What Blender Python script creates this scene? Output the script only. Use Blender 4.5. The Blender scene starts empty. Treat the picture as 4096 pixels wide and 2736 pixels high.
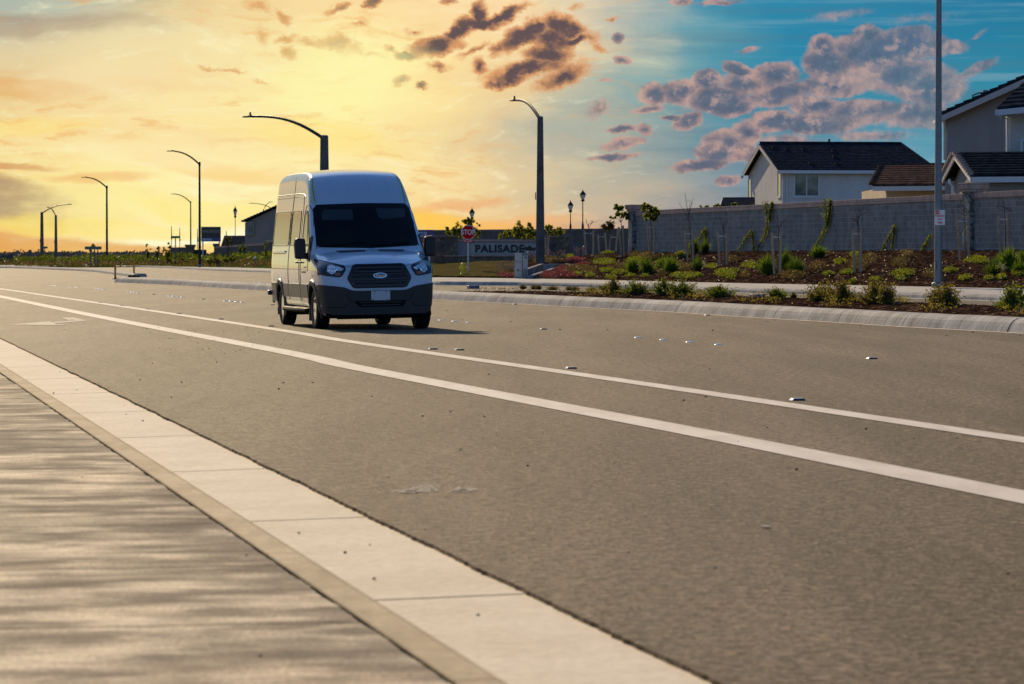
import bpy, bmesh, math, random
from mathutils import Vector, Matrix, noise
from mathutils.bvhtree import BVHTree
from mathutils.geometry import delaunay_2d_cdt, tessellate_polygon
rad = math.radians
sc = bpy.context.scene
col = sc.collection

# ------------------------------------------------------------------ camera
F = 14000.0                      # focal length in photo pixels (4096 wide), 123 mm
K = F / 10240.0
CAMH = 1.28
PITCH = math.atan(348.0 / F)
cam_data = bpy.data.cameras.new('camera')
cam = bpy.data.objects.new('camera', cam_data)
col.objects.link(cam)
cam.location = (0, 0, CAMH)
cam.rotation_euler = (rad(90) - PITCH, 0, 0)
cam_data.sensor_width = 36.0
cam_data.lens = F * 36.0 / 4096.0
cam_data.clip_start = 0.5
cam_data.clip_end = 6000
cam_data.dof.use_dof = True
cam_data.dof.focus_distance = 61.0
cam_data.dof.aperture_fstop = 8.0
sc.camera = cam

# ------------------------------------------------------------------ exposure
EXPO = 0.15
sc.view_settings.view_transform = 'Standard'
sc.view_settings.look = 'None'
sc.view_settings.gamma = 1.0
sc.view_settings.exposure = EXPO
sc.view_settings.use_curve_mapping = False
sc.cycles.use_denoising = True
sc.cycles.max_bounces = 6
sc.cycles.diffuse_bounces = 3
sc.cycles.glossy_bounces = 3
sc.cycles.transmission_bounces = 4
sc.cycles.transparent_max_bounces = 6
sc.cycles.sample_clamp_indirect = 6.0
sc.cycles.sample_clamp_direct = 12.0
sc.cycles.caustics_reflective = False
sc.cycles.caustics_refractive = False

SUN_AZ = -16.0     # degrees, left of the view direction
SUN_EL = 24.0

# ------------------------------------------------------------------ node helper
class NT:
    def __init__(s, tree):
        s.t = tree; s.n = tree.nodes; s.l = tree.links
    def node(s, typ, **kw):
        nd = s.n.new(typ)
        for k, v in kw.items(): setattr(nd, k, v)
        return nd
    def put(s, sock, v):
        if v is None: return
        if hasattr(v, 'is_output') or hasattr(v, 'links'): s.l.new(v, sock)
        else: sock.default_value = v
    def math(s, op, a, b=None, c=None, clamp=False):
        nd = s.node('ShaderNodeMath', operation=op, use_clamp=clamp)
        s.put(nd.inputs[0], a); s.put(nd.inputs[1], b); s.put(nd.inputs[2], c)
        return nd.outputs[0]
    def vmath(s, op, a, b=None, scale=None):
        nd = s.node('ShaderNodeVectorMath', operation=op)
        s.put(nd.inputs[0], a); s.put(nd.inputs[1], b)
        if scale is not None: s.put(nd.inputs[3], scale)
        return nd.outputs[0]
    def mix(s, fac, a, b, blend='MIX'):
        nd = s.node('ShaderNodeMix', data_type='RGBA', blend_type=blend)
        s.put(nd.inputs[0], fac)
        s.put(nd.inputs[6], a if not isinstance(a, tuple) else (*a[:3], 1))
        s.put(nd.inputs[7], b if not isinstance(b, tuple) else (*b[:3], 1))
        return nd.outputs[2]
    def rng(s, v, a, b, c=0.0, d=1.0, kind='SMOOTHSTEP'):
        nd = s.node('ShaderNodeMapRange', interpolation_type=kind)
        s.put(nd.inputs[0], v); s.put(nd.inputs[1], a); s.put(nd.inputs[2], b)
        s.put(nd.inputs[3], c); s.put(nd.inputs[4], d)
        return nd.outputs[0]
    def ramp(s, fac, stops, interp='LINEAR'):
        nd = s.node('ShaderNodeValToRGB')
        cr = nd.color_ramp; cr.interpolation = interp
        while len(cr.elements) > 1: cr.elements.remove(cr.elements[-1])
        cr.elements[0].position = stops[0][0]; cr.elements[0].color = (*stops[0][1], 1)
        for p, c in stops[1:]:
            e = cr.elements.new(p); e.color = (*c, 1)
        s.put(nd.inputs[0], fac)
        return nd.outputs[0]
    def noise(s, vec, scale=5.0, detail=2.0, rough=0.5, dist=0.0, out=0, dim='3D'):
        nd = s.node('ShaderNodeTexNoise', noise_dimensions=dim)
        s.put(nd.inputs['Vector'], vec)
        nd.inputs['Scale'].default_value = scale
        nd.inputs['Detail'].default_value = detail
        nd.inputs['Roughness'].default_value = rough
        nd.inputs['Distortion'].default_value = dist
        return nd.outputs[out]
    def mapping(s, vec, loc=(0,0,0), rot=(0,0,0), scale=(1,1,1), typ='POINT'):
        nd = s.node('ShaderNodeMapping', vector_type=typ)
        s.put(nd.inputs[0], vec)
        nd.inputs[1].default_value = loc; nd.inputs[2].default_value = rot; nd.inputs[3].default_value = scale
        return nd.outputs[0]

def lin(c):
    out = []
    for v in c:
        v = v / 255.0
        out.append(v / 12.92 if v <= 0.04045 else ((v + 0.055) / 1.055) ** 2.4)
    return tuple(out)

# ------------------------------------------------------------------ sky
world = bpy.data.worlds.new("World"); sc.world = world
world.use_nodes = True
wt = world.node_tree
for n_ in list(wt.nodes): wt.nodes.remove(n_)
W = NT(wt)
KS = 1.0 / (2 ** EXPO)
tc = W.node('ShaderNodeTexCoord')
sep = W.node('ShaderNodeSeparateXYZ'); W.l.new(tc.outputs['Generated'], sep.inputs[0])
dx, dy, dz = sep.outputs
yy = W.math('MAXIMUM', dy, 0.08)
# tangent-plane coordinates of the direction, in units of 1000 "photo pixels" (10.24 = 45 degrees)
U_ = W.math('MULTIPLY', W.math('DIVIDE', dx, yy), F / 1000)
V_ = W.math('MULTIPLY', W.math('DIVIDE', dz, yy), F / 1000)
# vertical is stretched at the top so that it stays defined up to the zenith
cmb = W.node('ShaderNodeCombineXYZ'); W.l.new(U_, cmb.inputs[0]); W.l.new(V_, cmb.inputs[1])
uv = cmb.outputs[0]
def soft_warp(scale, amp, detail=3.0, off=(0,0,0), squash=(1,1,1)):
    v = W.mapping(uv, loc=off, scale=squash)
    nz = W.noise(v, scale=scale, detail=detail, rough=0.55, out=1)
    c = W.vmath('SUBTRACT', nz, (0.5, 0.5, 0.5))
    return W.vmath('SCALE', c, scale=amp)
# warp for the broad colours: long, almost horizontal wisps
w1 = soft_warp(1.1, 0.62, 6.0, (3.1, 1.7, 0.4), (1, 2.6, 1))
w1 = W.mapping(w1, scale=(1.6, 0.45, 0))
uvb = W.vmath('ADD', uv, w1)
sepb = W.node('ShaderNodeSeparateXYZ'); W.l.new(uvb, sepb.inputs[0])
ub, vb = sepb.outputs[0], sepb.outputs[1]
fac_u = W.rng(ub, -2.048 - 2.048, 2.048 + 2.048, 0, 1, 'LINEAR')
def xs(px): return (px + 2048.0) / 8192.0
rows = [
 (1015, [(-2000,(236,206,120)),(-700,(228,160,76)),(0,(240,178,74)),(420,(250,205,96)),(700,(252,228,140)),(1100,(250,205,100)),(1500,(246,194,96)),(2048,(236,170,104)),(2560,(200,158,130)),(3072,(160,150,150)),(4096,(150,165,175))]),
 (955,  [(-2000,(240,222,140)),(-700,(234,170,86)),(0,(238,176,100)),(330,(253,232,160)),(700,(255,246,190)),(900,(255,246,180)),(1100,(252,212,110)),(1500,(252,206,96)),(1800,(250,196,92)),(2048,(240,174,104)),(2560,(186,160,142)),(3072,(150,155,158)),(3584,(140,165,175)),(4096,(130,165,180))]),
 (880,  [(-2000,(242,230,150)),(-700,(238,190,110)),(0,(240,206,130)),(400,(252,236,140)),(800,(255,244,176)),(1100,(253,228,140)),(1700,(250,200,110)),(2048,(232,176,118)),(2400,(196,164,142)),(2700,(160,152,150)),(3072,(145,158,164)),(3584,(130,168,180)),(4096,(120,165,180))]),
 (740,  [(-2000,(242,232,156)),(-700,(240,200,110)),(0,(238,196,104)),(500,(253,232,140)),(900,(254,240,170)),(1300,(252,230,160)),(1700,(244,208,144)),(2048,(206,174,138)),(2300,(172,156,142)),(2700,(140,150,156)),(3072,(118,150,166)),(3584,(110,164,184)),(4096,(100,160,180))]),
 (560,  [(-2000,(240,230,160)),(-700,(242,208,124)),(0,(246,216,140)),(500,(248,214,140)),(900,(251,224,158)),(1300,(254,232,150)),(1700,(248,214,138)),(2048,(206,176,140)),(2260,(146,148,148)),(2560,(118,142,152)),(3072,(84,146,166)),(3584,(84,152,174)),(4096,(70,150,174))]),
 (360,  [(-1500,(225,175,110)),(0,(226,184,116)),(500,(243,212,150)),(900,(252,232,158)),(1400,(255,242,156)),(1750,(250,214,136)),(2048,(228,184,132)),(2260,(156,164,156)),(2500,(104,158,168)),(3072,(40,142,172)),(3584,(50,138,164)),(4096,(36,136,164))]),
 (170,  [(-1500,(190,165,135)),(0,(212,186,146)),(500,(226,202,156)),(900,(243,216,156)),(1400,(254,234,154)),(1750,(251,212,140)),(2200,(244,202,150)),(2450,(190,184,168)),(2700,(90,156,172)),(3072,(26,134,170)),(3584,(20,126,164)),(4096,(16,128,160))]),
 (20,   [(-1500,(110,140,160)),(0,(120,148,158)),(300,(150,160,158)),(600,(172,158,134)),(900,(214,176,120)),(1200,(246,208,140)),(1600,(252,212,148)),(2100,(250,206,156)),(2500,(190,184,172)),(2800,(70,150,174)),(3072,(30,136,172)),(3584,(30,126,164)),(4096,(10,118,160))]),
 (-900, [(-1500,(90,130,165)),(0,(100,140,168)),(900,(190,180,150)),(1500,(230,200,150)),(2100,(210,190,160)),(2700,(70,145,178)),(4096,(10,105,155))]),
]
base = None; prev = None
for py, st in rows:
    v = (1020 - py) / 1000.0
    c = W.ramp(fac_u, [(xs(p), lin(cc)) for p, cc in st])
    if base is None: base = c
    else:
        f = W.rng(vb, prev, v, 0, 1, 'LINEAR')
        base = W.mix(f, base, c)
    prev = v
# streaky high cloud: thin bands, orange on the warm side, grey-blue on the cool side
warm = W.rng(ub, 0.0, 0.9, 1.0, 0.0)
st1 = W.noise(W.mapping(uvb, rot=(0, 0, rad(6)), scale=(0.9, 5.5, 1)), scale=1.0, detail=7, rough=0.6)
st2 = W.noise(W.mapping(uvb, loc=(5, 2, 0), rot=(0, 0, rad(-14)), scale=(1.8, 7.0, 1)), scale=1.3, detail=8, rough=0.65)
st3 = W.noise(W.mapping(uv, loc=(1, 7, 0), rot=(0, 0, rad(2)), scale=(0.5, 9.0, 1)), scale=1.6, detail=5, rough=0.55)
m1 = W.rng(st1, 0.50, 0.74); m2 = W.rng(st2, 0.52, 0.76); m3 = W.rng(st3, 0.45, 0.7)
low = W.rng(V_, 0.05, 0.7, 1.0, 0.35)
skyc = W.mix(W.math('MULTIPLY', W.math('MULTIPLY', m1, 0.42), warm), base, lin((240, 176, 106)))
skyc = W.mix(W.math('MULTIPLY', W.math('MULTIPLY', m2, W.math('MULTIPLY', low, 0.55)), warm), skyc, lin((244, 172, 84)))
skyc = W.mix(W.math('MULTIPLY', W.math('MULTIPLY', W.rng(st1, 0.46, 0.30), 0.4), warm), skyc, lin((255, 248, 196)))
skyc = W.mix(W.math('MULTIPLY', W.rng(W.math('ADD', V_, W.math('MULTIPLY', st2, .2)), 0.16, 0.28, 0.0, 0.30), warm), skyc, lin((255, 248, 196)))
fil = W.noise(W.mapping(W.vmath('ADD', uv, w1), rot=(0, 0, rad(-17)), scale=(1.3, 5.2, 1)), scale=4.2, detail=8, rough=.68)
filg = W.noise(W.mapping(uvb, loc=(4, 4, 0), scale=(.8, 2, 1)), scale=1.5, detail=3)
skyc = W.mix(W.math('MULTIPLY', W.math('MULTIPLY', W.rng(fil, 0.50, 0.66), W.rng(filg, 0.42, 0.60, 0.0, 0.50)), warm), skyc, lin((238, 168, 92)))
skyc = W.mix(W.math('MULTIPLY', W.math('MULTIPLY', W.rng(fil, 0.46, 0.34), 0.30), warm), skyc, lin((255, 250, 208)))
cool = W.math('SUBTRACT', 1.0, warm)
skyc = W.mix(W.math('MULTIPLY', W.math('MULTIPLY', m3, 0.38), cool), skyc, lin((84, 112, 134)))
skyc = W.mix(W.math('MULTIPLY', W.math('MULTIPLY', W.rng(st3, 0.46, 0.3), 0.32), cool), skyc, lin((150, 182, 192)))
skyc = W.mix(W.math('MULTIPLY', cool, 0.10), skyc, lin((112, 138, 150)))
# ---- cloud groups: ellipses placed by direction (px-like units) and broken up by noise
def group(ells, warp_amp, warp_scale, noise_amp):
    wq = W.noise(W.mapping(uv, scale=(1, 1.25, 1)), scale=warp_scale, detail=8, rough=0.70, out=1)
    wv = W.vmath('SCALE', W.vmath('SUBTRACT', wq, (0.5, 0.5, 0.5)), scale=warp_amp)
    p = W.vmath('ADD', uv, wv)
    F_ = None
    for e in ells:
        cx, cy, rx, ry = e[:4]; rot = e[4] if len(e) > 4 else 0
        k = e[5] if len(e) > 5 else 1.0
        m = W.mapping(p, loc=((cx - 2048) / 1000, (1020 - cy) / 1000, 0), rot=(0, 0, rad(rot)), scale=(rx / 1000 * 1.5, ry / 1000 * 1.5, 1), typ='TEXTURE')
        g = W.node('ShaderNodeTexGradient', gradient_type='SPHERICAL'); W.l.new(m, g.inputs[0])
        o = g.outputs[1]
        if k != 1.0: o = W.math('MULTIPLY', o, k)
        F_ = o if F_ is None else W.math('MAXIMUM', F_, o)
    n1 = W.noise(p, scale=warp_scale * 1.9, detail=8, rough=0.72)
    n2 = W.noise(W.vmath('ADD', p, (0.016, -0.020, 0)), scale=warp_scale * 1.9, detail=5, rough=0.6)
    dens = W.math('ADD', F_, W.math('MULTIPLY', W.math('SUBTRACT', n1, 0.5), noise_amp))
    gate = W.rng(F_, 0.0, 0.06)
    return W.math('MULTIPLY', dens, gate), W.math('SUBTRACT', n1, n2)
A = [(1914,58,32,48,0),(1997,72,105,26,24),(1925,98,90,26,0),(1840,125,75,28,32),(1741,192,95,42,14),(1623,230,42,22),(2144,109,48,36),
     (2093,147,100,44,24),(2233,96,58,46),(2275,118,70,34),(2208,166,76,56),(2188,222,90,34),(2291,164,70,18,16),(2099,283,150,36,14),
     (2022,326,90,24,10),(2252,307,112,46,26,.75),(1895,204,80,20,22,.55),(1997,192,42,30,60,.6),(1920,268,34,36,0,.7),(1754,268,60,18,0,.5),
     (2361,153,56,36,-20,.5),(2400,190,46,18,-20,.45),(1610,329,44,16,14,.6),(1690,350,24,13,0,.7),(1358,34,66,18,24,.7),(1492,12,38,18,0,.8),
     (1134,63,50,24,-45,.6),(1799,16,34,14,0,.5),(1348,179,100,34,-8,.6),(1160,212,34,34,40,.6),(1147,156,46,18,10,.5),(1441,90,46,12,14,.45),
     (1660,128,40,16,0,.4),(1050,150,30,60,20,.3),(1030,30,90,30,-20,.35),(2300,24,60,16,10,.3),(2440,78,40,12,15,.4),(1570,205,30,14,0,.5),
     (1230,168,60,22,0,.45),(1480,215,90,14,-10,.35),(1060,330,80,10,-8,.3),(900,278,140,12,-8,.42)]
B = [(2606,375,56,42),(2713,362,80,42),(2828,329,54,42),(2866,398,120,46),(2927,430,80,36),(2958,283,60,26,-20),(3095,306,90,52),
     (3111,382,110,42,10),(2975,335,80,40),(3294,184,54,42),(3317,256,96,72),(3463,138,54,40),(3493,214,160,86),(3639,176,140,60),
     (3600,306,180,70),(3715,345,140,80,0,.9),(3807,184,66,30,0,.6),(3895,283,100,24,28,.6),(3264,428,96,36),(3447,451,180,46,0,.85),(3650,459,160,52,0,.7),
     (3095,490,86,42),(3256,497,140,42,0,.8),(2912,566,98,46,10),(2985,525,60,40),(2797,665,110,22,8),(2881,612,90,40),(2751,482,60,28,20),
     (2682,467,44,10),(2583,436,62,13,6),(2491,516,56,12,8),(2491,572,76,20,8),(2575,520,34,22,-40,.7),(2453,625,92,14,4),(2491,241,34,16),
     (2472,149,26,24,0,.8),(2426,320,28,10,0,.6),(2915,722,54,22,10,.8),(3000,610,50,40,0,.5),(3330,350,130,40,0,.9),(2990,195,60,14,10,.4),
     (2720,8,50,12,0,.7),(2880,10,110,16,0,.5),(3380,60,200,26,6,.28),(3700,70,200,40,6,.26),(3900,140,60,14,30,.35),(2400,425,70,50,40,.35),
     (3160,560,200,26,0,.35),(3500,540,200,30,0,.42),(2520,560,30,8,0,.6)]
dA, rA = group(A, 0.110, 7.0, 0.75)
dB, rB = group(B, 0.085, 4.5, 0.42)
aB = W.rng(dB, 0.12, 0.34)
big = W.noise(W.mapping(uv, loc=(.3, .1, 0), scale=(1, 1.5, 1)), scale=3.2, detail=5, rough=.6)
cB = W.mix(W.rng(W.math('ADD', W.math('MULTIPLY', dB, .55), big), 0.52, 0.92), lin((202, 160, 146)), lin((96, 100, 120)))
cB = W.mix(W.rng(U_, 0.7, 1.9, 0.0, 0.45), cB, lin((98, 112, 134)))
cB = W.mix(W.rng(rB, 0.0, 0.16, 0, 0.6), cB, lin((214, 172, 156)))
cB = W.mix(W.rng(rB, 0.0, -0.14, 0, 0.6), cB, lin((82, 86, 106)))
skyc = W.mix(W.math('MULTIPLY', aB, W.rng(U_, 1.0, 2.0, 0.88, 0.66)), skyc, cB)
aA = W.rng(dA, 0.08, 0.40)
cA = W.mix(W.rng(W.math('ADD', dA, W.math('MULTIPLY', W.math('SUBTRACT', big, .5), .5)), 0.24, 0.70), lin((224, 158, 104)), lin((84, 68, 78)))
cA = W.mix(W.rng(rA, 0.02, 0.20, 0, 0.4), cA, lin((206, 146, 108)))
cA = W.mix(W.rng(U_, -0.9, -0.4, 0.55, 0.0), cA, lin((228, 166, 88)))
skyc = W.mix(W.math('MULTIPLY', aA, W.rng(U_, -1.1, -0.2, 0.75, 0.95)), skyc, cA)
# broad grey banks low at the left
def blob(cx, cy, rx, ry, c, k, rot=0):
    global skyc
    m = W.mapping(uvb, loc=((cx - 2048) / 1000, (1020 - cy) / 1000, 0), rot=(0, 0, rad(rot)), scale=(rx / 1000, ry / 1000, 1), typ='TEXTURE')
    g = W.node('ShaderNodeTexGradient', gradient_type='SPHERICAL'); W.l.new(m, g.inputs[0])
    f = W.math('MULTIPLY', W.rng(g.outputs[1], 0.0, 0.55), W.math('MULTIPLY', W.rng(st2, 0.25, 0.6, 0.55, 1.0), k))
    skyc = W.mix(f, skyc, lin(c))
blob(30, 800, 330, 130, (176, 148, 116), .85, -12)
blob(150, 985, 900, 48, (226, 166, 98), .8, -2)
blob(560, 985, 460, 34, (232, 172, 100), .55, -3)
blob(60, 655, 360, 26, (212, 150, 96), .75, -6)
blob(0, 70, 900, 70, (168, 142, 120), .6, -4)
blob(60, 320, 420, 60, (230, 168, 92), .6, -6)
blob(900, 660, 420, 60, (250, 196, 110), .5, -12)
blob(500, 725, 260, 34, (240, 180, 110), .6, 4)
blob(1700, 870, 320, 46, (255, 200, 70), .8, -3)
blob(1820, 800, 260, 30, (238, 160, 104), .5, 10)
blob(2060, 890, 360, 60, (248, 180, 110), .5, 4)
blob(1250, 530, 500, 90, (255, 226, 120), .45, -8)
blob(620, 905, 520, 70, (255, 252, 214), .85, 2)
blob(1330, 300, 420, 210, (255, 248, 172), .55, 0)
blob(380, 300, 420, 90, (246, 222, 172), .5, 0)
blob(700, 620, 420, 60, (255, 246, 196), .45, -6)
blob(430, 900, 620, 50, (255, 226, 92), .55, 3)
blob(900, 830, 480, 60, (255, 232, 120), .5, -4)
blob(200, 500, 420, 60, (255, 224, 120), .45, 4)
blob(1000, 960, 420, 34, (255, 206, 84), .6, 0)
blob(20, 600, 90, 60, (255, 252, 240), .7, 0)
painted = W.vmath('SCALE', skyc, scale=KS)
# physical sky for every other direction (behind, above and beside the photograph's view)
ns = W.node('ShaderNodeTexSky', sky_type='NISHITA')
ns.sun_disc = False
ns.sun_elevation = rad(SUN_EL); ns.sun_rotation = rad(SUN_AZ)
ns.altitude = 0; ns.air_density = 1.3; ns.dust_density = 1.0; ns.ozone_density = 1.6
nish = W.vmath('MULTIPLY', ns.outputs[0], (0.046, 0.070, 0.112))
blend = W.math('MULTIPLY', W.rng(dy, 0.15, 0.62), W.rng(dz, 0.62, 0.28))
final = W.mix(blend, nish, painted)
bg = W.node('ShaderNodeBackground'); W.l.new(final, bg.inputs[0]); bg.inputs[1].default_value = 1.0
wo = W.node('ShaderNodeOutputWorld'); W.l.new(bg.outputs[0], wo.inputs[0])
world.cycles.sampling_method = 'MANUAL'; world.cycles.sample_map_resolution = 512

# ------------------------------------------------------------------ sun
sun_data = bpy.data.lights.new('sun', 'SUN')
sun_data.energy = 4.6; sun_data.angle = rad(0.55); sun_data.color = (1.0, 0.785, 0.485)
sun = bpy.data.objects.new('sun', sun_data); col.objects.link(sun)
SD = Vector((math.sin(rad(SUN_AZ)) * math.cos(rad(SUN_EL)), math.cos(rad(SUN_AZ)) * math.cos(rad(SUN_EL)), math.sin(rad(SUN_EL))))
sun.rotation_euler = SD.to_track_quat('Z', 'Y').to_euler()
sun.location = SD * 100

# ------------------------------------------------------------------ placing helpers
_cp, _sp = math.cos(PITCH), math.sin(PITCH)
def ray(px, py):
    a = (px - 2048) / F; b = (1368 - py) / F
    return Vector((a, _cp + b * _sp, -_sp + b * _cp))
def P(px, py, Y):
    d = ray(px, py); t = Y * K / d.y
    return Vector((d.x * t, Y * K, CAMH + d.z * t))
def G(px, py, z=0.0):
    d = ray(px, py); t = (z - CAMH) / d.z
    return Vector((d.x * t, d.y * t, z))
def PZ(px, Y, z):
    "point at image column px, distance Y, height z"
    return Vector(((px - 2048) / F * Y * K, Y * K, z))
def interp(tab, x):
    if x <= tab[0][0]: return tab[0][1] if len(tab[0]) == 2 else tab[0][1:]
    for a, b in zip(tab, tab[1:]):
        if x <= b[0]:
            t = (x - a[0]) / (b[0] - a[0])
            if len(a) == 2: return a[1] + (b[1] - a[1]) * t
            return tuple(p + (q - p) * t for p, q in zip(a[1:], b[1:]))
    return tab[-1][1] if len(tab[-1]) == 2 else tab[-1][1:]

# ------------------------------------------------------------------ mesh helpers
class MB:
    def __init__(s): s.v = []; s.f = []; s.m = []
    def face(s, pts, mi=0):
        i = len(s.v); s.v.extend([tuple(p) for p in pts]); s.f.append(tuple(range(i, i + len(pts)))); s.m.append(mi)
    def box(s, c, d, rz=0.0, mi=0, top=1.0):
        cx, cy, cz = c; hx, hy, hz = d[0] / 2, d[1] / 2, d[2] / 2
        i = len(s.v); ca, sa = math.cos(rz), math.sin(rz)
        for z, k in ((-hz, 1.0), (hz, top)):
            for x, y in ((-hx, -hy), (hx, -hy), (hx, hy), (-hx, hy)):
                x *= k; y *= k
                s.v.append((cx + x * ca - y * sa, cy + x * sa + y * ca, cz + z))
        for q in ((0, 3, 2, 1), (4, 5, 6, 7), (0, 1, 5, 4), (1, 2, 6, 5), (2, 3, 7, 6), (3, 0, 4, 7)):
            s.f.append(tuple(i + k for k in q)); s.m.append(mi)
    def tube(s, path, radii, n=8, mi=0, caps=True):
        path = [Vector(p) for p in path]
        if not isinstance(radii, (list, tuple)): radii = [radii] * len(path)
        rings = []
        for k, p in enumerate(path):
            a = path[max(0, k - 1)]; b = path[min(len(path) - 1, k + 1)]
            t = (b - a).normalized()
            ref = Vector((0, 0, 1)) if abs(t.z) < 0.9 else Vector((1, 0, 0))
            u = t.cross(ref).normalized(); w = t.cross(u)
            i = len(s.v); rings.append(i)
            for j in range(n):
                an = 2 * math.pi * j / n
                s.v.append(tuple(p + (u * math.cos(an) + w * math.sin(an)) * radii[k]))
        for a, b in zip(rings, rings[1:]):
            for j in range(n):
                s.f.append((a + j, a + (j + 1) % n, b + (j + 1) % n, b + j)); s.m.append(mi)
        if caps:
            s.f.append(tuple(rings[0] + j for j in range(n))); s.m.append(mi)
            s.f.append(tuple(rings[-1] + n - 1 - j for j in range(n))); s.m.append(mi)
    def lathe(s, prof, n=16, c=(0, 0, 0), axis='Z', mi=0):
        rings = []
        for r, h in prof:
            i = len(s.v); rings.append(i)
            for j in range(n):
                an = 2 * math.pi * (j + .5) / n; a, b = r * math.cos(an), r * math.sin(an)
                if axis == 'Z': s.v.append((c[0] + a, c[1] + b, c[2] + h))
                elif axis == 'X': s.v.append((c[0] + h, c[1] + a, c[2] + b))
                else: s.v.append((c[0] + a, c[1] + h, c[2] + b))
        for a, b in zip(rings, rings[1:]):
            for j in range(n):
                s.f.append((a + j, a + (j + 1) % n, b + (j + 1) % n, b + j)); s.m.append(mi)
        s.f.append(tuple(rings[0] + j for j in range(n))); s.m.append(mi)
        s.f.append(tuple(rings[-1] + n - 1 - j for j in range(n))); s.m.append(mi)
    def prism(s, pts, d, mi=0):
        "polygon (3d points) pushed along vector d"
        pts = [Vector(p) for p in pts]; d = Vector(d); n = len(pts); i = len(s.v)
        s.v.extend(tuple(p) for p in pts); s.v.extend(tuple(p + d) for p in pts)
        s.f.append(tuple(range(i, i + n))); s.m.append(mi)
        s.f.append(tuple(range(i + 2 * n - 1, i + n - 1, -1))); s.m.append(mi)
        for k in range(n):
            s.f.append((i + (k + 1) % n, i + k, i + n + k, i + n + (k + 1) % n)); s.m.append(mi)
    def build(s, name, mats, parent=None, smooth=False, fix=True, bevel=0.0):
        me = bpy.data.meshes.new(name)
        me.from_pydata(s.v, [], s.f)
        if not isinstance(mats, (list, tuple)): mats = [mats]
        for m in mats: me.materials.append(m)
        if len(mats) > 1: me.polygons.foreach_set('material_index', s.m)
        if fix:
            bm = bmesh.new(); bm.from_mesh(me)
            bmesh.ops.recalc_face_normals(bm, faces=bm.faces)
            bm.to_mesh(me); bm.free()
        if smooth:
            me.polygons.foreach_set('use_smooth', [True] * len(me.polygons))
            try: me.set_sharp_from_angle(angle=rad(smooth if smooth is not True else 40))
            except Exception: pass
        me.update()
        o = bpy.data.objects.new(name, me); col.objects.link(o)
        if parent is not None: o.parent = parent
        if bevel:
            b = o.modifiers.new('bevel', 'BEVEL'); b.width = bevel; b.segments = 2; b.limit_method = 'ANGLE'
        return o
def tag(o, label=None, cat=None, group=None, kind=None):
    if label: o['label'] = label
    if cat: o['category'] = cat
    if group: o['group'] = group
    if kind: o['kind'] = kind
    return o
def empty(name, loc, rz=0.0, label=None, cat=None, group=None):
    o = bpy.data.objects.new(name, None); col.objects.link(o)
    o.location = loc; o.rotation_euler = (0, 0, rz); o.empty_display_size = 0.3
    return tag(o, label, cat, group)
def copy_tree(o, loc=None, rz=None, parent=None, scale=None):
    c = o.copy(); col.objects.link(c)
    if parent is not None: c.parent = parent
    if loc is not None: c.location = loc
    if rz is not None: c.rotation_euler = (0, 0, rz)
    if scale is not None: c.scale = (scale,) * 3
    for ch in list(o.children): copy_tree(ch, parent=c)
    return c
ORD = ['zeroth','first','second','third','fourth','fifth','sixth','seventh','eighth','ninth','tenth','eleventh','twelfth','thirteenth','fourteenth','fifteenth','sixteenth','seventeenth','eighteenth','nineteenth','twentieth','twenty-first','twenty-second','twenty-third','twenty-fourth','twenty-fifth','twenty-sixth','twenty-seventh','twenty-eighth','twenty-ninth','thirtieth','thirty-first','thirty-second','thirty-third','thirty-fourth','thirty-fifth','thirty-sixth','thirty-seventh','thirty-eighth','thirty-ninth','fortieth']

def text_mesh(name, body, mat, parent, size, M, extrude=0.003, bold=0.0, xscale=1.0, shear=0.0, align='CENTER', spacing=1.0):
    "lettering as real raised geometry; M maps the text plane (x right, y up, z out)"
    cu = bpy.data.curves.new(name, 'FONT'); cu.body = body; cu.size = size
    cu.align_x = align; cu.align_y = 'CENTER'; cu.extrude = extrude; cu.offset = bold; cu.shear = shear
    cu.space_character = spacing
    tmp = bpy.data.objects.new(name, cu); col.objects.link(tmp)
    dg = bpy.context.evaluated_depsgraph_get(); dg.update()
    me = bpy.data.meshes.new_from_object(tmp.evaluated_get(dg), depsgraph=dg)
    col.objects.unlink(tmp); bpy.data.objects.remove(tmp)
    me.transform(M @ Matrix.Diagonal((xscale, 1, 1, 1)))
    me.materials.clear(); me.materials.append(mat)
    o = bpy.data.objects.new(name, me); col.objects.link(o)
    if parent is not None: o.parent = parent
    return o
def upright(x=0, y=0, z=0, rz=0.0):
    "text plane standing up, facing -Y (towards the camera), rotated by rz"
    return Matrix.Translation((x, y, z)) @ Matrix.Rotation(rz, 4, 'Z') @ Matrix.Rotation(rad(90), 4, 'X')
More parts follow.
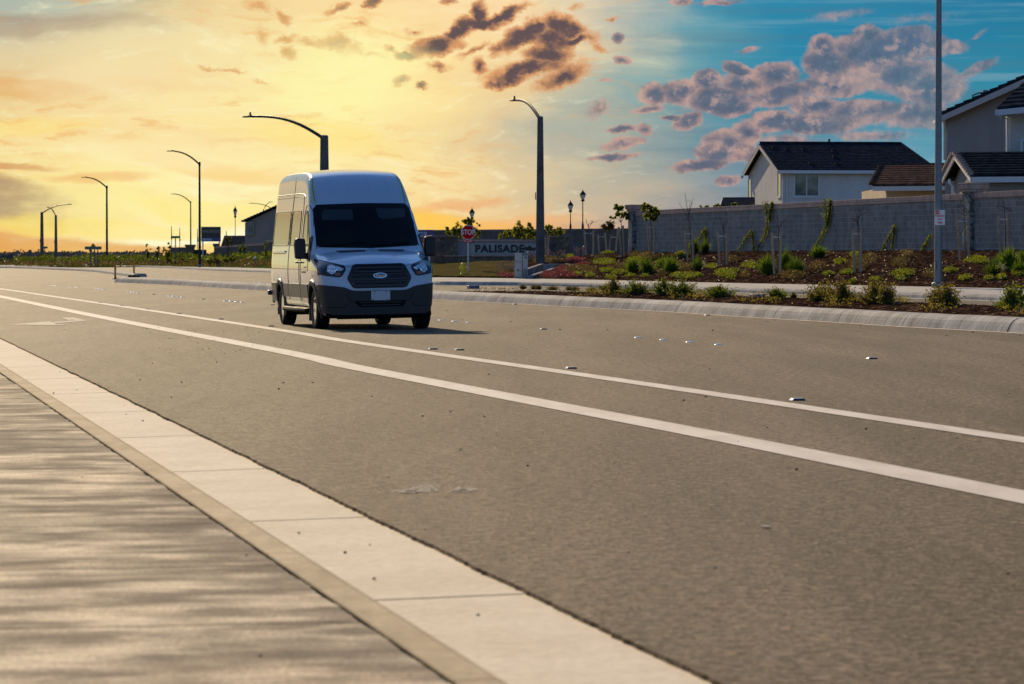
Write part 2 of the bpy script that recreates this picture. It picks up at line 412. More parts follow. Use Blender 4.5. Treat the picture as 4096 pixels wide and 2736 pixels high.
# ------------------------------------------------------------------ materials
def material(name):
    m = bpy.data.materials.new(name); m.use_nodes = True
    t = NT(m.node_tree)
    for n_ in list(t.n): t.n.remove(n_)
    out = t.node('ShaderNodeOutputMaterial')
    b = t.node('ShaderNodeBsdfPrincipled')
    t.l.new(b.outputs[0], out.inputs[0])
    tcn = t.node('ShaderNodeTexCoord')
    return m, t, b, out, tcn
def bump(t, b, height, strength=0.5, dist=0.01):
    bn = t.node('ShaderNodeBump'); bn.inputs['Strength'].default_value = strength
    bn.inputs['Distance'].default_value = dist
    t.l.new(height, bn.inputs['Height']); t.l.new(bn.outputs[0], b.inputs['Normal'])
    return bn
def simple(name, c, rough=0.6, metal=0.0, var=0.12, scale=3.0, spec=0.5, bmp=0.0, bscale=40, coat=0.0):
    m, t, b, out, tcn = material(name)
    nz = t.noise(tcn.outputs['Object'], scale=scale, detail=5, rough=0.6)
    k = t.rng(nz, 0.3, 0.7, 1 - var, 1 + var, 'LINEAR')
    t.put(b.inputs['Base Color'], t.vmath('SCALE', (c[0], c[1], c[2]), scale=k))
    t.put(b.inputs['Roughness'], t.rng(nz, 0.3, 0.7, rough * .9, min(1, rough * 1.1), 'LINEAR'))
    b.inputs['Metallic'].default_value = metal
    b.inputs['Specular IOR Level'].default_value = spec
    b.inputs['Coat Weight'].default_value = coat
    if bmp:
        bump(t, b, t.noise(tcn.outputs['Object'], scale=bscale, detail=4), bmp)
    return m
M = {}
# asphalt
m, t, b, out, tcn = material('asphalt')
pos = tcn.outputs['Object']
# the road runs roughly along (-.30,.95): streaks along it
al = t.mapping(pos, rot=(0, 0, rad(-13)), scale=(1.0, 0.09, 1))
broad = t.noise(al, scale=0.9, detail=5, rough=0.6)
fine = t.noise(pos, scale=13, detail=6, rough=0.82)
mid = t.noise(pos, scale=5.0, detail=5, rough=0.65)
speck = t.node('ShaderNodeTexVoronoi'); t.l.new(pos, speck.inputs['Vector']); speck.inputs['Scale'].default_value = 42
k = t.math('MULTIPLY', t.rng(fine, 0.40, 0.60, 0.32, 1.72, 'LINEAR'), t.math('MULTIPLY', t.rng(mid, .35, .65, .84, 1.18, 'LINEAR'), t.rng(broad, .3, .7, .86, 1.14, 'LINEAR')))
cs = t.mix(t.rng(broad, 0.35, 0.7), (0.118, 0.083, 0.054), (0.156, 0.111, 0.073))
# pale stone chips in the surface
wn = t.node('ShaderNodeTexWhiteNoise'); t.l.new(speck.outputs['Position'], wn.inputs['Vector'])
k = t.math('MULTIPLY', k, t.rng(wn.outputs['Value'], 0, 1, 0.50, 1.50, 'LINEAR'))
chips = t.math('MULTIPLY', t.rng(wn.outputs['Value'], 0.93, 0.99), 0.6)
cs = t.mix(chips, t.vmath('SCALE', cs, scale=k), (0.27, 0.22, 0.16))
# tack-coat stain next to the gutter edge and faint paving seams
t.put(b.inputs['Base Color'], cs)
t.put(b.inputs['Roughness'], t.rng(mid, 0.3, 0.7, 0.62, 0.78, 'LINEAR'))
b.inputs['Specular IOR Level'].default_value = 0.065
b.inputs['Specular Tint'].default_value = (1.0, .84, .62, 1)
bump(t, b, t.math('ADD', fine, t.math('MULTIPLY', speck.outputs['Distance'], 0.3)), 1.0, 0.022)
M['asphalt'] = m
# concrete family
def concrete(name, c1, c2, joint=None, stain=0.0, streak=None, rough=0.75, bs=0.4):
    m, t, b, out, tcn = material(name)
    pos = tcn.outputs['Object']
    n1 = t.noise(pos, scale=1.4, detail=6, rough=0.65)
    n2 = t.noise(pos, scale=24, detail=4, rough=0.7)
    c = t.mix(t.rng(n1, 0.3, 0.7), c1, c2)
    c = t.vmath('SCALE', c, scale=t.rng(n2, 0.3, 0.7, 0.86, 1.12, 'LINEAR'))
    h = n2
    if streak:
        sn = t.noise(t.mapping(pos, rot=(0, 0, streak[0]), scale=(streak[1], streak[2], streak[3])), scale=1.0, detail=6, rough=0.65)
        c = t.vmath('SCALE', c, scale=t.rng(sn, 0.3, 0.7, 1 - streak[4], 1 + streak[4], 'LINEAR'))
        h = t.math('ADD', h, t.math('MULTIPLY', sn, 1.2))
    if stain:
        s1 = t.noise(pos, scale=0.9, detail=5, rough=0.6, dist=0.6)
        c = t.mix(t.math('MULTIPLY', t.rng(s1, 0.48, 0.68), stain), c, (0.10, 0.088, 0.078))
    t.put(b.inputs['Base Color'], c)
    b.inputs['Roughness'].default_value = rough
    b.inputs['Specular IOR Level'].default_value = 0.02
    bump(t, b, h, bs, 0.006)
    return m
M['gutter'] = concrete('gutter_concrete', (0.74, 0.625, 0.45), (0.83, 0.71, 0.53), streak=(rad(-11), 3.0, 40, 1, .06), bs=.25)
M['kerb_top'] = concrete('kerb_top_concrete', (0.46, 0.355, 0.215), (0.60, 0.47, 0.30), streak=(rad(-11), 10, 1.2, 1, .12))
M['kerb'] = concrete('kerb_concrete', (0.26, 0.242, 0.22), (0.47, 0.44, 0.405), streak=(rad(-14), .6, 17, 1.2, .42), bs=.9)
M['walk'] = concrete('sidewalk_concrete', (0.42, 0.385, 0.33), (0.52, 0.475, 0.41))
M['grey_concrete'] = concrete('grey_concrete', (0.20, 0.195, 0.185), (0.31, 0.30, 0.285))
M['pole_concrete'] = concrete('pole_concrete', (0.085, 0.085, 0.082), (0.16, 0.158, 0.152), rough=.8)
# near sidewalk: broomed, blotched dark stains that run across it; bright glare painted as pale patches
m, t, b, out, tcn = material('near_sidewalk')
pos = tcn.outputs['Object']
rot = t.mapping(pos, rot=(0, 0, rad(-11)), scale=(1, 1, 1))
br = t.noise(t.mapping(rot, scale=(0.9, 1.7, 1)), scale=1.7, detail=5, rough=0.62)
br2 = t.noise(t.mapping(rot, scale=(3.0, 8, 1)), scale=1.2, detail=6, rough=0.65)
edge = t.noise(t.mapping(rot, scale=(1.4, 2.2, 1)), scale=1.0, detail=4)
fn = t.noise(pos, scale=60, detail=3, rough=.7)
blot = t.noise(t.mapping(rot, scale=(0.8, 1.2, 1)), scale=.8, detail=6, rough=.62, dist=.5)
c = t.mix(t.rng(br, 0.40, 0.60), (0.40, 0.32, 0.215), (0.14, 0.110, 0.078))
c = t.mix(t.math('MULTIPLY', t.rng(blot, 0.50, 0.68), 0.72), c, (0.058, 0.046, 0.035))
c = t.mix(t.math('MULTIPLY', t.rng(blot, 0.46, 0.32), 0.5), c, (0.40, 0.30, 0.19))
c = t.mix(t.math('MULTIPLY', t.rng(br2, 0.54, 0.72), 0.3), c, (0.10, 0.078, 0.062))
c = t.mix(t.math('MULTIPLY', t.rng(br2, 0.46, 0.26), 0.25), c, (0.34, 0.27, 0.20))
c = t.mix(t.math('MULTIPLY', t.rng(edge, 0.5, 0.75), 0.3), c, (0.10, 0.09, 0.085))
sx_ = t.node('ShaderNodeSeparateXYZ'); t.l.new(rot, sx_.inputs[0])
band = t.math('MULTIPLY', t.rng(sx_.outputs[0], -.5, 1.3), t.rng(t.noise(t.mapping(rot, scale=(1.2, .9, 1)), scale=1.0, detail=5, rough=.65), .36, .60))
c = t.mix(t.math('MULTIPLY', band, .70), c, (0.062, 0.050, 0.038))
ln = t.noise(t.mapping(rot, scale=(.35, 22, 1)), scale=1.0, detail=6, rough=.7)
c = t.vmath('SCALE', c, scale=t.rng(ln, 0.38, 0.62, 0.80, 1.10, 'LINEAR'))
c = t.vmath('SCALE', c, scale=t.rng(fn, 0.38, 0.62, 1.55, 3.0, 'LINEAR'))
t.put(b.inputs['Base Color'], c)
t.put(b.inputs['Roughness'], t.rng(br, 0.35, 0.65, 0.60, 0.74, 'LINEAR'))
b.inputs['Specular IOR Level'].default_value = 0.008
bump(t, b, t.math('ADD', t.math('MULTIPLY', br2, 0.4), fn), 0.5, 0.006)
M['near_walk'] = m
# road paint
m, t, b, out, tcn = material('road_paint')
pos = tcn.outputs['Object']
f1 = t.noise(pos, scale=40, detail=4, rough=.7); f2 = t.noise(t.mapping(pos, rot=(0,0,rad(20)), scale=(4, 0.8, 1)), scale=1.0, detail=4)
c = t.mix(t.rng(f2, 0.35, 0.7), (0.70, 0.62, 0.52), (0.58, 0.50, 0.41))
c = t.mix(t.math('MULTIPLY', t.rng(f1, 0.60, 0.72), 0.35), c, (0.2, 0.18, 0.15))
t.put(b.inputs['Base Color'], c); b.inputs['Roughness'].default_value = .75; b.inputs['Specular IOR Level'].default_value = .12
bump(t, b, f1, .4, .006)
M['paint'] = m
m, t, b, out, tcn = material('worn_paint')
pos = tcn.outputs['Object']
f1 = t.noise(pos, scale=7, detail=6, rough=.7)
c = t.mix(t.rng(f1, 0.45, 0.7), (0.50, 0.43, 0.33), (0.26, 0.21, 0.155))
t.put(b.inputs['Base Color'], c); b.inputs['Roughness'].default_value = .8; b.inputs['Specular IOR Level'].default_value = .12
M['worn_paint'] = m
# mulch and soils
m, t, b, out, tcn = material('mulch')
pos = tcn.outputs['Object']
v = t.node('ShaderNodeTexVoronoi'); v.inputs['Scale'].default_value = 7.0
t.l.new(t.vmath('ADD', t.mapping(pos, scale=(1, 1, 2)), t.vmath('SCALE', t.noise(pos, scale=4, out=1), scale=.5)), v.inputs['Vector'])
wn = t.node('ShaderNodeTexWhiteNoise'); t.l.new(v.outputs['Position'], wn.inputs['Vector'])
n1 = t.noise(pos, scale=0.5, detail=4)
c = t.ramp(wn.outputs['Value'], [(0, (0.007, 0.004, 0.003)), (.45, (0.030, 0.016, 0.010)), (.8, (0.065, 0.034, 0.022)), (1, (0.16, 0.09, 0.055))])
c = t.vmath('SCALE', c, scale=t.rng(n1, 0.3, 0.7, 0.8, 1.3, 'LINEAR'))
t.put(b.inputs['Base Color'], c); b.inputs['Roughness'].default_value = .95; b.inputs['Specular IOR Level'].default_value = .0
bump(t, b, t.math('ADD', v.outputs['Distance'], wn.outputs['Value']), 1.0, 0.08)
M['mulch'] = m
def turf(name, cols, sc_=3.0, bs=1.0):
    m, t, b, out, tcn = material(name)
    pos = tcn.outputs['Object']
    n1 = t.noise(pos, scale=sc_, detail=7, rough=.7); n2 = t.noise(pos, scale=sc_ * .12, detail=4)
    c = t.ramp(t.math('ADD', t.math('MULTIPLY', n1, .75), t.math('MULTIPLY', n2, .35)), cols)
    t.put(b.inputs['Base Color'], c); b.inputs['Roughness'].default_value = .9
    b.inputs['Specular IOR Level'].default_value = .0
    bump(t, b, n1, bs, .15)
    return m
M['lawn'] = turf('lawn', [(.35, (.075, .058, .020)), (.55, (.125, .098, .033)), (.75, (.18, .14, .055))], 6)
M['field'] = turf('field', [(.35, (.10, .085, .03)), (.55, (.18, .14, .06)), (.75, (.24, .18, .09))], .4, .2)
M['crop'] = turf('crop_rows', [(.35, (.03, .05, .008)), (.55, (.07, .10, .012)), (.75, (.13, .15, .02))], 1.0)
# foliage with light coming through
def foliage(name, c1, c2, c3, trans=.45, sc_=2.5, tint=(2.3, 1.9, .75)):
    m = bpy.data.materials.new(name); m.use_nodes = True
    t = NT(m.node_tree)
    for n_ in list(t.n): t.n.remove(n_)
    out = t.node('ShaderNodeOutputMaterial'); tcn = t.node('ShaderNodeTexCoord')
    n1 = t.noise(tcn.outputs['Object'], scale=sc_, detail=3)
    n2 = t.noise(tcn.outputs['Object'], scale=sc_ * 9, detail=2)
    c = t.ramp(t.math('ADD', t.math('MULTIPLY', n1, .5), t.math('MULTIPLY', n2, .5)), [(.36, c1), (.5, c2), (.64, c3)])
    pb = t.node('ShaderNodeBsdfPrincipled'); t.put(pb.inputs['Base Color'], c)
    pb.inputs['Roughness'].default_value = .62; pb.inputs['Specular IOR Level'].default_value = .15
    tr = t.node('ShaderNodeBsdfTranslucent'); t.put(tr.inputs[0], t.vmath('MULTIPLY', c, tint))
    mx = t.node('ShaderNodeMixShader'); mx.inputs[0].default_value = trans
    t.l.new(pb.outputs[0], mx.inputs[1]); t.l.new(tr.outputs[0], mx.inputs[2]); t.l.new(mx.outputs[0], out.inputs[0])
    return m
M['leaf'] = foliage('leaf_green', (.035, .058, .009), (.080, .115, .014), (.15, .18, .025))
M['hedgeband'] = foliage('hedge_band', (.030, .050, .007), (.060, .090, .010), (.11, .14, .016), .35, .6)
M['leaf_tree'] = foliage('leaf_tree', (.045, .068, .008), (.11, .14, .014), (.20, .22, .024), .55)
M['blade'] = foliage('blade_green', (.035, .072, .010), (.062, .118, .015), (.105, .165, .025), .45)
M['shrub'] = foliage('shrub_olive', (.050, .052, .014), (.11, .105, .024), (.20, .17, .045), .45)
M['tuft'] = foliage('tuft_dull', (.045, .045, .02), (.08, .075, .035), (.12, .10, .05), .35)
M['cover'] = foliage('cover_green', (.045, .070, .010), (.088, .122, .016), (.15, .175, .028), .45, 1.5)
M['cover_red'] = foliage('cover_red', (.07, .035, .025), (.20, .045, .055), (.26, .08, .085), .35, 1.6, (1.2, 1.1, 1.0))
M['cover_tan'] = foliage('cover_tan', (.05, .05, .015), (.10, .08, .03), (.17, .12, .05), .35, 1.6, (1.5, 1.3, .8))
M['flower'] = simple('flower_petals', (.50, .27, .20), .7, var=.3)
M['flower_white'] = simple('flower_white', (.75, .7, .6), .7, var=.1)
M['bark'] = simple('bark', (.10, .065, .045), .85, var=.3, scale=12)
M['stake'] = simple('stake_wood', (.44, .31, .19), .8, var=.25, scale=8)
M['tie'] = simple('tree_tie', (.75, .78, .74), .4)
# manufactured
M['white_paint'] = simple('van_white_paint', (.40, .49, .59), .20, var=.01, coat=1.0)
M['lime'] = simple('lime_decal', (.42, .52, .03), .3, var=.05, coat=.8)
M['blackplastic'] = simple('black_plastic', (.010, .011, .014), .5, var=.1, scale=10)
M['greyplastic'] = simple('grey_moulding', (.085, .08, .082), .38, var=.1, scale=10)
M['grillebar'] = simple('grille_bar', (.055, .060, .064), .3, var=.05)
M['deepblack'] = simple('deep_black', (.004, .004, .005), .7, spec=.1)
M['rubber'] = simple('tyre_rubber', (.013, .013, .014), .72, bmp=.3)
M['alloy'] = simple('wheel_alloy', (.62, .64, .66), .16, metal=1.0, var=.05)
M['chrome'] = simple('chrome', (.82, .84, .86), .08, metal=1.0, var=.02)
m, t, b, out, tcn = material('reflector_chrome')
b.inputs['Metallic'].default_value = 1; b.inputs['Base Color'].default_value = (.62, .66, .72, 1); b.inputs['Roughness'].default_value = .16
v_ = t.node('ShaderNodeTexVoronoi'); v_.inputs['Scale'].default_value = 26; t.l.new(t.mapping(tcn.outputs['Object'], scale=(1.6, 1, .5)), v_.inputs['Vector']); bump(t, b, v_.outputs['Distance'], 1.0, .03)
M['refl'] = m
M['lampglass'] = simple('headlight_lens', (.030, .038, .050), .12, var=.1, spec=.3)
M['amber'] = simple('amber_lens', (.30, .09, .05), .2)
M['emblem'] = simple('emblem_blue', (.01, .03, .085), .15, coat=1)
M['plate'] = simple('plate_blank', (.50, .52, .55), .35, var=.02)
m, t, b, out, tcn = material('windscreen_glass')
g1 = t.noise(tcn.outputs['Object'], scale=1.2, detail=3)
t.put(b.inputs['Base Color'], t.mix(t.rng(g1, .35, .65), (.004, .007, .009), (.008, .012, .012)))
b.inputs['Roughness'].default_value = .06; b.inputs['Specular IOR Level'].default_value = .12
M['screen'] = m
M['screen_in'] = simple('cab_behind_glass', (.014, .022, .023), .2, var=.1)
m, t, b, out, tcn = material('side_glass')
b.inputs['Base Color'].default_value = (.02, .025, .03, 1); b.inputs['Roughness'].default_value = .04
b.inputs['Specular IOR Level'].default_value = 1.0
M['glass'] = m
m, t, b, out, tcn = material('house_glass')
g1 = t.noise(tcn.outputs['Object'], scale=1.7, detail=4)
t.put(b.inputs['Base Color'], t.mix(t.rng(g1, .4, .6), (.03, .045, .05), (.10, .15, .17)))
b.inputs['Roughness'].default_value = .07; b.inputs['Specular IOR Level'].default_value = .9
M['hglass'] = m
M['galv'] = simple('galvanised_steel', (.17, .19, .21), .42, metal=.4, var=.22, scale=9)
M['darkmetal'] = simple('dark_metal', (.016, .021, .019), .55, metal=.0, var=.15, spec=.2)
M['lampmetal'] = simple('lamp_bronze', (.07, .07, .065), .45, metal=.4, var=.2)
M['lantern_glass'] = simple('lantern_glass', (.55, .54, .48), .25, var=.1)
M['sign_red'] = simple('sign_red', (.62, .010, .018), .8, var=.06, spec=.0)
M['sign_white'] = simple('sign_white', (.72, .70, .69), .45, var=.04)
M['sign_green'] = simple('sign_green', (.005, .12, .085), .5, var=.1)
M['sign_yellow'] = simple('sign_yellow', (.62, .32, .02), .5, var=.1)
M['sign_back'] = simple('sign_back', (.12, .11, .10), .5, metal=.4, var=.15)
M['sign_letters_dark'] = simple('dark_lettering', (.012, .012, .013), .5)
M['panel_cream'] = simple('monument_panel', (.36, .37, .34), .7, var=.08)
M['billboard'] = simple('billboard_brown', (.045, .037, .036), .5, var=.1)
M['gold'] = simple('gold_lettering', (.38, .31, .20), .5, var=.1)
M['purple'] = simple('purple_banner', (.075, .07, .19), .5, var=.1)
M['purple_light'] = simple('pale_banner', (.42, .42, .55), .5, var=.1)
M['red_banner'] = simple('red_banner', (.45, .06, .05), .5, var=.1)
M['yellow_paint'] = simple('hydrant_yellow', (.85, .62, .02), .5, var=.15, scale=6)
M['cabinet'] = simple('cabinet_beige', (.42, .42, .38), .5, var=.1, scale=4)
M['orange'] = simple('orange_plastic', (.95, .36, .04), .5, var=.15)
M['flagcloth'] = simple('flag_cloth', (.02, .06, .055), .8)
M['box_lid'] = simple('valve_box_lid', (.14, .11, .16), .6, var=.2)
M['marker'] = simple('marker_ceramic', (.90, .89, .86), .16, var=.03, spec=.5)
M['reflector'] = simple('marker_reflector', (.74, .73, .70), .22, var=.1, spec=.5)
M['pebble'] = simple('pebble_dark', (.06, .05, .045), .7, var=.3)
def stucco(name, c):
    m, t, b, out, tcn = material(name)
    pos = tcn.outputs['Object']
    n1 = t.noise(t.mapping(pos, scale=(1, 1, .35)), scale=1.1, detail=5); n2 = t.noise(pos, scale=9, detail=6, rough=.7)
    k = t.math('ADD', t.math('MULTIPLY', n1, .5), t.math('MULTIPLY', n2, .5))
    t.put(b.inputs['Base Color'], t.vmath('SCALE', c, scale=t.rng(k, .35, .65, .86, 1.12, 'LINEAR')))
    b.inputs['Roughness'].default_value = .92; b.inputs['Specular IOR Level'].default_value = .03
    bump(t, b, n2, .5, .03)
    return m
M['stucco_grey'] = stucco('stucco_grey', (.58, .55, .53))
M['stucco_slate'] = stucco('stucco_slate', (.27, .265, .27))
M['stucco_cream'] = stucco('stucco_cream', (.62, .50, .36))
M['stucco_brown'] = stucco('stucco_brown', (.34, .26, .22))
M['trim'] = simple('white_trim', (.60, .60, .62), .55, var=.05)
M['fascia'] = simple('fascia_grey', (.40, .39, .40), .6, var=.06)
def tiles(name, c1, c2):
    m, t, b, out, tcn = material(name)
    pos = tcn.outputs['Object']
    bk = t.node('ShaderNodeTexBrick'); t.l.new(t.mapping(pos, scale=(1, 0, 1)), bk.inputs['Vector'])
    n1 = t.noise(t.mapping(pos, scale=(3.2, 3.2, 9)), scale=1.0, detail=3)
    t.put(b.inputs['Base Color'], t.mix(t.rng(n1, .35, .65), c1, c2))
    b.inputs['Roughness'].default_value = 1.0; b.inputs['Specular IOR Level'].default_value = .0
    bump(t, b, n1, .4, .03)
    return m
M['tile_dark'] = tiles('roof_tile_dark', (.015, .019, .028), (.032, .038, .050))
M['tile_brown'] = tiles('roof_tile_brown', (.050, .032, .027), (.105, .070, .058))
M['tile_slate'] = tiles('roof_tile_slate', (.010, .015, .020), (.022, .030, .036))
def masonry(name, c1, c2, mortar, bw, bh, ms=.012, bs=.6):
    m, t, b, out, tcn = material(name)
    pos = tcn.outputs['Object']
    sp = t.node('ShaderNodeSeparateXYZ'); t.l.new(pos, sp.inputs[0])
    cb = t.node('ShaderNodeCombineXYZ')
    t.l.new(t.math('ADD', sp.outputs[0], sp.outputs[1]), cb.inputs[0]); t.l.new(sp.outputs[2], cb.inputs[1])
    bk = t.node('ShaderNodeTexBrick'); t.l.new(cb.outputs[0], bk.inputs['Vector'])
    bk.inputs['Scale'].default_value = 1.0; bk.inputs['Brick Width'].default_value = bw; bk.inputs['Row Height'].default_value = bh
    bk.inputs['Mortar Size'].default_value = ms; bk.inputs['Mortar Smooth'].default_value = .3; bk.inputs['Bias'].default_value = 0
    bk.inputs['Color1'].default_value = (*c1, 1); bk.inputs['Color2'].default_value = (*c2, 1); bk.inputs['Mortar'].default_value = (*mortar, 1)
    n1 = t.noise(t.mapping(pos, scale=(1.5, 1.5, .4)), scale=2.0, detail=6, rough=.7)
    n2 = t.noise(t.mapping(pos, scale=(7, 7, 1.2)), scale=2.0, detail=4)
    c = t.vmath('SCALE', bk.outputs['Color'], scale=t.math('MULTIPLY', t.rng(n1, .3, .7, .78, 1.2, 'LINEAR'), t.rng(n2, .3, .7, .85, 1.15, 'LINEAR')))
    t.put(b.inputs['Base Color'], c); b.inputs['Roughness'].default_value = .9; b.inputs['Specular IOR Level'].default_value = .02
    bump(t, b, t.math('SUBTRACT', n2, bk.outputs['Fac']), bs, .02)
    return m
M['block'] = masonry('grey_block', (.225, .208, .188), (.30, .275, .248), (.44, .405, .37), .41, .205, .011)
M['block_brown'] = masonry('brown_block', (.13, .115, .105), (.165, .145, .135), (.17, .155, .145), .41, .205, .008)
M['cap_brick'] = masonry('cap_brick', (.48, .31, .25), (.58, .41, .33), (.30, .22, .19), .11, .24, .012)
def fieldstone(name, c1, c2, mort, s=3.4):
    m, t, b, out, tcn = material(name)
    pos = tcn.outputs['Object']
    wp = t.vmath('ADD', pos, t.vmath('SCALE', t.noise(pos, scale=2.5, out=1), scale=.25))
    v1 = t.node('ShaderNodeTexVoronoi', feature='DISTANCE_TO_EDGE'); v1.inputs['Scale'].default_value = s; t.l.new(wp, v1.inputs['Vector'])
    v2 = t.node('ShaderNodeTexVoronoi'); v2.inputs['Scale'].default_value = s; t.l.new(wp, v2.inputs['Vector'])
    wn = t.node('ShaderNodeTexWhiteNoise'); t.l.new(v2.outputs['Position'], wn.inputs['Vector'])
    c = t.mix(wn.outputs['Value'], c1, c2)
    c = t.vmath('SCALE', c, scale=t.rng(t.noise(pos, scale=9, detail=5), .3, .7, .75, 1.25, 'LINEAR'))
    e = t.rng(v1.outputs['Distance'], .02, .07)
    t.put(b.inputs['Base Color'], t.mix(e, mort, c)); b.inputs['Roughness'].default_value = .85
    bump(t, b, e, .8, .05)
    return m
M['stone'] = fieldstone('field_stone', (.14, .15, .145), (.36, .37, .34), (.06, .055, .05))
M['stone_brown'] = fieldstone('brown_stone', (.10, .08, .055), (.22, .165, .11), (.12, .10, .08), 4.0)
# ------------------------------------------------------------------ ground, road, kerbs
rnd = random.Random(7)
HU = Vector((-.1917, .9815, 0)); HN = Vector((.9815, .1917, 0))      # along / across the near kerb
def bendn(s): return 0.0 if s < 58 else -0.0016 * (s - 58) ** 2
def near(n, s, z=0.0): return HN * (n + bendn(s)) + HU * s + Vector((0, 0, z))
mb = MB(); mb.face([(-3000, -400, -.35), (3000, -400, -.35), (3000, 5500, -.35), (-3000, 5500, -.35)])
tag(mb.build('ground', M['field']), kind='structure')
EDGE = 2.611
pts = []; s_ = -14.0
while s_ < 125:
    j = noise.noise(Vector((s_ * 1.1, 0, 0))) * .014 + noise.noise(Vector((s_ * 12, 5, 0))) * .012 + noise.noise(Vector((s_ * 31, 2, 0))) * .008
    pts.append(near(EDGE + j, s_)); s_ += 0.06 if s_ < 40 else .8
loop = pts + [Vector((-120, 160, 0)), Vector((-420, 190, 0)), Vector((-420, 560, 0)), Vector((420, 560, 0)), Vector((420, -14, 0))]
mb = MB(); mb.v = [tuple(p) for p in loop]
mb.f = [tuple(t_) for t_ in tessellate_polygon([loop])]; mb.m = [0] * len(mb.f)
for a, b in zip(pts, pts[1:]): mb.face([a, b, b + Vector((0, 0, -.05)), a + Vector((0, 0, -.05))])
road = mb.build('road', M['asphalt']); tag(road, kind='structure')
if road.data.polygons[0].normal.z < 0: road.data.flip_normals()
# gutter pan and kerb in cast lengths with open joints
g = MB(); kk_ = MB(); under = MB()
prof_pan = [(1.83, -.030), (1.95, -.034), (2.3, -.026), (2.66, -.017)]
prof_kerb = [(1.622, .146), (1.625, .152), (1.735, .152), (1.765, .142), (1.787, .11), (1.80, .0), (1.83, -.030)]
joints = [13.13 + 4.01 * i for i in range(-7, 29)]
def strip(mbx, prof, s0, s1, step):
    n = max(1, int((s1 - s0) / step)); prev = None
    for i in range(n + 1):
        s = s0 + (s1 - s0) * i / n
        row = [near(a, s, z) for a, z in prof]
        if prev:
            for k in range(len(row) - 1): mbx.face([prev[k], prev[k + 1], row[k + 1], row[k]])
        prev = row
for a, b in zip(joints, joints[1:]):
    strip(g, prof_pan, a + .016, b - .016, 1.0)
    strip(kk_, prof_kerb, a + .006, b - .006, 1.0)
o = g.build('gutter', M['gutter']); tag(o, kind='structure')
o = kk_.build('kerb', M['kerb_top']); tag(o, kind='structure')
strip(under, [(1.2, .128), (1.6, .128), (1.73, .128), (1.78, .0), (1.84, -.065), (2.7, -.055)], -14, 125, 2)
o = under.build('kerb_bed', simple('joint_dirt', (.045, .030, .018), .95, var=.3)); tag(o, kind='structure')
# near sidewalk slabs
sw = MB(); js = [10.65 + 2.0 * i for i in range(-12, 58)]
for a, b in zip(js, js[1:]):
    n = max(2, int(2.0 / (.08 if a < 26 else .5))); prev = None
    for i in range(n + 1):
        s = a + .012 + (b - a - .024) * i / n
        e = 1.613 + noise.noise(Vector((s * 2.3, 9, 0))) * .014 + noise.noise(Vector((s * 11, 9, 0))) * .009
        row = [near(-9, s, .148), near(-3, s, .149), near(e - .05, s, .150), near(e - .008, s, .149), near(e, s, .135)]
        if prev:
            for k in range(4): sw.face([prev[k], prev[k + 1], row[k + 1], row[k]])
        prev = row
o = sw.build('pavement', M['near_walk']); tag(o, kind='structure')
mb = MB(); mb.face([near(-9.2, -14, .131), near(1.55, -14, .131), near(1.55, 125, .131), near(-9.2, 125, .131)])
o = mb.build('pavement_bed', bpy.data.materials['joint_dirt']); tag(o, kind='structure')
mb = MB(); mb.face([near(-60, -14, .12), near(-9, -14, .12), near(-9, 125, .12), near(-60, 125, .12)])
o = mb.build('verge', M['field']); tag(o, kind='structure')

def resample(wp, step):
    "smooth curve through ground points, evenly spaced"
    out = []; n = len(wp)
    for i in range(n - 1):
        p0 = wp[max(0, i - 1)]; p1 = wp[i]; p2 = wp[i + 1]; p3 = wp[min(n - 1, i + 2)]
        m_ = max(2, int((p2 - p1).length / step))
        for j in range(m_):
            t_ = j / m_
            out.append(0.5 * ((2 * p1) + (p2 - p0) * t_ + (2 * p0 - 5 * p1 + 4 * p2 - p3) * t_ * t_ + (3 * p1 - p0 - 3 * p2 + p3) * t_ ** 3))
    out.append(wp[-1]); return out
def normals(pl):
    out = []
    for i, p in enumerate(pl):
        d = (pl[min(i + 1, len(pl) - 1)] - pl[max(i - 1, 0)]); d.z = 0; d.normalize()
        out.append(Vector((-d.y, d.x, 0)))
    return out
# ---- painted lines
def fit_line(pix):
    return [G(*p) for p in pix]
def paint_line(name, pix, w, lab):
    wp = [G(*p) for p in pix]
    wp = [wp[0] + (wp[0] - wp[1]).normalized() * 12] + wp
    wp = wp + [wp[-1] + (wp[-1] - wp[-2]).normalized() * 14]
    pl = resample(wp, 1.0); ns_ = normals(pl); mb = MB()
    for i in range(len(pl) - 1):
        a, b = pl[i], pl[i + 1]; na, nb = ns_[i], ns_[i + 1]; z = Vector((0, 0, .005))
        mb.face([a - na * w / 2 + z, b - nb * w / 2 + z, b + nb * w / 2 + z, a + na * w / 2 + z])
    o = mb.build(name, M['paint']); tag(o, kind='structure'); return o
LINE2 = [(0,1186),(391,1266),(1120,1405),(1400,1466),(2135,1607),(2900,1753),(4096,1991)]
LINE1 = [(17,1158),(582,1240),(1120,1321),(1400,1367),(2154,1475),(2900,1584),(4096,1762)]
paint_line('lane_marking', LINE1, .27, '')
paint_line('lane_marking', LINE2, .35, '')
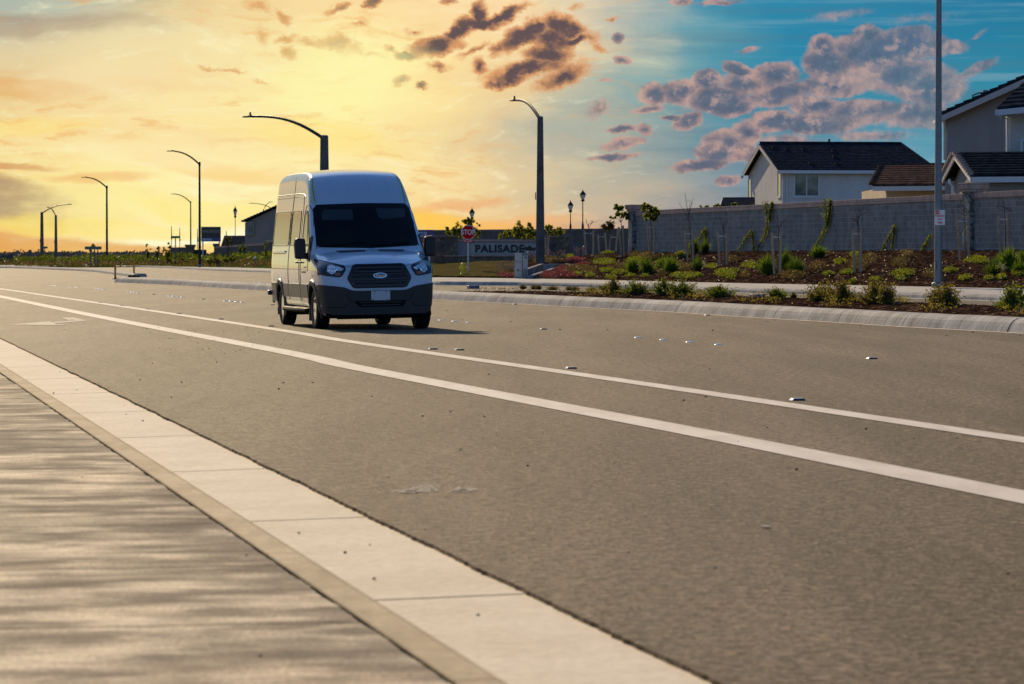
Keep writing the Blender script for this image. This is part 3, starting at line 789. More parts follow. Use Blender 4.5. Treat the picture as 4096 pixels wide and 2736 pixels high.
# worn arrow on the lane
mb = MB()
sx = 400 / 2348.0
def q(pl, z=.005):
    w_ = [G(x * sx, 1230 + y * sx) + Vector((0, 0, z)) for x, y in pl]
    mb.face(w_)
q([(180,414),(600,378),(1180,330),(1190,352),(870,372),(820,400),(400,416)])
q([(560,412),(880,372),(1200,352),(1320,400),(1505,404),(1505,424),(1000,422)], .006)
q([(1190,352),(1560,326),(1640,310),(2015,300),(1985,322),(1350,372),(1240,372)])
q([(1440,244),(1570,236),(1730,312),(1640,316)])
q([(1570,240),(1720,238),(1980,296),(1960,304),(1740,306)], .006)
o = mb.build('arrow_marking', M['worn_paint']); tag(o, kind='structure')
o.data.materials[0] = M['worn_paint']
# worn paint smears on the asphalt
for i, (cx, cy, rx, ry) in enumerate([(1700,1955,75,16),(1850,1962,60,9),(1640,1968,60,8)]):
    mb = MB()
    for k in range(260):
        p = G(cx + rnd.gauss(0, rx * .42), cy + rnd.gauss(0, ry * .42)) + Vector((0, 0, .004 + .001 * i)); r = rnd.uniform(.004, .016)
        mb.face([p + Vector((r * rnd.uniform(.5, 1) * math.cos(a_), r * rnd.uniform(.5, 1) * math.sin(a_), 0)) for a_ in (0, 1.2, 2.5, 3.8, 5.0)])
    o = mb.build('paint_smear', M['paint']); tag(o, kind='structure')
# ---- planted median and its narrow nose
MED = [(447,1130),(682,1140.5),(859,1152),(1093,1165.5),(1400,1181),(1730,1199),(2071,1216.5),(2337,1231),(2662,1248),(2900,1264),(3328,1290),(3625,1309),(4096,1335)]
wp = [G(*p) for p in MED]
wp.append(wp[-1] + (wp[-1] - wp[-2]).normalized() * 30)
pl = resample(wp, .45); ns_ = normals(pl)
if ns_[0].y < 0: ns_ = [-n for n in ns_]
arc = [0.0]
for a, b in zip(pl, pl[1:]): arc.append(arc[-1] + (b - a).length)
def pxof(v):
    d = v - Vector((0, 0, CAMH)); f_ = d.y * _cp - d.z * _sp; u_ = d.y * _sp + d.z * _cp
    return 2048 + d.x / f_ * F, 1368 - u_ / f_ * F
MW = [(440,.75),(1093,.9),(1650,1.05),(1760,1.25),(1990,1.9),(2337,2.4),(3200,3.0),(4096,3.4),(5200,3.4)]
roll = [(0.0, -.01), (.015, .03), (.05, .10), (.09, .165), (.14, .21), (.20, .238), (.28, .25), (.40, .252)]
mk = MB(); mm = MB(); lip = MB()
# joint positions measured along the median
j0 = min(range(len(pl)), key=lambda i: abs(pxof(pl[i])[0] - 3625)); jo = arc[j0] % 4.05
def med_rows(i):
    p = pl[i]; n = ns_[i]; w = interp(MW, pxof(p)[0])
    dmg = .004 * noise.noise(p * 1.7)
    # nose is rounded
    k = min(1.0, arc[i] / .7); sh = (1 - math.sqrt(max(0, 1 - (1 - k) ** 2))) * w * .45
    rk = min(1.0, (w - 2 * sh) / .95)
    fr = [p + n * (sh + d * rk) + Vector((0, 0, z * (.55 + .45 * k) + (dmg if z > .1 else 0))) for d, z in roll]
    bk = [p + n * (w - sh - d * rk) + Vector((0, 0, z * (.55 + .45 * k))) for d, z in roll][::-1]
    return fr, bk, w
prevr = None; prevj = None
for i in range(len(pl)):
    fr, bk, w = med_rows(i)
    j = int((arc[i] - jo + 405) / 4.05)
    if prevr is not None:
        pf, pb, pw = prevr
        gap = (j != prevj)
        def seg(A_, B_):
            for k in range(len(A_) - 1):
                if gap:
                    m0 = A_[k].lerp(B_[k], .46); m1 = A_[k + 1].lerp(B_[k + 1], .46); n0 = A_[k].lerp(B_[k], .52); n1 = A_[k + 1].lerp(B_[k + 1], .52)
                    dn = Vector((0, 0, -.03)) + ns_[i] * .03
                    mk.face([A_[k], A_[k + 1], m1, m0]); mk.face([n0, n1, B_[k + 1], B_[k]])
                    mk.face([m0, m1, m1 + dn, m0 + dn]); mk.face([n0 + dn, n1 + dn, n1, n0]); mk.face([m0 + dn, m1 + dn, n1 + dn, n0 + dn])
                else: mk.face([A_[k], A_[k + 1], B_[k + 1], B_[k]])
        seg(pf, fr); seg(pb, bk)
        a0, a1 = pf[-1], pb[0]; b0, b1 = fr[-1], bk[0]
        if w < 1.2: mk.face([a0, a1, b1, b0])
        else:
            N_ = 8; ra = []; rb = []
            for k in range(N_ + 1):
                t_ = k / N_; h = .14 * math.sin(math.pi * min(1, t_ * 1.0)) * min(1, (w - 1.2) / 1.2)
                for lst, x0, x1 in ((ra, a0, a1), (rb, b0, b1)):
                    v_ = x0.lerp(x1, t_); v_ = v_ + Vector((0, 0, h - .02 * (1 - abs(2 * t_ - 1)) + .03 * noise.noise(v_ * 2.3) * (1 - abs(2 * t_ - 1)))); lst.append(v_)
            for k in range(N_): mm.face([ra[k], ra[k + 1], rb[k + 1], rb[k]])
        l0 = pl[i - 1] - ns_[i - 1] * (.06 + .04 * noise.noise(pl[i - 1] * 3)); l1 = pl[i] - ns_[i] * (.06 + .04 * noise.noise(pl[i] * 3))
        z = Vector((0, 0, .012)); lip.face([l0 + z * .5, pl[i - 1] + ns_[i - 1] * .02 + z, pl[i] + ns_[i] * .02 + z, l1 + z * .5])
    prevr = (fr, bk, w); prevj = j
fr, bk, w = med_rows(0); mk.face(fr + bk)
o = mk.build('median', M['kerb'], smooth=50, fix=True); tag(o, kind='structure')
o = mm.build('median_mulch', M['mulch'], smooth=80); tag(o, kind='structure')
o = lip.build('median_lip', M['gutter']); tag(o, kind='structure')
MEDW = (pl, ns_, arc)
def med_at(px, f):
    "point on the median mulch at image column px, fraction f across"
    i = min(range(len(pl_med)), key=lambda k: abs(pxof(pl_med[k] + ns_med[k] * .42)[0] - px))
    p = pl_med[i]; w = interp(MW, pxof(p)[0])
    d = .42 + (w - .84) * f
    return p + ns_med[i] * d + Vector((0, 0, .24 + .12 * math.sin(math.pi * f)))
pl_med, ns_med = pl, ns_
# ---- far kerb, gutter and pavement
FB = [(-500,1066),(0,1066.5),(300,1068),(560,1068.5),(682,1072),(830,1082),(1093,1091.5),(1400,1118),(1730,1141),(2071,1143.5),(2337,1149),(2662,1157.5),(2850,1168),(3450,1186),(4096,1207),(4700,1231)]
FK = [(-500,1063,281),(0,1063,281),(300,1066,262),(560,1065,272),(682,1066,262),(900,1069,225),(1093,1074,193),(1400,1092,150),(1640,1104,124),(1730,1109,117),(1970,1112,114),(2160,1114.5,112),(2337,1118,109),(2550,1123,103.5),(2850,1130,96),(3200,1137,87),(3600,1144,81),(4096,1155,75),(4700,1170,68)]
BK = [(-500,1042,330),(0,1042,330),(300,1042,320),(560,1040,310),(682,1036,290),(900,1034,255),(1093,1030,222),(1400,1034,185),(1640,1045,152),(1730,1046,139),(1970,1046,134),(2160,1040,134),(2337,1022,131),(2550,1008,119),(2850,1004,111.5),(3200,1001,103.5),(3600,999,96),(4096,998,88),(4700,996,79)]
def smooth_tab(tab, n=2):
    return tab
def far_front(px): y, D_ = interp(FK, px); return P(px, y, D_)
def far_back(px): y, D_ = interp(BK, px); return P(px, y, D_)
pxs = [-500 + 20 * i for i in range(261)]
base = [G(p, interp(FB, p)) for p in pxs]
# soften corners
for _ in range(3): base = [base[0]] + [(a + b * 2 + c) / 4 for a, b, c in zip(base, base[1:], base[2:])] + [base[-1]]
nb = normals(base)
if nb[100].y < 0: nb = [-n for n in nb]
kf = [(-.55, .006), (-.02, .010), (0, .0), (.02, .09), (.06, .15), (.12, .165), (.24, .168)]
mg = MB(); mk = MB(); mw = MB()
rows_ = []
for p, n, px in zip(base, nb, pxs):
    r_ = [p + n * d + Vector((0, 0, z)) for d, z in kf]
    f_ = far_front(px)
    rows_.append((r_, f_))
ffs = [r[1] for r in rows_]
for _ in range(2): ffs = [ffs[0]] + [(a + b * 2 + c) / 4 for a, b, c in zip(ffs, ffs[1:], ffs[2:])] + [ffs[-1]]
acc = 0
for i in range(len(rows_) - 1):
    A_, B_ = rows_[i][0], rows_[i + 1][0]
    mg.face([A_[0], A_[1], B_[1], B_[0]])
    for k in range(2, len(kf) - 1): mk.face([A_[k], A_[k + 1], B_[k + 1], B_[k]])
    mw.face([A_[-1] + Vector((0,0,.002)), ffs[i], ffs[i + 1], B_[-1] + Vector((0,0,.002))])
o = mg.build('far_gutter', M['walk']); tag(o, kind='structure')
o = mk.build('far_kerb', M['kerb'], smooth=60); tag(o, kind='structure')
o = mw.build('far_pavement', M['walk']); tag(o, kind='structure')
# ---- planted bank behind the far pavement
def bank(px, t_):
    f_ = far_front(px); b_ = far_back(px)
    v = f_.lerp(b_, t_)
    v.z = f_.z + (b_.z - f_.z) * (t_ ** .8) + .10 * noise.noise(v * .35) * math.sin(math.pi * min(1, max(0, t_)))
    return v
def bank_at(px, py):
    lo, hi = 0.0, 1.0
    for _ in range(22):
        m_ = (lo + hi) / 2
        if pxof(bank(px, m_))[1] > py: lo = m_
        else: hi = m_
    return bank(px, (lo + hi) / 2)
def bank_sheet(name, p0, p1, step, t0, t1, nt, mat, lift=0.0, rough=0.0, ragged=0.0):
    mb = MB(); n = int((p1 - p0) / step); idx = {}
    for i in range(n + 1):
        for k in range(nt + 1):
            px = p0 + step * i; t_ = t0 + (t1 - t0) * k / nt
            if ragged and k in (0, nt): t_ += ragged * noise.noise(Vector((px * .03, k, 3)))
            v = bank(px, t_) if t_ > 0 else ffs_at(px)
            v = v + Vector((0, 0, lift + rough * (noise.noise(v * 3.1) + .6 * noise.noise(v * 7))))
            idx[i, k] = len(mb.v); mb.v.append(tuple(v))
    for i in range(n):
        for k in range(nt): mb.f.append((idx[i, k], idx[i + 1, k], idx[i + 1, k + 1], idx[i, k + 1])); mb.m.append(0)
    o = mb.build(name, mat, smooth=60); tag(o, kind='structure'); return o
def ffs_at(px): return bank(px, 0.0)
bank_sheet('planting_bank', 1640, 4700, 10, -.02, 1.03, 30, M['mulch'], 0, .035)
bank_sheet('far_planting_bank', -500, 1640, 20, -.01, 1.03, 12, M['crop'], 0, .05)
# level ground behind the walls
mb = MB()
for i in range(-500, 4700, 40):
    a = far_back(i); b = far_back(i + 40)
    a2 = a + Vector((a.x * .9, 130, 0)); b2 = b + Vector((b.x * .9, 130, 0))
    dz_ = Vector((0, 0, -.03)); mb.face([a + dz_, b + dz_, b2 + dz_, a2 + dz_])
o = mb.build('plateau', M['field']); tag(o, kind='structure')
bank_sheet('lawn', 1560, 2075, 12, .015, .965, 14, M['lawn'], .045, .012, .03)
# ---- low kerbed island on the far left
IS = [(-420,1069),(0,1072),(238,1080.5),(362,1087),(429,1095),(530,1108)]
wp = [G(*p) for p in IS]; ip = resample(wp, 1.2); inn = normals(ip)
if inn[3].y < 0: inn = [-n for n in inn]
mb = MB(); prev = None
for p, n in zip(ip, inn):
    row = [p + n * d + Vector((0, 0, z)) for d, z in [(0, 0), (.05, .13), (.12, .19), (.2, .2), (.7, .21), (.8, .17), (.85, 0)]]
    if prev:
        for k in range(6): mb.face([prev[k], prev[k + 1], row[k + 1], row[k]])
    prev = row
mb.face(prev)
o = mb.build('traffic_island', M['kerb'], smooth=50); tag(o, kind='structure')
# ------------------------------------------------------------------ the van
VL = 5.95
TOP = [(0,.70),(.015,.84),(.04,.98),(.08,1.08),(.13,1.13),(.20,1.165),(.35,1.23),(.55,1.30),(.75,1.36),(.86,1.385),(.90,1.41),(1.0,1.515),(1.2,1.72),(1.4,1.925),(1.6,2.125),(1.66,2.18),(1.74,2.26),(1.9,2.42),(2.1,2.585),(2.3,2.70),(2.5,2.765),(2.8,2.805),(3.3,2.83),(4.3,2.84),(5.3,2.83),(5.7,2.80),(5.85,2.75),(5.92,2.66),(5.95,2.52)]
HW = [(.2,.93),(.35,.975),(.55,1.005),(.8,1.025),(1.0,1.03),(1.2,1.02),(1.4,.998),(1.6,.975),(1.9,.94),(2.2,.90),(2.5,.858),(2.7,.835),(2.85,.82)]
BOT = [(0,.245),(.1,.24),(.5,.24),(.8,.30),(1.6,.33),(5.0,.34),(5.7,.36),(5.95,.42)]
QN = [(0,.90),(.04,.93),(.1,.955),(.2,.975),(.4,.99),(.8,1.0),(5.7,1.0),(5.85,.99),(5.95,.965)]
RX = [(0,.16),(.15,.30),(.5,.34),(.85,.22),(1.2,.13),(1.6,.12),(1.9,.11),(2.3,.12),(2.8,.15),(5.95,.16)]
RZ = [(0,.06),(.15,.09),(.5,.14),(.85,.12),(1.2,.10),(1.6,.12),(1.9,.13),(2.3,.15),(2.8,.18),(5.95,.18)]
CR = [(0,.0),(.2,.03),(.8,.05),(1.2,.02),(1.7,.03),(2.4,.04),(5.95,.04)]
BEND = [(0,.30),(.9,.27),(1.7,.24),(2.2,.18),(2.8,.04),(3.2,0),(5.95,0)]
def vbend(x, y): return y + interp(BEND, y) * abs(x) ** 2.6
def vsection(y):
    zt = interp(TOP, y); zb = interp(BOT, y); q_ = interp(QN, y); rx = interp(RX, y); rz = min(interp(RZ, y), (zt - zb) * .4); cr = interp(CR, y)
    zs = zt - cr - rz; pts_ = []
    wb = interp(HW, zb) * q_
    pts_ += [(0.0, zb), (wb * .5, zb), (wb - .05, zb), (wb - .01, zb + .02)]
    for k in range(1, 23):
        z = zb + .03 + (zs - zb - .03) * k / 22; pts_.append((interp(HW, z) * q_, z))
    ws = pts_[-1][0]
    for k in range(1, 9):
        a = math.pi / 2 * k / 8; pts_.append((ws - rx * (1 - math.cos(a)), zs + rz * math.sin(a)))
    we = ws - rx
    for k in range(1, 9):
        x = we * (1 - k / 8); pts_.append((x, zt - cr * (x / max(we, .01)) ** 2))
    return pts_
ysec = sorted(set([round(v, 3) for v in [0,.007,.015,.027,.04,.06,.08,.105,.13,.165,.2,.27] + [.35 + .06 * i for i in range(9)] + [.86,.88,.90,.95] + [1.0 + .06 * i for i in range(12)] + [1.74 + .08 * i for i in range(15)] + [2.95 + .15 * i for i in range(19)] + [5.75,5.8,5.85,5.885,5.92,5.935,5.95]]))
ysec = [y for y in ysec if y <= 5.95]
secs = [vsection(y) for y in ysec]; NP = len(secs[0])
WHEELS = [1.02, 4.77]; AR = .455; WR = .352
bv = []; bf = []
for y, s in zip(ysec, secs):
    for x, z in s: bv.append((x, vbend(x, y), z))
    for x, z in s[1:-1]: bv.append((-x, vbend(x, y), z))
RW = NP + NP - 2
def vid(i, k, side): # side +1/-1
    if side > 0 or k == 0 or k == NP - 1: return i * RW + k
    return i * RW + NP + k - 1
open_f = []
for i in range(len(ysec) - 1):
    for k in range(NP - 1):
        for sd in (1, -1):
            a, b, c, d = vid(i, k, sd), vid(i, k + 1, sd), vid(i + 1, k + 1, sd), vid(i + 1, k, sd)
            cy = sum(bv[v][1] for v in (a, b, c, d)) / 4; cz = sum(bv[v][2] for v in (a, b, c, d)) / 4; cx = sum(bv[v][0] for v in (a, b, c, d)) / 4
            face = (a, b, c, d) if sd < 0 else (d, c, b, a)
            bf.append(face)
            ok = True
            for wy in WHEELS:
                if (cy - wy) ** 2 + (cz - WR) ** 2 < (AR - .01) ** 2 and abs(cx) > .45: ok = False
            open_f.append(ok)
# caps with their own grid, so the nose keeps its curve
def cap(i, flip):
    s = secs[i]; MC = 14; y0 = ysec[i]; grid = []
    for k in range(NP):
        x, z = s[k]; row = []
        for m_ in range(MC + 1):
            xx = -x + 2 * x * m_ / MC; row.append(len(bv)); bv.append((xx, vbend(xx, y0), z))
        grid.append(row)
    for k in range(NP - 1):
        for m_ in range(MC):
            q4 = (grid[k][m_], grid[k][m_ + 1], grid[k + 1][m_ + 1], grid[k + 1][m_])
            bf.append(q4 if not flip else q4[::-1]); open_f.append(True)
cap(0, False); cap(len(ysec) - 1, True)
bvh = BVHTree.FromPolygons([Vector(v) for v in bv], bf)
VANROT = rad(12.3)
van = empty('van', (-2.242, 60.0, 0), VANROT, 'white high-roof cargo van driving towards the camera with black bumper and mirrors', 'van')
ROLL = rad(1.15)
mb = MB(); mb.v = list(bv); mb.f = [f_ for f_, ok in zip(bf, open_f) if ok]; mb.m = [0] * len(mb.f)
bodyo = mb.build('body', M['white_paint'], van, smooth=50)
def cast(a, b, mode):
    "drop a point of an outline onto the body; mode front or side +1/-1"
    if mode == 'front': o_ = Vector((a, -3, b)); d_ = Vector((0, 1, 0))
    elif mode == 'top': o_ = Vector((a, b, 6)); d_ = Vector((0, 0, -1))
    else: o_ = Vector((3 * mode, a, b)); d_ = Vector((-mode, 0, 0))
    h = bvh.ray_cast(o_, d_)
    if h[0] is None: return None
    n = h[1]
    if n.dot(d_) > 0: n = -n
    return h[0], n
def inside(p, poly):
    x, y = p; c = False; j = len(poly) - 1
    for i in range(len(poly)):
        xi, yi = poly[i]; xj, yj = poly[j]
        if (yi > y) != (yj > y) and x < (xj - xi) * (y - yi) / (yj - yi + 1e-12) + xi: c = not c
        j = i
    return c
def patch(name, outline, mode, off, mat, parent=van, step=.05, depth=.03, mirror=False, smooth=True, label=None):
    "a panel that follows the body, standing off by off, with its edge returned into the body"
    res = []
    for sgn in ((1, -1) if mirror else (1,)):
        ol = [(p[0] * sgn, p[1]) for p in outline] if mode in ('front', 'top') else outline
        md = mode if mode in ('front', 'top') else mode * sgn
        per = []
        for i, p in enumerate(ol):
            q_ = ol[(i + 1) % len(ol)]; L = math.dist(p, q_); n = max(1, int(L / step))
            for k in range(n): per.append((p[0] + (q_[0] - p[0]) * k / n, p[1] + (q_[1] - p[1]) * k / n))
        x0 = min(p[0] for p in per); x1 = max(p[0] for p in per); y0 = min(p[1] for p in per); y1 = max(p[1] for p in per)
        grid = []
        yy_ = y0 + step * .5
        while yy_ < y1:
            xx = x0 + step * .5
            while xx < x1:
                if inside((xx, yy_), per) and min((xx - p[0]) ** 2 + (yy_ - p[1]) ** 2 for p in per) > (step * .45) ** 2: grid.append((xx, yy_))
                xx += step
            yy_ += step
        allp = [Vector(p) for p in per + grid]; n = len(per)
        r = delaunay_2d_cdt(allp, [(i, (i + 1) % n) for i in range(n)], [list(range(n))], 1, 1e-6)
        vs = r[0]; fs = r[2]
        mb = MB(); pos = []
        for v in vs:
            h = cast(v.x, v.y, md)
            if h is None:
                pos.append(None); continue
            pos.append((h[0] + h[1] * off, h[0] - h[1] * depth))
        idm = {}
        for i, p in enumerate(pos):
            if p is not None: idm[i] = len(mb.v); mb.v.append(tuple(p[0]))
        edges = {}
        for f_ in fs:
            if all(i in idm for i in f_):
                mb.f.append(tuple(idm[i] for i in f_)); mb.m.append(0)
                for a, b in zip(f_, list(f_[1:]) + [f_[0]]): edges[(a, b)] = 1
        for (a, b) in list(edges):
            if (b, a) not in edges:
                i = len(mb.v); mb.v.append(tuple(pos[a][1])); mb.v.append(tuple(pos[b][1]))
                mb.f.append((idm[b], idm[a], i, i + 1)); mb.m.append(0)
        o = mb.build(name, mat, parent, smooth=45 if smooth else False)
        if label: o['label'] = label
        res.append(o)
    return res
def line_on(name, pl, mode, w, mat, parent=van, off=.002, mirror=False):
    for sgn in ((1, -1) if mirror else (1,)):
        md = mode if mode in ('front', 'top') else mode * sgn
        pts_ = []
        for a, b in zip(pl, pl[1:]):
            n = max(1, int(math.dist(a, b) / .06))
            for k in range(n): pts_.append((a[0] + (b[0] - a[0]) * k / n, a[1] + (b[1] - a[1]) * k / n))
        pts_.append(pl[-1]); path = []
        for p in pts_:
            h = cast(p[0] * (sgn if mode in ('front', 'top') else 1), p[1], md)
            if h: path.append(h[0] + h[1] * off)
        if len(path) > 1:
            mb = MB(); mb.tube(path, w / 2, 5); mb.build(name, mat, parent, smooth=True)
def ov(cx, cy, rx, ry, n=14, rot=0):
    ca, sa = math.cos(rot), math.sin(rot)
    return [(cx + rx * math.cos(t_) * ca - ry * math.sin(t_) * sa, cy + rx * math.cos(t_) * sa + ry * math.sin(t_) * ca) for t_ in [2 * math.pi * k / n for k in range(n)]]
# windscreen with black border
ws = patch('windscreen', [(-.905,1.40),(-.875,1.465),(-.865,1.43),(0,1.40),(.865,1.43),(.875,1.465),(.905,1.42),(.86,2.09),(.79,2.175),(0,2.19),(-.79,2.175),(-.86,2.09)], 'front', .008, M['screen'], depth=.02)[0]
patch('sun_visor', [(-.74,1.96),(-.73,1.90),(-.22,1.90),(-.2,1.95),(-.2,2.08),(-.68,2.08)], 'front', .0095, M['screen_in'], ws)
patch('sun_visor', [(.25,1.93),(.32,1.90),(.74,1.93),(.76,2.08),(.22,2.09)], 'front', .0095, M['screen_in'], ws)
# wipers
mb = MB()
for a, b in (((-.80, 1.43), (-.15, 1.49)), ((.0, 1.42), (.72, 1.47))):
    path = []
    for k in range(9):
        h = cast(a[0] + (b[0] - a[0]) * k / 8, a[1] + (b[1] - a[1]) * k / 8, 'front'); path.append(h[0] + h[1] * .03)
    mb.tube(path, .010, 5)
mb.build('wiper', M['deepblack'], van)
# bonnet shut lines, vents
for sgn in (1, -1):
    patch('bonnet_vent', [(sgn * .12,1.345),(sgn * .55,1.33),(sgn * .60,1.362),(sgn * .12,1.372)], 'front', .006, M['blackplastic'], step=.04)
line_on('shut_line', [(.44,1.085),(.58,1.10),(.62,1.13)], 'front', .007, M['deepblack'], mirror=True)
# grille
gr = patch('grille', [(-.40,1.125),(.40,1.125),(.455,1.10),(.555,.905),(.55,.86),(.475,.735),(.43,.715),(-.43,.715),(-.475,.735),(-.55,.86),(-.555,.905),(-.455,1.10)], 'front', .012, M['blackplastic'], step=.04)[0]
def gbar(pl, r=.014):
    path = []
    for i, p in enumerate(pl):
        q_ = pl[(i + 1) % len(pl)]; n = max(1, int(math.dist(p, q_) / .05))
        for k in range(n):
            h = cast(p[0] + (q_[0] - p[0]) * k / n, p[1] + (q_[1] - p[1]) * k / n, 'front')
            if h: path.append(h[0] + Vector((0, -1, 0)) * .020)
    path.append(path[0]); mb = MB(); mb.tube(path, r, 6, caps=False); mb.build('grille_bar', M['grillebar'], gr, smooth=True)
gbar([(-.36,1.065),(.36,1.065),(.42,1.035),(.44,.995),(-.44,.995),(-.42,1.035)])
gbar([(-.44,.955),(.44,.955),(.485,.93),(.50,.89),(.47,.86),(-.47,.86),(-.50,.89),(-.485,.93)])
gbar([(-.47,.83),(.47,.83),(.465,.79),(.42,.75),(-.42,.75),(-.465,.79)])
for z in (1.095, 1.03, .975, .91, .845, .79):
    w = .40 if z > 1.05 else .47
    line_on('grille_slat', [(-w, z), (w, z)], 'front', .010, M['deepblack'], gr, off=.016)
hrim = patch('badge', ov(0, .925, .118, .045, 20), 'front', .034, M['chrome'], gr, step=.03, depth=.0)[0]
patch('badge_face', ov(0, .925, .106, .036, 20), 'front', .037, M['emblem'], hrim, step=.03, depth=-.03)
h = cast(0, .925, 'front')
text_mesh('badge_lettering', 'Ford', M['chrome'], hrim, .068, upright(h[0].x, h[0].y - .040, h[0].z, 0), .002, .001, 1.35, .35)
# front bumper, black plastic, with intake and plate
bp = patch('bumper', [(-1.02,.78),(-.98,.785),(-.72,.755),(-.60,.735),(-.50,.69),(-.42,.675),(.42,.675),(.50,.69),(.60,.735),(.72,.755),(.98,.785),(1.02,.78),(1.02,.42),(.97,.32),(.85,.27),(.5,.262),(-.5,.262),(-.85,.27),(-.97,.32),(-1.02,.42)], 'front', .022, M['blackplastic'], depth=.03)[0]
patch('lower_intake', [(-.46,.50),(.46,.50),(.38,.395),(-.36,.395)], 'front', .0245, M['deepblack'], bp, depth=.0)
line_on('intake_slat', [(-.36,.47),(.36,.47)], 'front', .012, M['greyplastic'], bp, off=.026)
line_on('intake_slat', [(-.33,.425),(.33,.425)], 'front', .012, M['greyplastic'], bp, off=.026)
line_on('bumper_crease', [(-.95,.40),(-.62,.395),(-.50,.50),(-.58,.62)], 'front', .010, M['deepblack'], bp, off=.021)
line_on('bumper_crease', [(.95,.40),(.62,.395),(.50,.50),(.58,.62)], 'front', .010, M['deepblack'], bp, off=.021)
pl_ = patch('number_plate', [(-.165,.655),(-.155,.668),(.15,.668),(.16,.655),(.16,.515),(.15,.505),(-.15,.505),(-.165,.515)], 'front', .036, M['plate'], depth=-.02)[0]
for x, z in ((-.10,.65),(.09,.65),(-.13,.515),(.12,.515)):
    patch('plate_bolt', ov(x, z, .010, .010, 8), 'front', .039, M['deepblack'], pl_, step=.02, depth=-.03)
# headlights
HL = [(.575,1.07),(.60,1.105),(.74,1.145),(.985,1.225),(.995,1.20),(1.0,.955),(.90,.945),(.69,.915),(.64,.935),(.575,1.035)]
for sgn in (1, -1):
    hl = patch('headlight', [(x * sgn, z) for x, z in HL], 'front', .008, M['lampglass'], step=.04)[0]
    patch('reflector', [(sgn * x, z) for x, z in ov(.795, 1.045, .072, .080, 16)], 'front', .0115, M['refl'], hl, step=.03, depth=0)
    patch('reflector', [(sgn * x, z) for x, z in [(.60,1.05),(.70,1.095),(.75,1.10),(.74,1.03),(.66,1.015)]], 'front', .011, M['refl'], hl, step=.03, depth=0)
    patch('bulb', [(sgn * x, z) for x, z in ov(.80, 1.045, .013, .020, 10)], 'front', .0125, M['chrome'], hl, step=.02, depth=0)
    patch('bezel', [(sgn * x, z) for x, z in [(.72,1.0),(.76,.975),(.87,1.0),(.885,1.03),(.80,.985)]], 'front', .0122, M['alloy'], hl, step=.03, depth=0)
    patch('indicator', [(sgn * x, z) for x, z in [(.66,.985),(.72,.99),(.76,.965),(.73,.935),(.67,.94)]], 'front', .011, M['amber'], hl, step=.03, depth=0)
    line_on('lamp_edge', [(sgn * x, z) for x, z in HL + [HL[0]]], 'front', .010, M['deepblack'], hl, off=.008)
# brow seams on the high roof
for x in (-.52, -.18, .18, .52):
    line_on('roof_rib', [(x, 2.34), (x * .98, 2.735)], 'front', .007, M['white_paint'], off=.001)
line_on('roof_seam', [(-.80,2.22),(-.80,2.5),(-.76,2.66)], 'front', .012, M['greyplastic'], mirror=True)
# lime dot decals climbing the roof corner
for sgn in (1, -1):
    for i in range(13):
        z = 2.20 + i * .038; x = .835 - .0045 * i + (.022 if i % 2 else -.020)
        patch('dot_decal', [(sgn * a_, b_) for a_, b_ in ov(x, z, .020 + .004 * (i % 3), .017, 10, .3)], 'front', .003, M['lime'], step=.02, depth=.002)
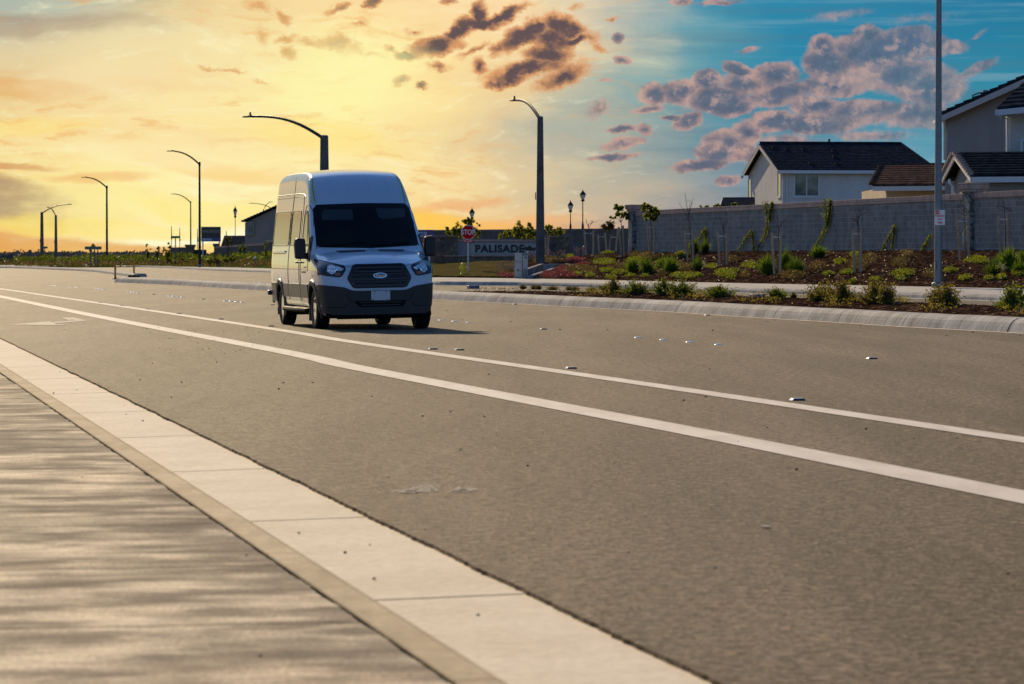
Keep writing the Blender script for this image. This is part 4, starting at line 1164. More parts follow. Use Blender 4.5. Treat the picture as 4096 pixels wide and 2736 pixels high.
# sides
for sd in (-1, 1):
    dw = patch('door_window', [(1.38,1.46),(2.18,1.44),(2.18,2.02),(2.08,2.08),(1.94,2.08),(1.80,2.0)], sd, .006, M['blackplastic'], depth=.01)[0]
    patch('pane', [(1.66,1.49),(2.10,1.47),(2.10,1.99),(2.03,2.03),(1.95,2.02),(1.84,1.95)], sd, .009, M['glass'], dw, depth=0)
    patch('pane', [(1.44,1.49),(1.62,1.49),(1.62,1.72)], sd, .009, M['glass'], dw, depth=0)
    line_on('shut_line', [(2.30,.50),(2.28,1.4),(2.26,2.05),(2.12,2.17),(1.90,2.17),(1.72,2.05),(1.50,1.80)], sd, .010, M['deepblack'])
    line_on('shut_line', [(1.50,1.0),(1.42,1.2),(1.30,1.42)], sd, .008, M['deepblack'])
    line_on('shut_line', [(3.72,.50),(3.72,2.36)], sd, .010, M['deepblack'])
    line_on('shut_line', [(2.45,.50),(2.45,2.1),(2.52,2.36)], sd, .008, M['deepblack'])
    line_on('shut_line', [(3.72,2.36),(3.72,2.70)], sd, .006, M['greyplastic'])
    line_on('drip_rail', [(2.35,2.33),(2.6,2.38),(3.2,2.395),(5.8,2.395)], sd, .016, M['greyplastic'])
    line_on('drip_rail', [(2.5,2.30),(3.2,2.335),(5.8,2.335)], sd, .008, M['deepblack'])
    # pressed window-shaped panels behind the door; dark glass added for sky reflections
    for y0, y1 in ((2.62, 3.62), (3.84, 5.72)):
        o_ = [(y0 + .06, 1.47), (y0, 1.53), (y0, 2.02), (y0 + .06, 2.08), (y1 - .06, 2.08), (y1, 2.02), (y1, 1.53), (y1 - .06, 1.47), (y0 + .06, 1.47)]
        line_on('panel_outline', o_, sd, .014, M['deepblack'], off=.002)
        patch('panel_gloss', [(a_ + (.02 if a_ < (y0 + y1) / 2 else -.02), b_ + (.02 if b_ < 1.8 else -.02)) for a_, b_ in o_[:-1]], sd, .003, M['glass'], step=.08, depth=.0)
    line_on('slide_rail', [(4.1,1.36),(5.6,1.36)], sd, .035, M['white_paint'], off=.012)
    line_on('slide_rail_gap', [(4.1,1.325),(5.6,1.325)], sd, .012, M['deepblack'], off=.002)
    line_on('crease', [(1.55,1.10),(2.6,1.06),(5.6,1.08)], sd, .02, M['white_paint'], off=-.004)
    # lower moulding, lime sill band and running board
    for y0, y1 in ((1.50, 2.28), (2.32, 3.70), (3.74, 4.30)):
        patch('side_moulding', [(y0,.55),(y1,.55),(y1,.79),(y0,.79)], sd, .016, M['greyplastic'], step=.08)
        patch('sill_band', [(y0,.41),(y1,.41),(y1,.50),(y0,.50)], sd, .003, M['lime'], step=.08, depth=.004)
    patch('side_moulding', [(5.22,.45),(5.80,.45),(5.80,.79),(5.22,.79)], sd, .016, M['greyplastic'], step=.08)
    mb = MB(); mb.tube([(sd * 1.0, 1.52, .345), (sd * 1.03, 1.62, .33), (sd * 1.03, 4.2, .33), (sd * 1.0, 4.32, .345)], [.03, .045, .045, .03], 8)
    mb.build('running_board', M['deepblack'], van, smooth=True)
    # door handles
    for hy in (2.14, 2.58):
        h = cast(hy, 1.17, sd)[0]
        mb = MB(); mb.box((h.x + sd * .022, hy, 1.17), (.03, .16, .03)); mb.build('door_handle', M['blackplastic'], van, bevel=.006)
    # small side lettering marks on the door (dark and red lines of type)
    for k in range(5):
        y0 = 1.64 + .10 * k
        patch('livery_mark', [(y0,.985),(y0 + .07,.985),(y0 + .07,1.015),(y0,1.015)], sd, .0015, M['blackplastic'], depth=.002)
    for k in range(4):
        y0 = 1.60 + .07 * k
        patch('livery_mark', [(y0,1.07),(y0 + .05,1.07),(y0 + .05,1.10),(y0,1.10)], sd, .0015, M['red_banner'], depth=.002)
    # wheel arches
    for wy in WHEELS:
        mb = MB(); prev = None; w0 = None
        for k in range(29):
            a = rad(-32 + 244 * k / 28); row = []
            for rr, of in ((AR - .035, -.05), (AR - .030, .022), (AR + .01, .028), (AR + .055, .020), (AR + .065, .0)):
                yy_ = wy + rr * math.cos(a); zz = WR + rr * math.sin(a)
                h = cast(yy_, max(zz, .27), sd)
                bx = h[0].x if h else sd * .98
                if abs(bx) < .80: bx = sd * .93
                row.append((bx + sd * of, yy_, max(zz, .20)))
            if prev:
                for j in range(4): mb.face([prev[j], prev[j + 1], row[j + 1], row[j]])
            prev = row
        mb.build('wheel_arch', M['blackplastic'], van, smooth=50)
        mb = MB(); prev = None
        for k in range(17):
            a = rad(-20 + 220 * k / 16)
            row = [(sd * x, wy + (AR - .02) * math.cos(a), WR + (AR - .02) * math.sin(a)) for x in (.45, .98)]
            if prev: mb.face([prev[0], prev[1], row[1], row[0]])
            prev = row
        mb.face([(sd * .45, wy + AR * math.cos(rad(a_)), WR + AR * math.sin(rad(a_))) for a_ in range(-20, 201, 20)])
        mb.build('wheel_housing', M['deepblack'], van)
    # wing mirrors
    mb = MB(); ring = []
    mx = sd * 1.15; my = 1.42; mz = 1.42
    prof = [(-.095,-.175),(-.085,-.19),(.075,-.185),(.095,-.165),(.108,.08),(.09,.165),(.05,.185),(-.06,.178),(-.088,.15),(-.102,-.02)]
    for dy, k in ((-.065, .80), (-.05, .93), (-.01, 1.0), (.05, .98), (.085, .94)):
        ring.append([(mx + sd * x * k, my + dy + (.02 * abs(x) / .1), mz + z * k) for x, z in prof])
    for a, b in zip(ring, ring[1:]):
        for j in range(len(prof)): mb.face([a[j], a[(j + 1) % 10], b[(j + 1) % 10], b[j]])
    mb.face(ring[0]); mb.face(ring[-1])
    wm = mb.build('wing_mirror', M['blackplastic'], van, smooth=50)
    mb = MB(); mb.prism([(mx + sd * x * .84, my + .088, mz + z * .86) for x, z in prof], (0, .004, 0)); mb.build('mirror_glass', M['chrome'], wm)
    mb = MB(); mb.tube([(sd * .97, 1.50, 1.33), (sd * 1.07, 1.46, 1.30), (sd * 1.13, 1.44, 1.33)], [.035, .03, .03], 7)
    mb.tube([(sd * .98, 1.44, 1.25), (sd * 1.08, 1.44, 1.255)], [.03, .025], 7)
    mb.build('mirror_arm', M['blackplastic'], wm, smooth=True)
    patch('mirror_base', [(1.22,1.18),(1.52,1.20),(1.55,1.34),(1.40,1.62),(1.36,1.62),(1.24,1.40)], sd, .012, M['blackplastic'])
# rear step bumper corner, underside, mud flap
mb = MB(); mb.box((0, 5.98, .52), (1.96, .16, .22)); mb.box((-1.02, 5.93, .60), (.12, .14, .09)); mb.build('rear_bumper', M['blackplastic'], van, bevel=.02)
mb = MB(); mb.box((0, 3.0, .30), (1.5, 4.6, .08)); mb.box((0, 1.02, .30), (1.5, .12, .10)); mb.box((0, 4.77, .33), (1.4, .14, .12)); mb.box((-.72, 2.9, .20), (.10, .25, .16)); mb.build('chassis', M['deepblack'], van)
mb = MB(); mb.tube([(x_ / 10, vbend(x_ / 10, 0) + .022, .254) for x_ in range(-9, 10)], .046, 8); mb.tube([(x_ / 10, vbend(x_ / 10, .2) + .05, .225) for x_ in range(-7, 8)], .045, 6); mb.build('undertray', M['deepblack'], van, smooth=True)
# roll of the body on the road's camber; wheels stay planted
def make_wheel(sd):
    r = WR; w = .25
    w_ = empty('wheel', (0, 0, 0)); w_.parent = van
    mb = MB(); prof = [(.205,-.105),(.25,-.118),(.31,-.122),(.338,-.112),(.350,-.090),(.352,0),(.350,.090),(.338,.112),(.31,.122),(.25,.118),(.205,.105),(.200,0)]
    pr = [(a, b) for a, b in prof]
    n = 40; rings = []
    for a, h_ in pr:
        rings.append([(h_, a * math.cos(2 * math.pi * j / n), a * math.sin(2 * math.pi * j / n)) for j in range(n)])
    for a, b in zip(rings, rings[1:] + [rings[0]]):
        for j in range(n): mb.face([a[j], a[(j + 1) % n], b[(j + 1) % n], b[j]])
    # tread grooves
    mb.build('tyre', M['rubber'], w_, smooth=40)
    mb = MB()
    for gx in (-.06, -.02, .02, .06):
        mb.lathe([(.353, gx - .004), (.3535, gx), (.353, gx + .004)], 40, axis='X')
    mb.build('tread_groove', M['deepblack'], w_)
    mb = MB(); mb.lathe([(.205, -.10), (.21, -.085), (.20, -.04), (.195, .08)], 40, axis='X'); mb.build('rim', M['alloy'], w_, smooth=40)
    mb = MB(); mb.lathe([(.05, -.098), (.065, -.088), (.065, -.04)], 16, axis='X'); mb.build('hub', M['alloy'], w_, smooth=40)
    mb = MB()
    for k in range(7):
        a = 2 * math.pi * k / 7; c, s = math.cos(a), math.sin(a)
        for d0 in (-.028, .028):
            p0 = Vector((-.088, .045 * c - d0 * .4 * s, .045 * s + d0 * .4 * c)); p1 = Vector((-.080, .198 * c - d0 * s, .198 * s + d0 * c))
            mb.tube([p0, p1], [.014, .011], 6)
    mb.build('spokes', M['alloy'], w_, smooth=True)
    mb = MB(); mb.lathe([(.19, -.03), (.19, -.028)], 24, axis='X'); mb.build('brake_disc', M['deepblack'], w_)
    return w_
wheels = {}
for sd in (-1, 1):
    for wy in WHEELS:
        w_ = make_wheel(sd)
        if sd > 0: w_.rotation_euler = (0, 0, math.pi)
        wheels[sd, wy] = w_
Rr = Matrix.Rotation(-ROLL, 4, 'Y')
for ch in list(van.children):
    if ch.type == 'MESH': ch.matrix_local = Matrix.Translation((.0, 0, .0)) @ Rr
for (sd, wy), w_ in wheels.items():
    w_.location = (sd * .885, wy, WR)
# ------------------------------------------------------------------ walls, houses, signs, poles
def frame2(A, B):
    "local frame of a wall that runs from A to B on plan: returns length and rotation"
    d = Vector((B.x - A.x, B.y - A.y, 0)); return d.length, math.atan2(d.y, d.x)
def block_wall(A, B, zb, zt0, zt1, label, mat='block', capm='cap_brick', th=.22, cap=.22, group=None):
    L, rz = frame2(A, B)
    w = empty('block_wall', (A.x, A.y, zb), rz, label, 'wall', group)
    h0, h1 = zt0 - zb, zt1 - zb
    mb = MB()
    P8 = [(0, -th / 2, -.6), (L, -th / 2, -.6), (L, -th / 2, h1 - cap), (0, -th / 2, h0 - cap)]
    mb.prism(P8, (0, th, 0)); mb.build('wall_face', M[mat], w)
    mb = MB(); mb.prism([(0, -th / 2 - .04, h0 - cap + .002), (L, -th / 2 - .04, h1 - cap + .002), (L, -th / 2 - .04, h1), (0, -th / 2 - .04, h0)], (0, th + .08, 0))
    mb.build('coping', M[capm], w, bevel=.01)
    return w
def pillar(C, zb, zt, w, label, mat='stone', capm='cap_brick', rz=0.0, name='stone_pillar'):
    p = empty(name, (C.x, C.y, zb), rz, label, 'pillar')
    H = zt - zb
    mb = MB(); mb.box((0, 0, (H - .34) / 2 - .3), (w, w, H - .34 + .6)); mb.build('shaft', M[mat], p, bevel=.015)
    mb = MB(); mb.box((0, 0, H - .285), (w + .10, w + .10, .108)); mb.box((0, 0, H - .12), (w + .20, w + .20, .22), top=1.06); mb.build('capital', M[capm], p, bevel=.012)
    return p
wA = P(4800, 0, 76.5); wB0 = P(2545, 0, 119)
def wallpt(px):
    # straight plan line of the main wall
    A = Vector((17.6, 88 * K)); B = Vector((5.78, 119 * K)); a = (px - 2048) / F
    d = B - A; t_ = (a * A.y - A.x) / (d.x - a * d.y); q_ = A + d * t_
    return Vector((q_.x, q_.y, 0))
zt_r = P(3890, 773, 91).z; zt_l = P(2620, 842, 117.3).z
pc = wallpt(3893); pl0 = wallpt(2545); pe = wallpt(4750)
dirw = (pc - pl0).normalized()
block_wall(pl0 + dirw * .3, pc - dirw * .32, .9, zt_l, zt_r, 'long grey block wall with brick coping along the top of the mulch bank')
block_wall(pc + dirw * .32, pe, .9, zt_r + .02, zt_r + .06, 'short grey block wall to the right of the rough stone pillar')
rzw = math.atan2(dirw.y, dirw.x)
pillar(pc, .9, P(3893, 731, pc.y / K).z, .62, 'rough stone pillar with brick cap in the wall near the right edge', rz=rzw)
pillar(pl0, .9, P(2541, 818, pl0.y / K).z, .62, 'stone and brick pillar at the left end of the long grey wall', rz=rzw)
# back wall behind the monument
A = P(1560, 0, 168); B = P(2535, 0, 160)
block_wall(A, B, .6, P(1700, 921, 167).z, P(2500, 913, 160).z, 'dark brown block wall standing behind the monument sign', 'block_brown', 'block_brown', cap=.2)
# monument sign --------------------------------------------------
DM = 136.0
mon = empty('monument_sign', P(2000, 0, DM) * 1, 0, 'low stone monument sign with PALISADE in dark letters and a mountain mark', 'sign')
o0 = P(2000, 1040, DM); mon.location = (o0.x, o0.y, P(2000, 1049, DM).z)
def ML(px, py, dy=0.0):
    v = P(px, py, DM); return (v.x - mon.location.x, dy, v.z - mon.location.z)
def mbox(mb, px0, py0, px1, py1, y0, y1, mi=0):
    a = ML(px0, py1); b = ML(px1, py0)
    mb.box(((a[0] + b[0]) / 2, (y0 + y1) / 2, (a[2] + b[2]) / 2), (b[0] - a[0], y1 - y0, b[2] - a[2]), mi=mi)
for p0, p1, s_ in ((1704, 1828, 1), (2192, 2276, -1)):
    a, b = ML(p0, 1052), ML(p1, 1052); tz = ML(0, 952)[2]; ins = .10
    mb = MB(); mb.prism([(a[0] - ins, -.35, -.4), (b[0] + ins, -.35, -.4), (b[0], -.35, tz), (a[0], -.35, tz)], (0, .9, 0)); pier = mb.build('pier', M['stone_brown'], mon, bevel=.03)
    mb = MB(); mb.box(((a[0] + b[0]) / 2, .1, tz + .05), (b[0] - a[0] + .12, 1.0, .10)); mb.build('pier_cap', M['stone_brown'], pier, bevel=.02)
    cx = (ML(1770, 985) if s_ > 0 else ML(2216, 985))
    mb = MB(); mb.lathe([(.30, -.40), (.30, -.36), (.24, -.355)], 24, (cx[0], 0, cx[2]), 'Y'); med = mb.build('medallion', M['pole_concrete'], pier)
    mb = MB(); mb.prism([(cx[0] + x, -.405, cx[2] + z) for x, z in ((-.13,-.14),(-.02,-.10),(.10,.05),(.06,.17),(-.03,.10))], (0, -.015, 0)); mb.build('leaf_mark', M['sign_letters_dark'], med)
mb = MB(); mbox(mb, 1826, 965, 2194, 1053, -.10, .30); mb.build('sign_wall', M['stucco_slate'], mon)
mb = MB(); mbox(mb, 1822, 957, 2198, 965.5, -.16, .36); mb.build('sign_wall_cap', M['cap_brick'], mon)
mb = MB(); mbox(mb, 1876, 972, 2178, 1023, -.135, -.098); mb.build('panel_frame', M['cap_brick'], mon)
mb = MB(); mbox(mb, 1884, 976, 2170, 1019, -.150, -.132); pn = mb.build('sign_panel', M['panel_cream'], mon)
c0 = ML(2000, 997)
text_mesh('lettering', 'PALISADE', M['sign_letters_dark'], mon, (c0[2] - ML(0, 1040)[2]) * .95, upright(c0[0] - .02, -.165, ML(0, 996)[2]), .02, .022, 1.02, 0, spacing=1.12)
mpx = [(2090,1000),(2103,985),(2110,990),(2118,980),(2128,990),(2134,994),(2140,988),(2150,996),(2158,1002),(2148,1001),(2138,1004),(2126,1001),(2114,1003),(2104,999)]
mb = MB(); mb.prism([(ML(x, y)[0], -.150, ML(x, y)[2]) for x, y in mpx], (0, -.025, 0)); mb.build('mountain_mark', M['sign_letters_dark'], mon)
mb = MB(); mbox(mb, 1780, 1024, 2150, 1052, -.9, -.15); mb.build('planter_wall', M['stone_brown'], mon, bevel=.02)
mb = MB(); mbox(mb, 1776, 1021.5, 2154, 1025.5, -.95, -.1); mb.build('planter_coping', M['cap_brick'], mon)
# billboards with writing -----------------------------------------
def billboard(px0, py0, px1, py1, D_, name, label, build):
    c = P((px0 + px1) / 2, py1, D_); s_ = D_ * K / F
    o = empty(name, (c.x, c.y, c.z), 0, label, 'sign')
    w = (px1 - px0) * s_; h = (py1 - py0) * s_
    build(o, w, h, s_); return o
def bb1(o, w, h, s_):
    mb = MB(); mb.box((0, 0, h * .5), (w, .12, h)); mb.build('board', M['billboard'], o)
    text_mesh('lettering', 'PALISADE', M['gold'], o, h * .26, upright(0, -.075, h * .68), .008, .006, .95, 0, spacing=1.1)
    mb = MB(); mb.box((-.0 * w, -.066, h * .13), (w * .96, .01, h * .24)); bn = mb.build('banner', M['purple'], o)
    mb = MB(); mb.box((-.2 * w, -.074, h * .13), (w * .5, .006, h * .15)); mb.build('banner_patch', M['purple_light'], bn)
    mb = MB(); mb.box((.46 * w, -.075, h * .13), (w * .05, .008, h * .24)); mb.build('banner_edge', M['red_banner'], bn)
    for x in (-.42, .42):
        mb = MB(); mb.box((x * w, .08, -1.3), (.12, .12, 2.7)); mb.build('post', M['trim'], o)
billboard(805, 907, 883, 966, 264, 'billboard', 'brown billboard with PALISADE in gold letters beside the tall lamp post', bb1)
def bb2(o, w, h, s_):
    mb = MB(); mb.box((0, 0, h * .72), (w, .08, h * .50)); a = mb.build('board', M['purple'], o)
    mb = MB(); mb.box((-.12 * w, -.045, h * .72), (w * .62, .008, h * .26)); mb.build('board_patch', M['purple_light'], a)
    text_mesh('lettering', 'HOMES', M['purple'], o, h * .20, upright(-.12 * w, -.055, h * .72), .002, .004, .95)
    mb = MB(); mb.box((-.1 * w, 0, h * .24), (w * .8, .08, h * .44)); mb.build('lower_board', M['red_banner'], o)
    mb = MB(); mb.box((0 * w, -.045, h * .15), (w * .3, .008, h * .2)); mb.build('lower_patch', M['purple_light'], o)
    for x in (-.42, .3): mb = MB(); mb.box((x * w, .06, -.6), (.1, .1, 1.4)); mb.build('post', M['trim'], o)
billboard(1640, 917, 1736, 990, 134, 'banner_sign', 'purple and red sales banner just behind the white van', bb2)
# stop sign --------------------------------------------------------
DS = 121.0
def post_base(px, py, D_): v = P(px, py, D_); return v
b = P(1872.5, 1114, DS); top = P(1872.5, 901, DS).z - b.z; R_ = (P(1872.5, 901, DS).z - P(1872.5, 958, DS).z) / 2
ss = empty('stop_sign', b, 0, 'red octagonal stop sign with a small all way plate on a pale post', 'road sign')
mb = MB(); mb.box((0, .03, (top - .05) / 2 - .05), (.07, .05, top)); mb.build('post', M['trim'], ss)
def octa(r, y): return [(r * math.cos(rad(22.5 + 45 * k)) / math.cos(rad(22.5)), y, top - R_ + r * math.sin(rad(22.5 + 45 * k)) / math.cos(rad(22.5))) for k in range(8)]
mb = MB(); mb.prism(octa(R_, 0), (0, -.006, 0)); face_ = mb.build('sign_border', M['sign_white'], ss)
mb = MB(); mb.prism(octa(R_ * .92, -.0065), (0, -.003, 0)); mb.build('sign_face', M['sign_red'], ss)
text_mesh('lettering', 'STOP', M['sign_white'], ss, R_ * .98, upright(0, -.012, top - R_ * 1.0), .002, R_ * .025, .80, 0, spacing=1.05)
mb = MB(); mb.box((0, -.002, top - 2 * R_ - .075), (R_ * 1.3, .008, .125)); ap = mb.build('all_way_plate', M['sign_red'], ss)
text_mesh('plate_lettering', 'ALL WAY', M['sign_white'], ap, .10, upright(0, -.009, top - 2 * R_ - .075), .002, .003, .95)
# hydrant ------------------------------------------------------------
b = P(1851.5, 1097, 117.6); hh = P(1851.5, 1049, 117.6).z - b.z
hy = empty('fire_hydrant', b, 0, 'yellow fire hydrant on the grass left of the stop sign', 'fire hydrant')
k = hh * 1.45
mb = MB(); mb.lathe([(.17 * k, -.1), (.17 * k, .05 * k), (.13 * k, .07 * k), (.12 * k, .70 * hh), (.15 * k, .72 * hh), (.15 * k, .76 * hh)], 16); mb.build('barrel', M['yellow_paint'], hy, smooth=40)
mb = MB(); mb.lathe([(.14 * k, .76 * hh), (.13 * k, .86 * hh), (.08 * k, .93 * hh), (.03 * k, .95 * hh), (.035 * k, 1.0 * hh)], 16); mb.build('bonnet', M['yellow_paint'], hy, smooth=40)
for s_ in (-1, 1):
    mb = MB(); mb.lathe([(.055 * k, 0), (.055 * k, s_ * .2 * k), (.065 * k, s_ * .2 * k), (.065 * k, s_ * .24 * k)], 10, (0, 0, .55 * hh), 'X'); mb.build('outlet', M['yellow_paint'], hy)
mb = MB(); mb.lathe([(.08 * k, -.1 * k), (.08 * k, -.2 * k), (.09 * k, -.2 * k), (.09 * k, -.24 * k)], 12, (0, 0, .48 * hh), 'Y'); mb.build('pumper_outlet', M['yellow_paint'], hy)
# cabinet --------------------------------------------------------------
DC = 113.0
b = P(2085, 1113, DC); s_ = DC * K / F
cb = empty('utility_cabinet', b, 0, 'pale utility cabinet of two joined boxes beside the sloping concrete walls', 'cabinet')
mb = MB(); mb.box((0, 0, -.0), (58 * s_, .62, .10)); mb.build('plinth', M['grey_concrete'], cb)
mb = MB(); mb.box(((2074 - 2085) * s_, 0, .05 + 46 * s_), (29 * s_, .52, 92 * s_)); c1 = mb.build('tall_box', M['cabinet'], cb, bevel=.012)
mb = MB(); mb.box(((2073 - 2085) * s_, -.0, .05 + 94 * s_), (33 * s_, .58, 5 * s_)); mb.build('lid', M['cabinet'], c1, bevel=.01)
mb = MB(); mb.box(((2101 - 2085) * s_, .0, .05 + 43 * s_), (21 * s_, .46, 86 * s_)); c2 = mb.build('low_box', M['cabinet'], cb, bevel=.012)
mb = MB(); mb.box(((2102 - 2085) * s_, -.236, .05 + 78 * s_), (9 * s_, .01, 8 * s_)); mb.box(((2102 - 2085) * s_, -.236, .05 + 12 * s_), (9 * s_, .01, 8 * s_)); mb.build('vent', M['sign_back'], c2)
mb = MB(); mb.box(((2072 - 2085) * s_, -.266, .05 + 28 * s_), (6 * s_, .02, 7 * s_)); mb.build('latch', M['darkmetal'], c1)
mb = MB(); mb.box(((2074 - 2085) * s_, -.264, .05 + 62 * s_), (26 * s_, .008, .012)); mb.build('door_gap', M['darkmetal'], c1)
# retaining walls round the pit
DR = 114.0
rw = empty('retaining_wall', P(2200, 1110, DR), 0, 'low grey concrete retaining walls sloping back round a pit beside the cabinet', 'wall')
L0 = rw.location.copy()
def lv(v): return v - L0
mb = MB()
def slab(p_list, th):
    mb.prism([lv(p) for p in p_list], th)
# left wing (dark face), back wall (lit look from paler concrete), right wing sloping coping
def RV(px, pt, pb, ref=None):
    y_ = (bank_at(px, ref or pb).y - .45) / K
    return P(px, pt, y_), P(px, pb + 3, y_)
(a0, a3), (a1, a2) = RV(2105, 1078, 1110), RV(2173, 1055, 1080)
slab([a0, a1, a2, a3], Vector((-.15, .05, 0)))
mb.build('side_wall', M['grey_concrete'], rw)
mb = MB(); (b0, b3), (b1, b2) = RV(2173, 1055, 1082), RV(2262, 1055, 1066); slab([b0, b1, b2, b3], Vector((0, .2, 0))); mb.build('back_wall', M['walk'], rw)
mb = MB()
(c0_, c3_), (c1_, c2_) = RV(2108, 1104, 1114), RV(2264, 1054, 1062)
c0_.y -= .3; c3_.y -= .3; slab([c0_, c1_, c2_, c3_], Vector((.16, -.06, 0)))
mb.build('side_wall', M['grey_concrete'], rw)
mb = MB(); d0, d1 = P(2020, 1106, 117), P(2062, 1095, 120); slab([d0, P(2034, 1097, 117.5), d1, P(2075, 1098, 119), P(2075, 1116, 117), P(2020, 1116, 117)], Vector((0, .2, 0))); mb.build('low_wall', M['walk'], rw)
# ------------------------------------------------------------------ lamp posts
def arm_lamp(name, base, zt, head, rb, rt, label, octo=False, mat='darkmetal', group=None, rise=.25, headmat='darkmetal', armr=.045, plug=False):
    "lamp post at base (world), pole top at height zt (world); head = world point of the lamp head tip"
    o = empty(name, base, 0, label, 'street lamp', group)
    H = zt - base.z; n = 8 if octo else 12
    mb = MB(); mb.lathe([(rb, -.3), (rb, 0), (rt, H), (rt * .9, H + .02)], n); mb.build('pole', M[mat], o, smooth=(20 if octo else 40))
    if octo:
        mb = MB(); mb.lathe([(rt * 1.0, H + .02), (rt * .7, H + .07)], n); mb.build('pole_cap', M['walk'], o)
        mb = MB(); mb.box((-rb * .95, -.02, H * .46), (.05, .10, .36)); mb.build('junction_box', M['lampmetal'], o)
    else:
        mb = MB(); mb.box((0, 0, .06), (rb * 3.4, rb * 3.4, .12), top=.8); mb.build('base_plate', M['grey_concrete'], o, bevel=.02)
        mb = MB(); mb.lathe([(rt * 1.3, H - .25), (rt * 1.3, H + .06), (.03, H + .12)], 10); mb.build('collar', M[headmat], o, smooth=40)
    hd = head - base
    p0 = Vector((0, 0, H - .12)); p3 = Vector((hd.x, hd.y, hd.z)); hl = Vector((hd.x, hd.y, 0)).length; u = Vector((hd.x, hd.y, 0)).normalized()
    p1 = p0 + u * hl * .35 + Vector((0, 0, (hd.z - H) * .85)); p2 = p3 - u * hl * .45
    path = []
    for i in range(13):
        t_ = i / 12; path.append(p0 * (1 - t_) ** 3 + p1 * 3 * t_ * (1 - t_) ** 2 + p2 * 3 * t_ * t_ * (1 - t_) + p3 * t_ ** 3)
    path = path[:12] + [p3 - u * .55]
    path = [p for i, p in enumerate(path) if i == 0 or (p3 - p).length > .5]
    mb = MB(); mb.tube(path, [armr * (1.15 - .4 * i / len(path)) for i in range(len(path))], 8); mb.build('arm', M[mat if not octo else 'darkmetal'], o, smooth=True)
    e = path[-1]; rz = math.atan2(u.y, u.x); L = .78
    mb = MB(); c_ = e + u * (L * .38)
    mb.box((c_.x, c_.y, c_.z), (L, .30, .07), rz, top=.82); mb.box((c_.x - u.x * .18, c_.y - u.y * .18, c_.z + .05), (.30, .20, .06), rz, top=.7); hd_ = mb.build('lamp_head', M[headmat], o, bevel=.015)
    mb = MB(); mb.box((c_.x + u.x * .08, c_.y + u.y * .08, c_.z - .038), (L * .55, .22, .012), rz); mb.build('lens', M['lantern_glass'], hd_)
    if plug:
        mb = MB(); mb.lathe([(.045, 0), (.05, .10), (.03, .14)], 8, (c_.x - u.x * .15, c_.y - u.y * .15, c_.z + .08)); mb.build('photocell', M['darkmetal'], hd_)
    return o
# concrete posts
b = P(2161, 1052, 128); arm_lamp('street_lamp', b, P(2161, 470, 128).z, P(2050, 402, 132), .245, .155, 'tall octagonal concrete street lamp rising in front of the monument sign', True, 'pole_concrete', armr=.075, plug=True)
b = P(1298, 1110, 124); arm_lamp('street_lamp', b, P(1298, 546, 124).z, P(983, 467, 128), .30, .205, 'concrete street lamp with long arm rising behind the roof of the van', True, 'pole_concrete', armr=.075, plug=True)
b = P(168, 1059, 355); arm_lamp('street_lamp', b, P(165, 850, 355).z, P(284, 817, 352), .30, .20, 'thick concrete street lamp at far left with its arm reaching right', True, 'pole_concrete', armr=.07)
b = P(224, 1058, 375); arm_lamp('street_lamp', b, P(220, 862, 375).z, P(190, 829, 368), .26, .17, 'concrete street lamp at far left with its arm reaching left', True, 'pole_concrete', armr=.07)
# steel posts
G_ST = 'slim steel street lamps along the far road'
b = P(428, 1058, 300); arm_lamp('street_lamp', b, P(424, 746, 300).z, P(328, 709, 300), .14, .10, 'slim dark street lamp standing right of the green place-name sign', group=G_ST, armr=.075)
b = P(799, 1063, 235); arm_lamp('street_lamp', b, P(796, 652, 235).z, P(672, 604, 235), .13, .085, 'tallest slim dark street lamp, beside the brown billboard', group=G_ST, armr=.07)
b = P(763, 1022, 400); arm_lamp('street_lamp', b, P(759, 807, 400).z, P(686, 776, 400), .12, .085, 'distant slim street lamp rising behind the wall left of the billboard', group=G_ST, armr=.07)
b = P(1120, 1020, 420); arm_lamp('street_lamp', b, P(1092, 856, 420).z, P(998, 813, 420), .12, .09, 'distant street lamp arching left above the dark house roof', group=G_ST, armr=.06)
b = P(1049, 1020, 440); arm_lamp('street_lamp', b, P(1052, 850, 440).z, P(1090, 808, 440), .12, .09, 'distant street lamp leaning right above the dark house roof', group=G_ST, armr=.06)
# right-hand galvanised post that runs out of the frame
b = P(3752, 1146, 78.5)
gp = empty('street_lamp', b, 0, 'tall galvanised lamp post carrying the no parking sign at the right', 'street lamp', None)
Ht = P(3744, -330, 78.5).z - b.z
mb = MB(); mb.lathe([(.128, 0), (.122, .4), (.072, Ht)], 16)
gpole = mb.build('pole', M['galv'], gp, smooth=40)
mb = MB(); mb.lathe([(.20, -.05), (.20, .10), (.15, .13)], 8); mb.build('base_cover', M['galv'], gp, bevel=.01)
mb = MB(); mb.box((-.10, -.08, .65), (.03, .12, .22)); mb.build('hand_hole', M['galv'], gp)
for z_ in (4.1, 2.0, 5.6):
    mb = MB(); mb.lathe([(.118 - .0055 * z_, z_), (.121 - .0055 * z_, z_ + .01), (.118 - .0055 * z_, z_ + .02)], 16); mb.build('band', M['galv'], gp)
path = [(0, 0, Ht - .1), (-.6, .0, Ht + .5), (-1.6, 0, Ht + .9), (-2.8, 0, Ht + 1.0)]
mb = MB(); mb.tube(path, .05, 8); mb.build('arm', M['galv'], gp, smooth=True)
mb = MB(); mb.box((-3.1, 0, Ht + 1.0), (.8, .3, .09), top=.8); mb.build('lamp_head', M['darkmetal'], gp)
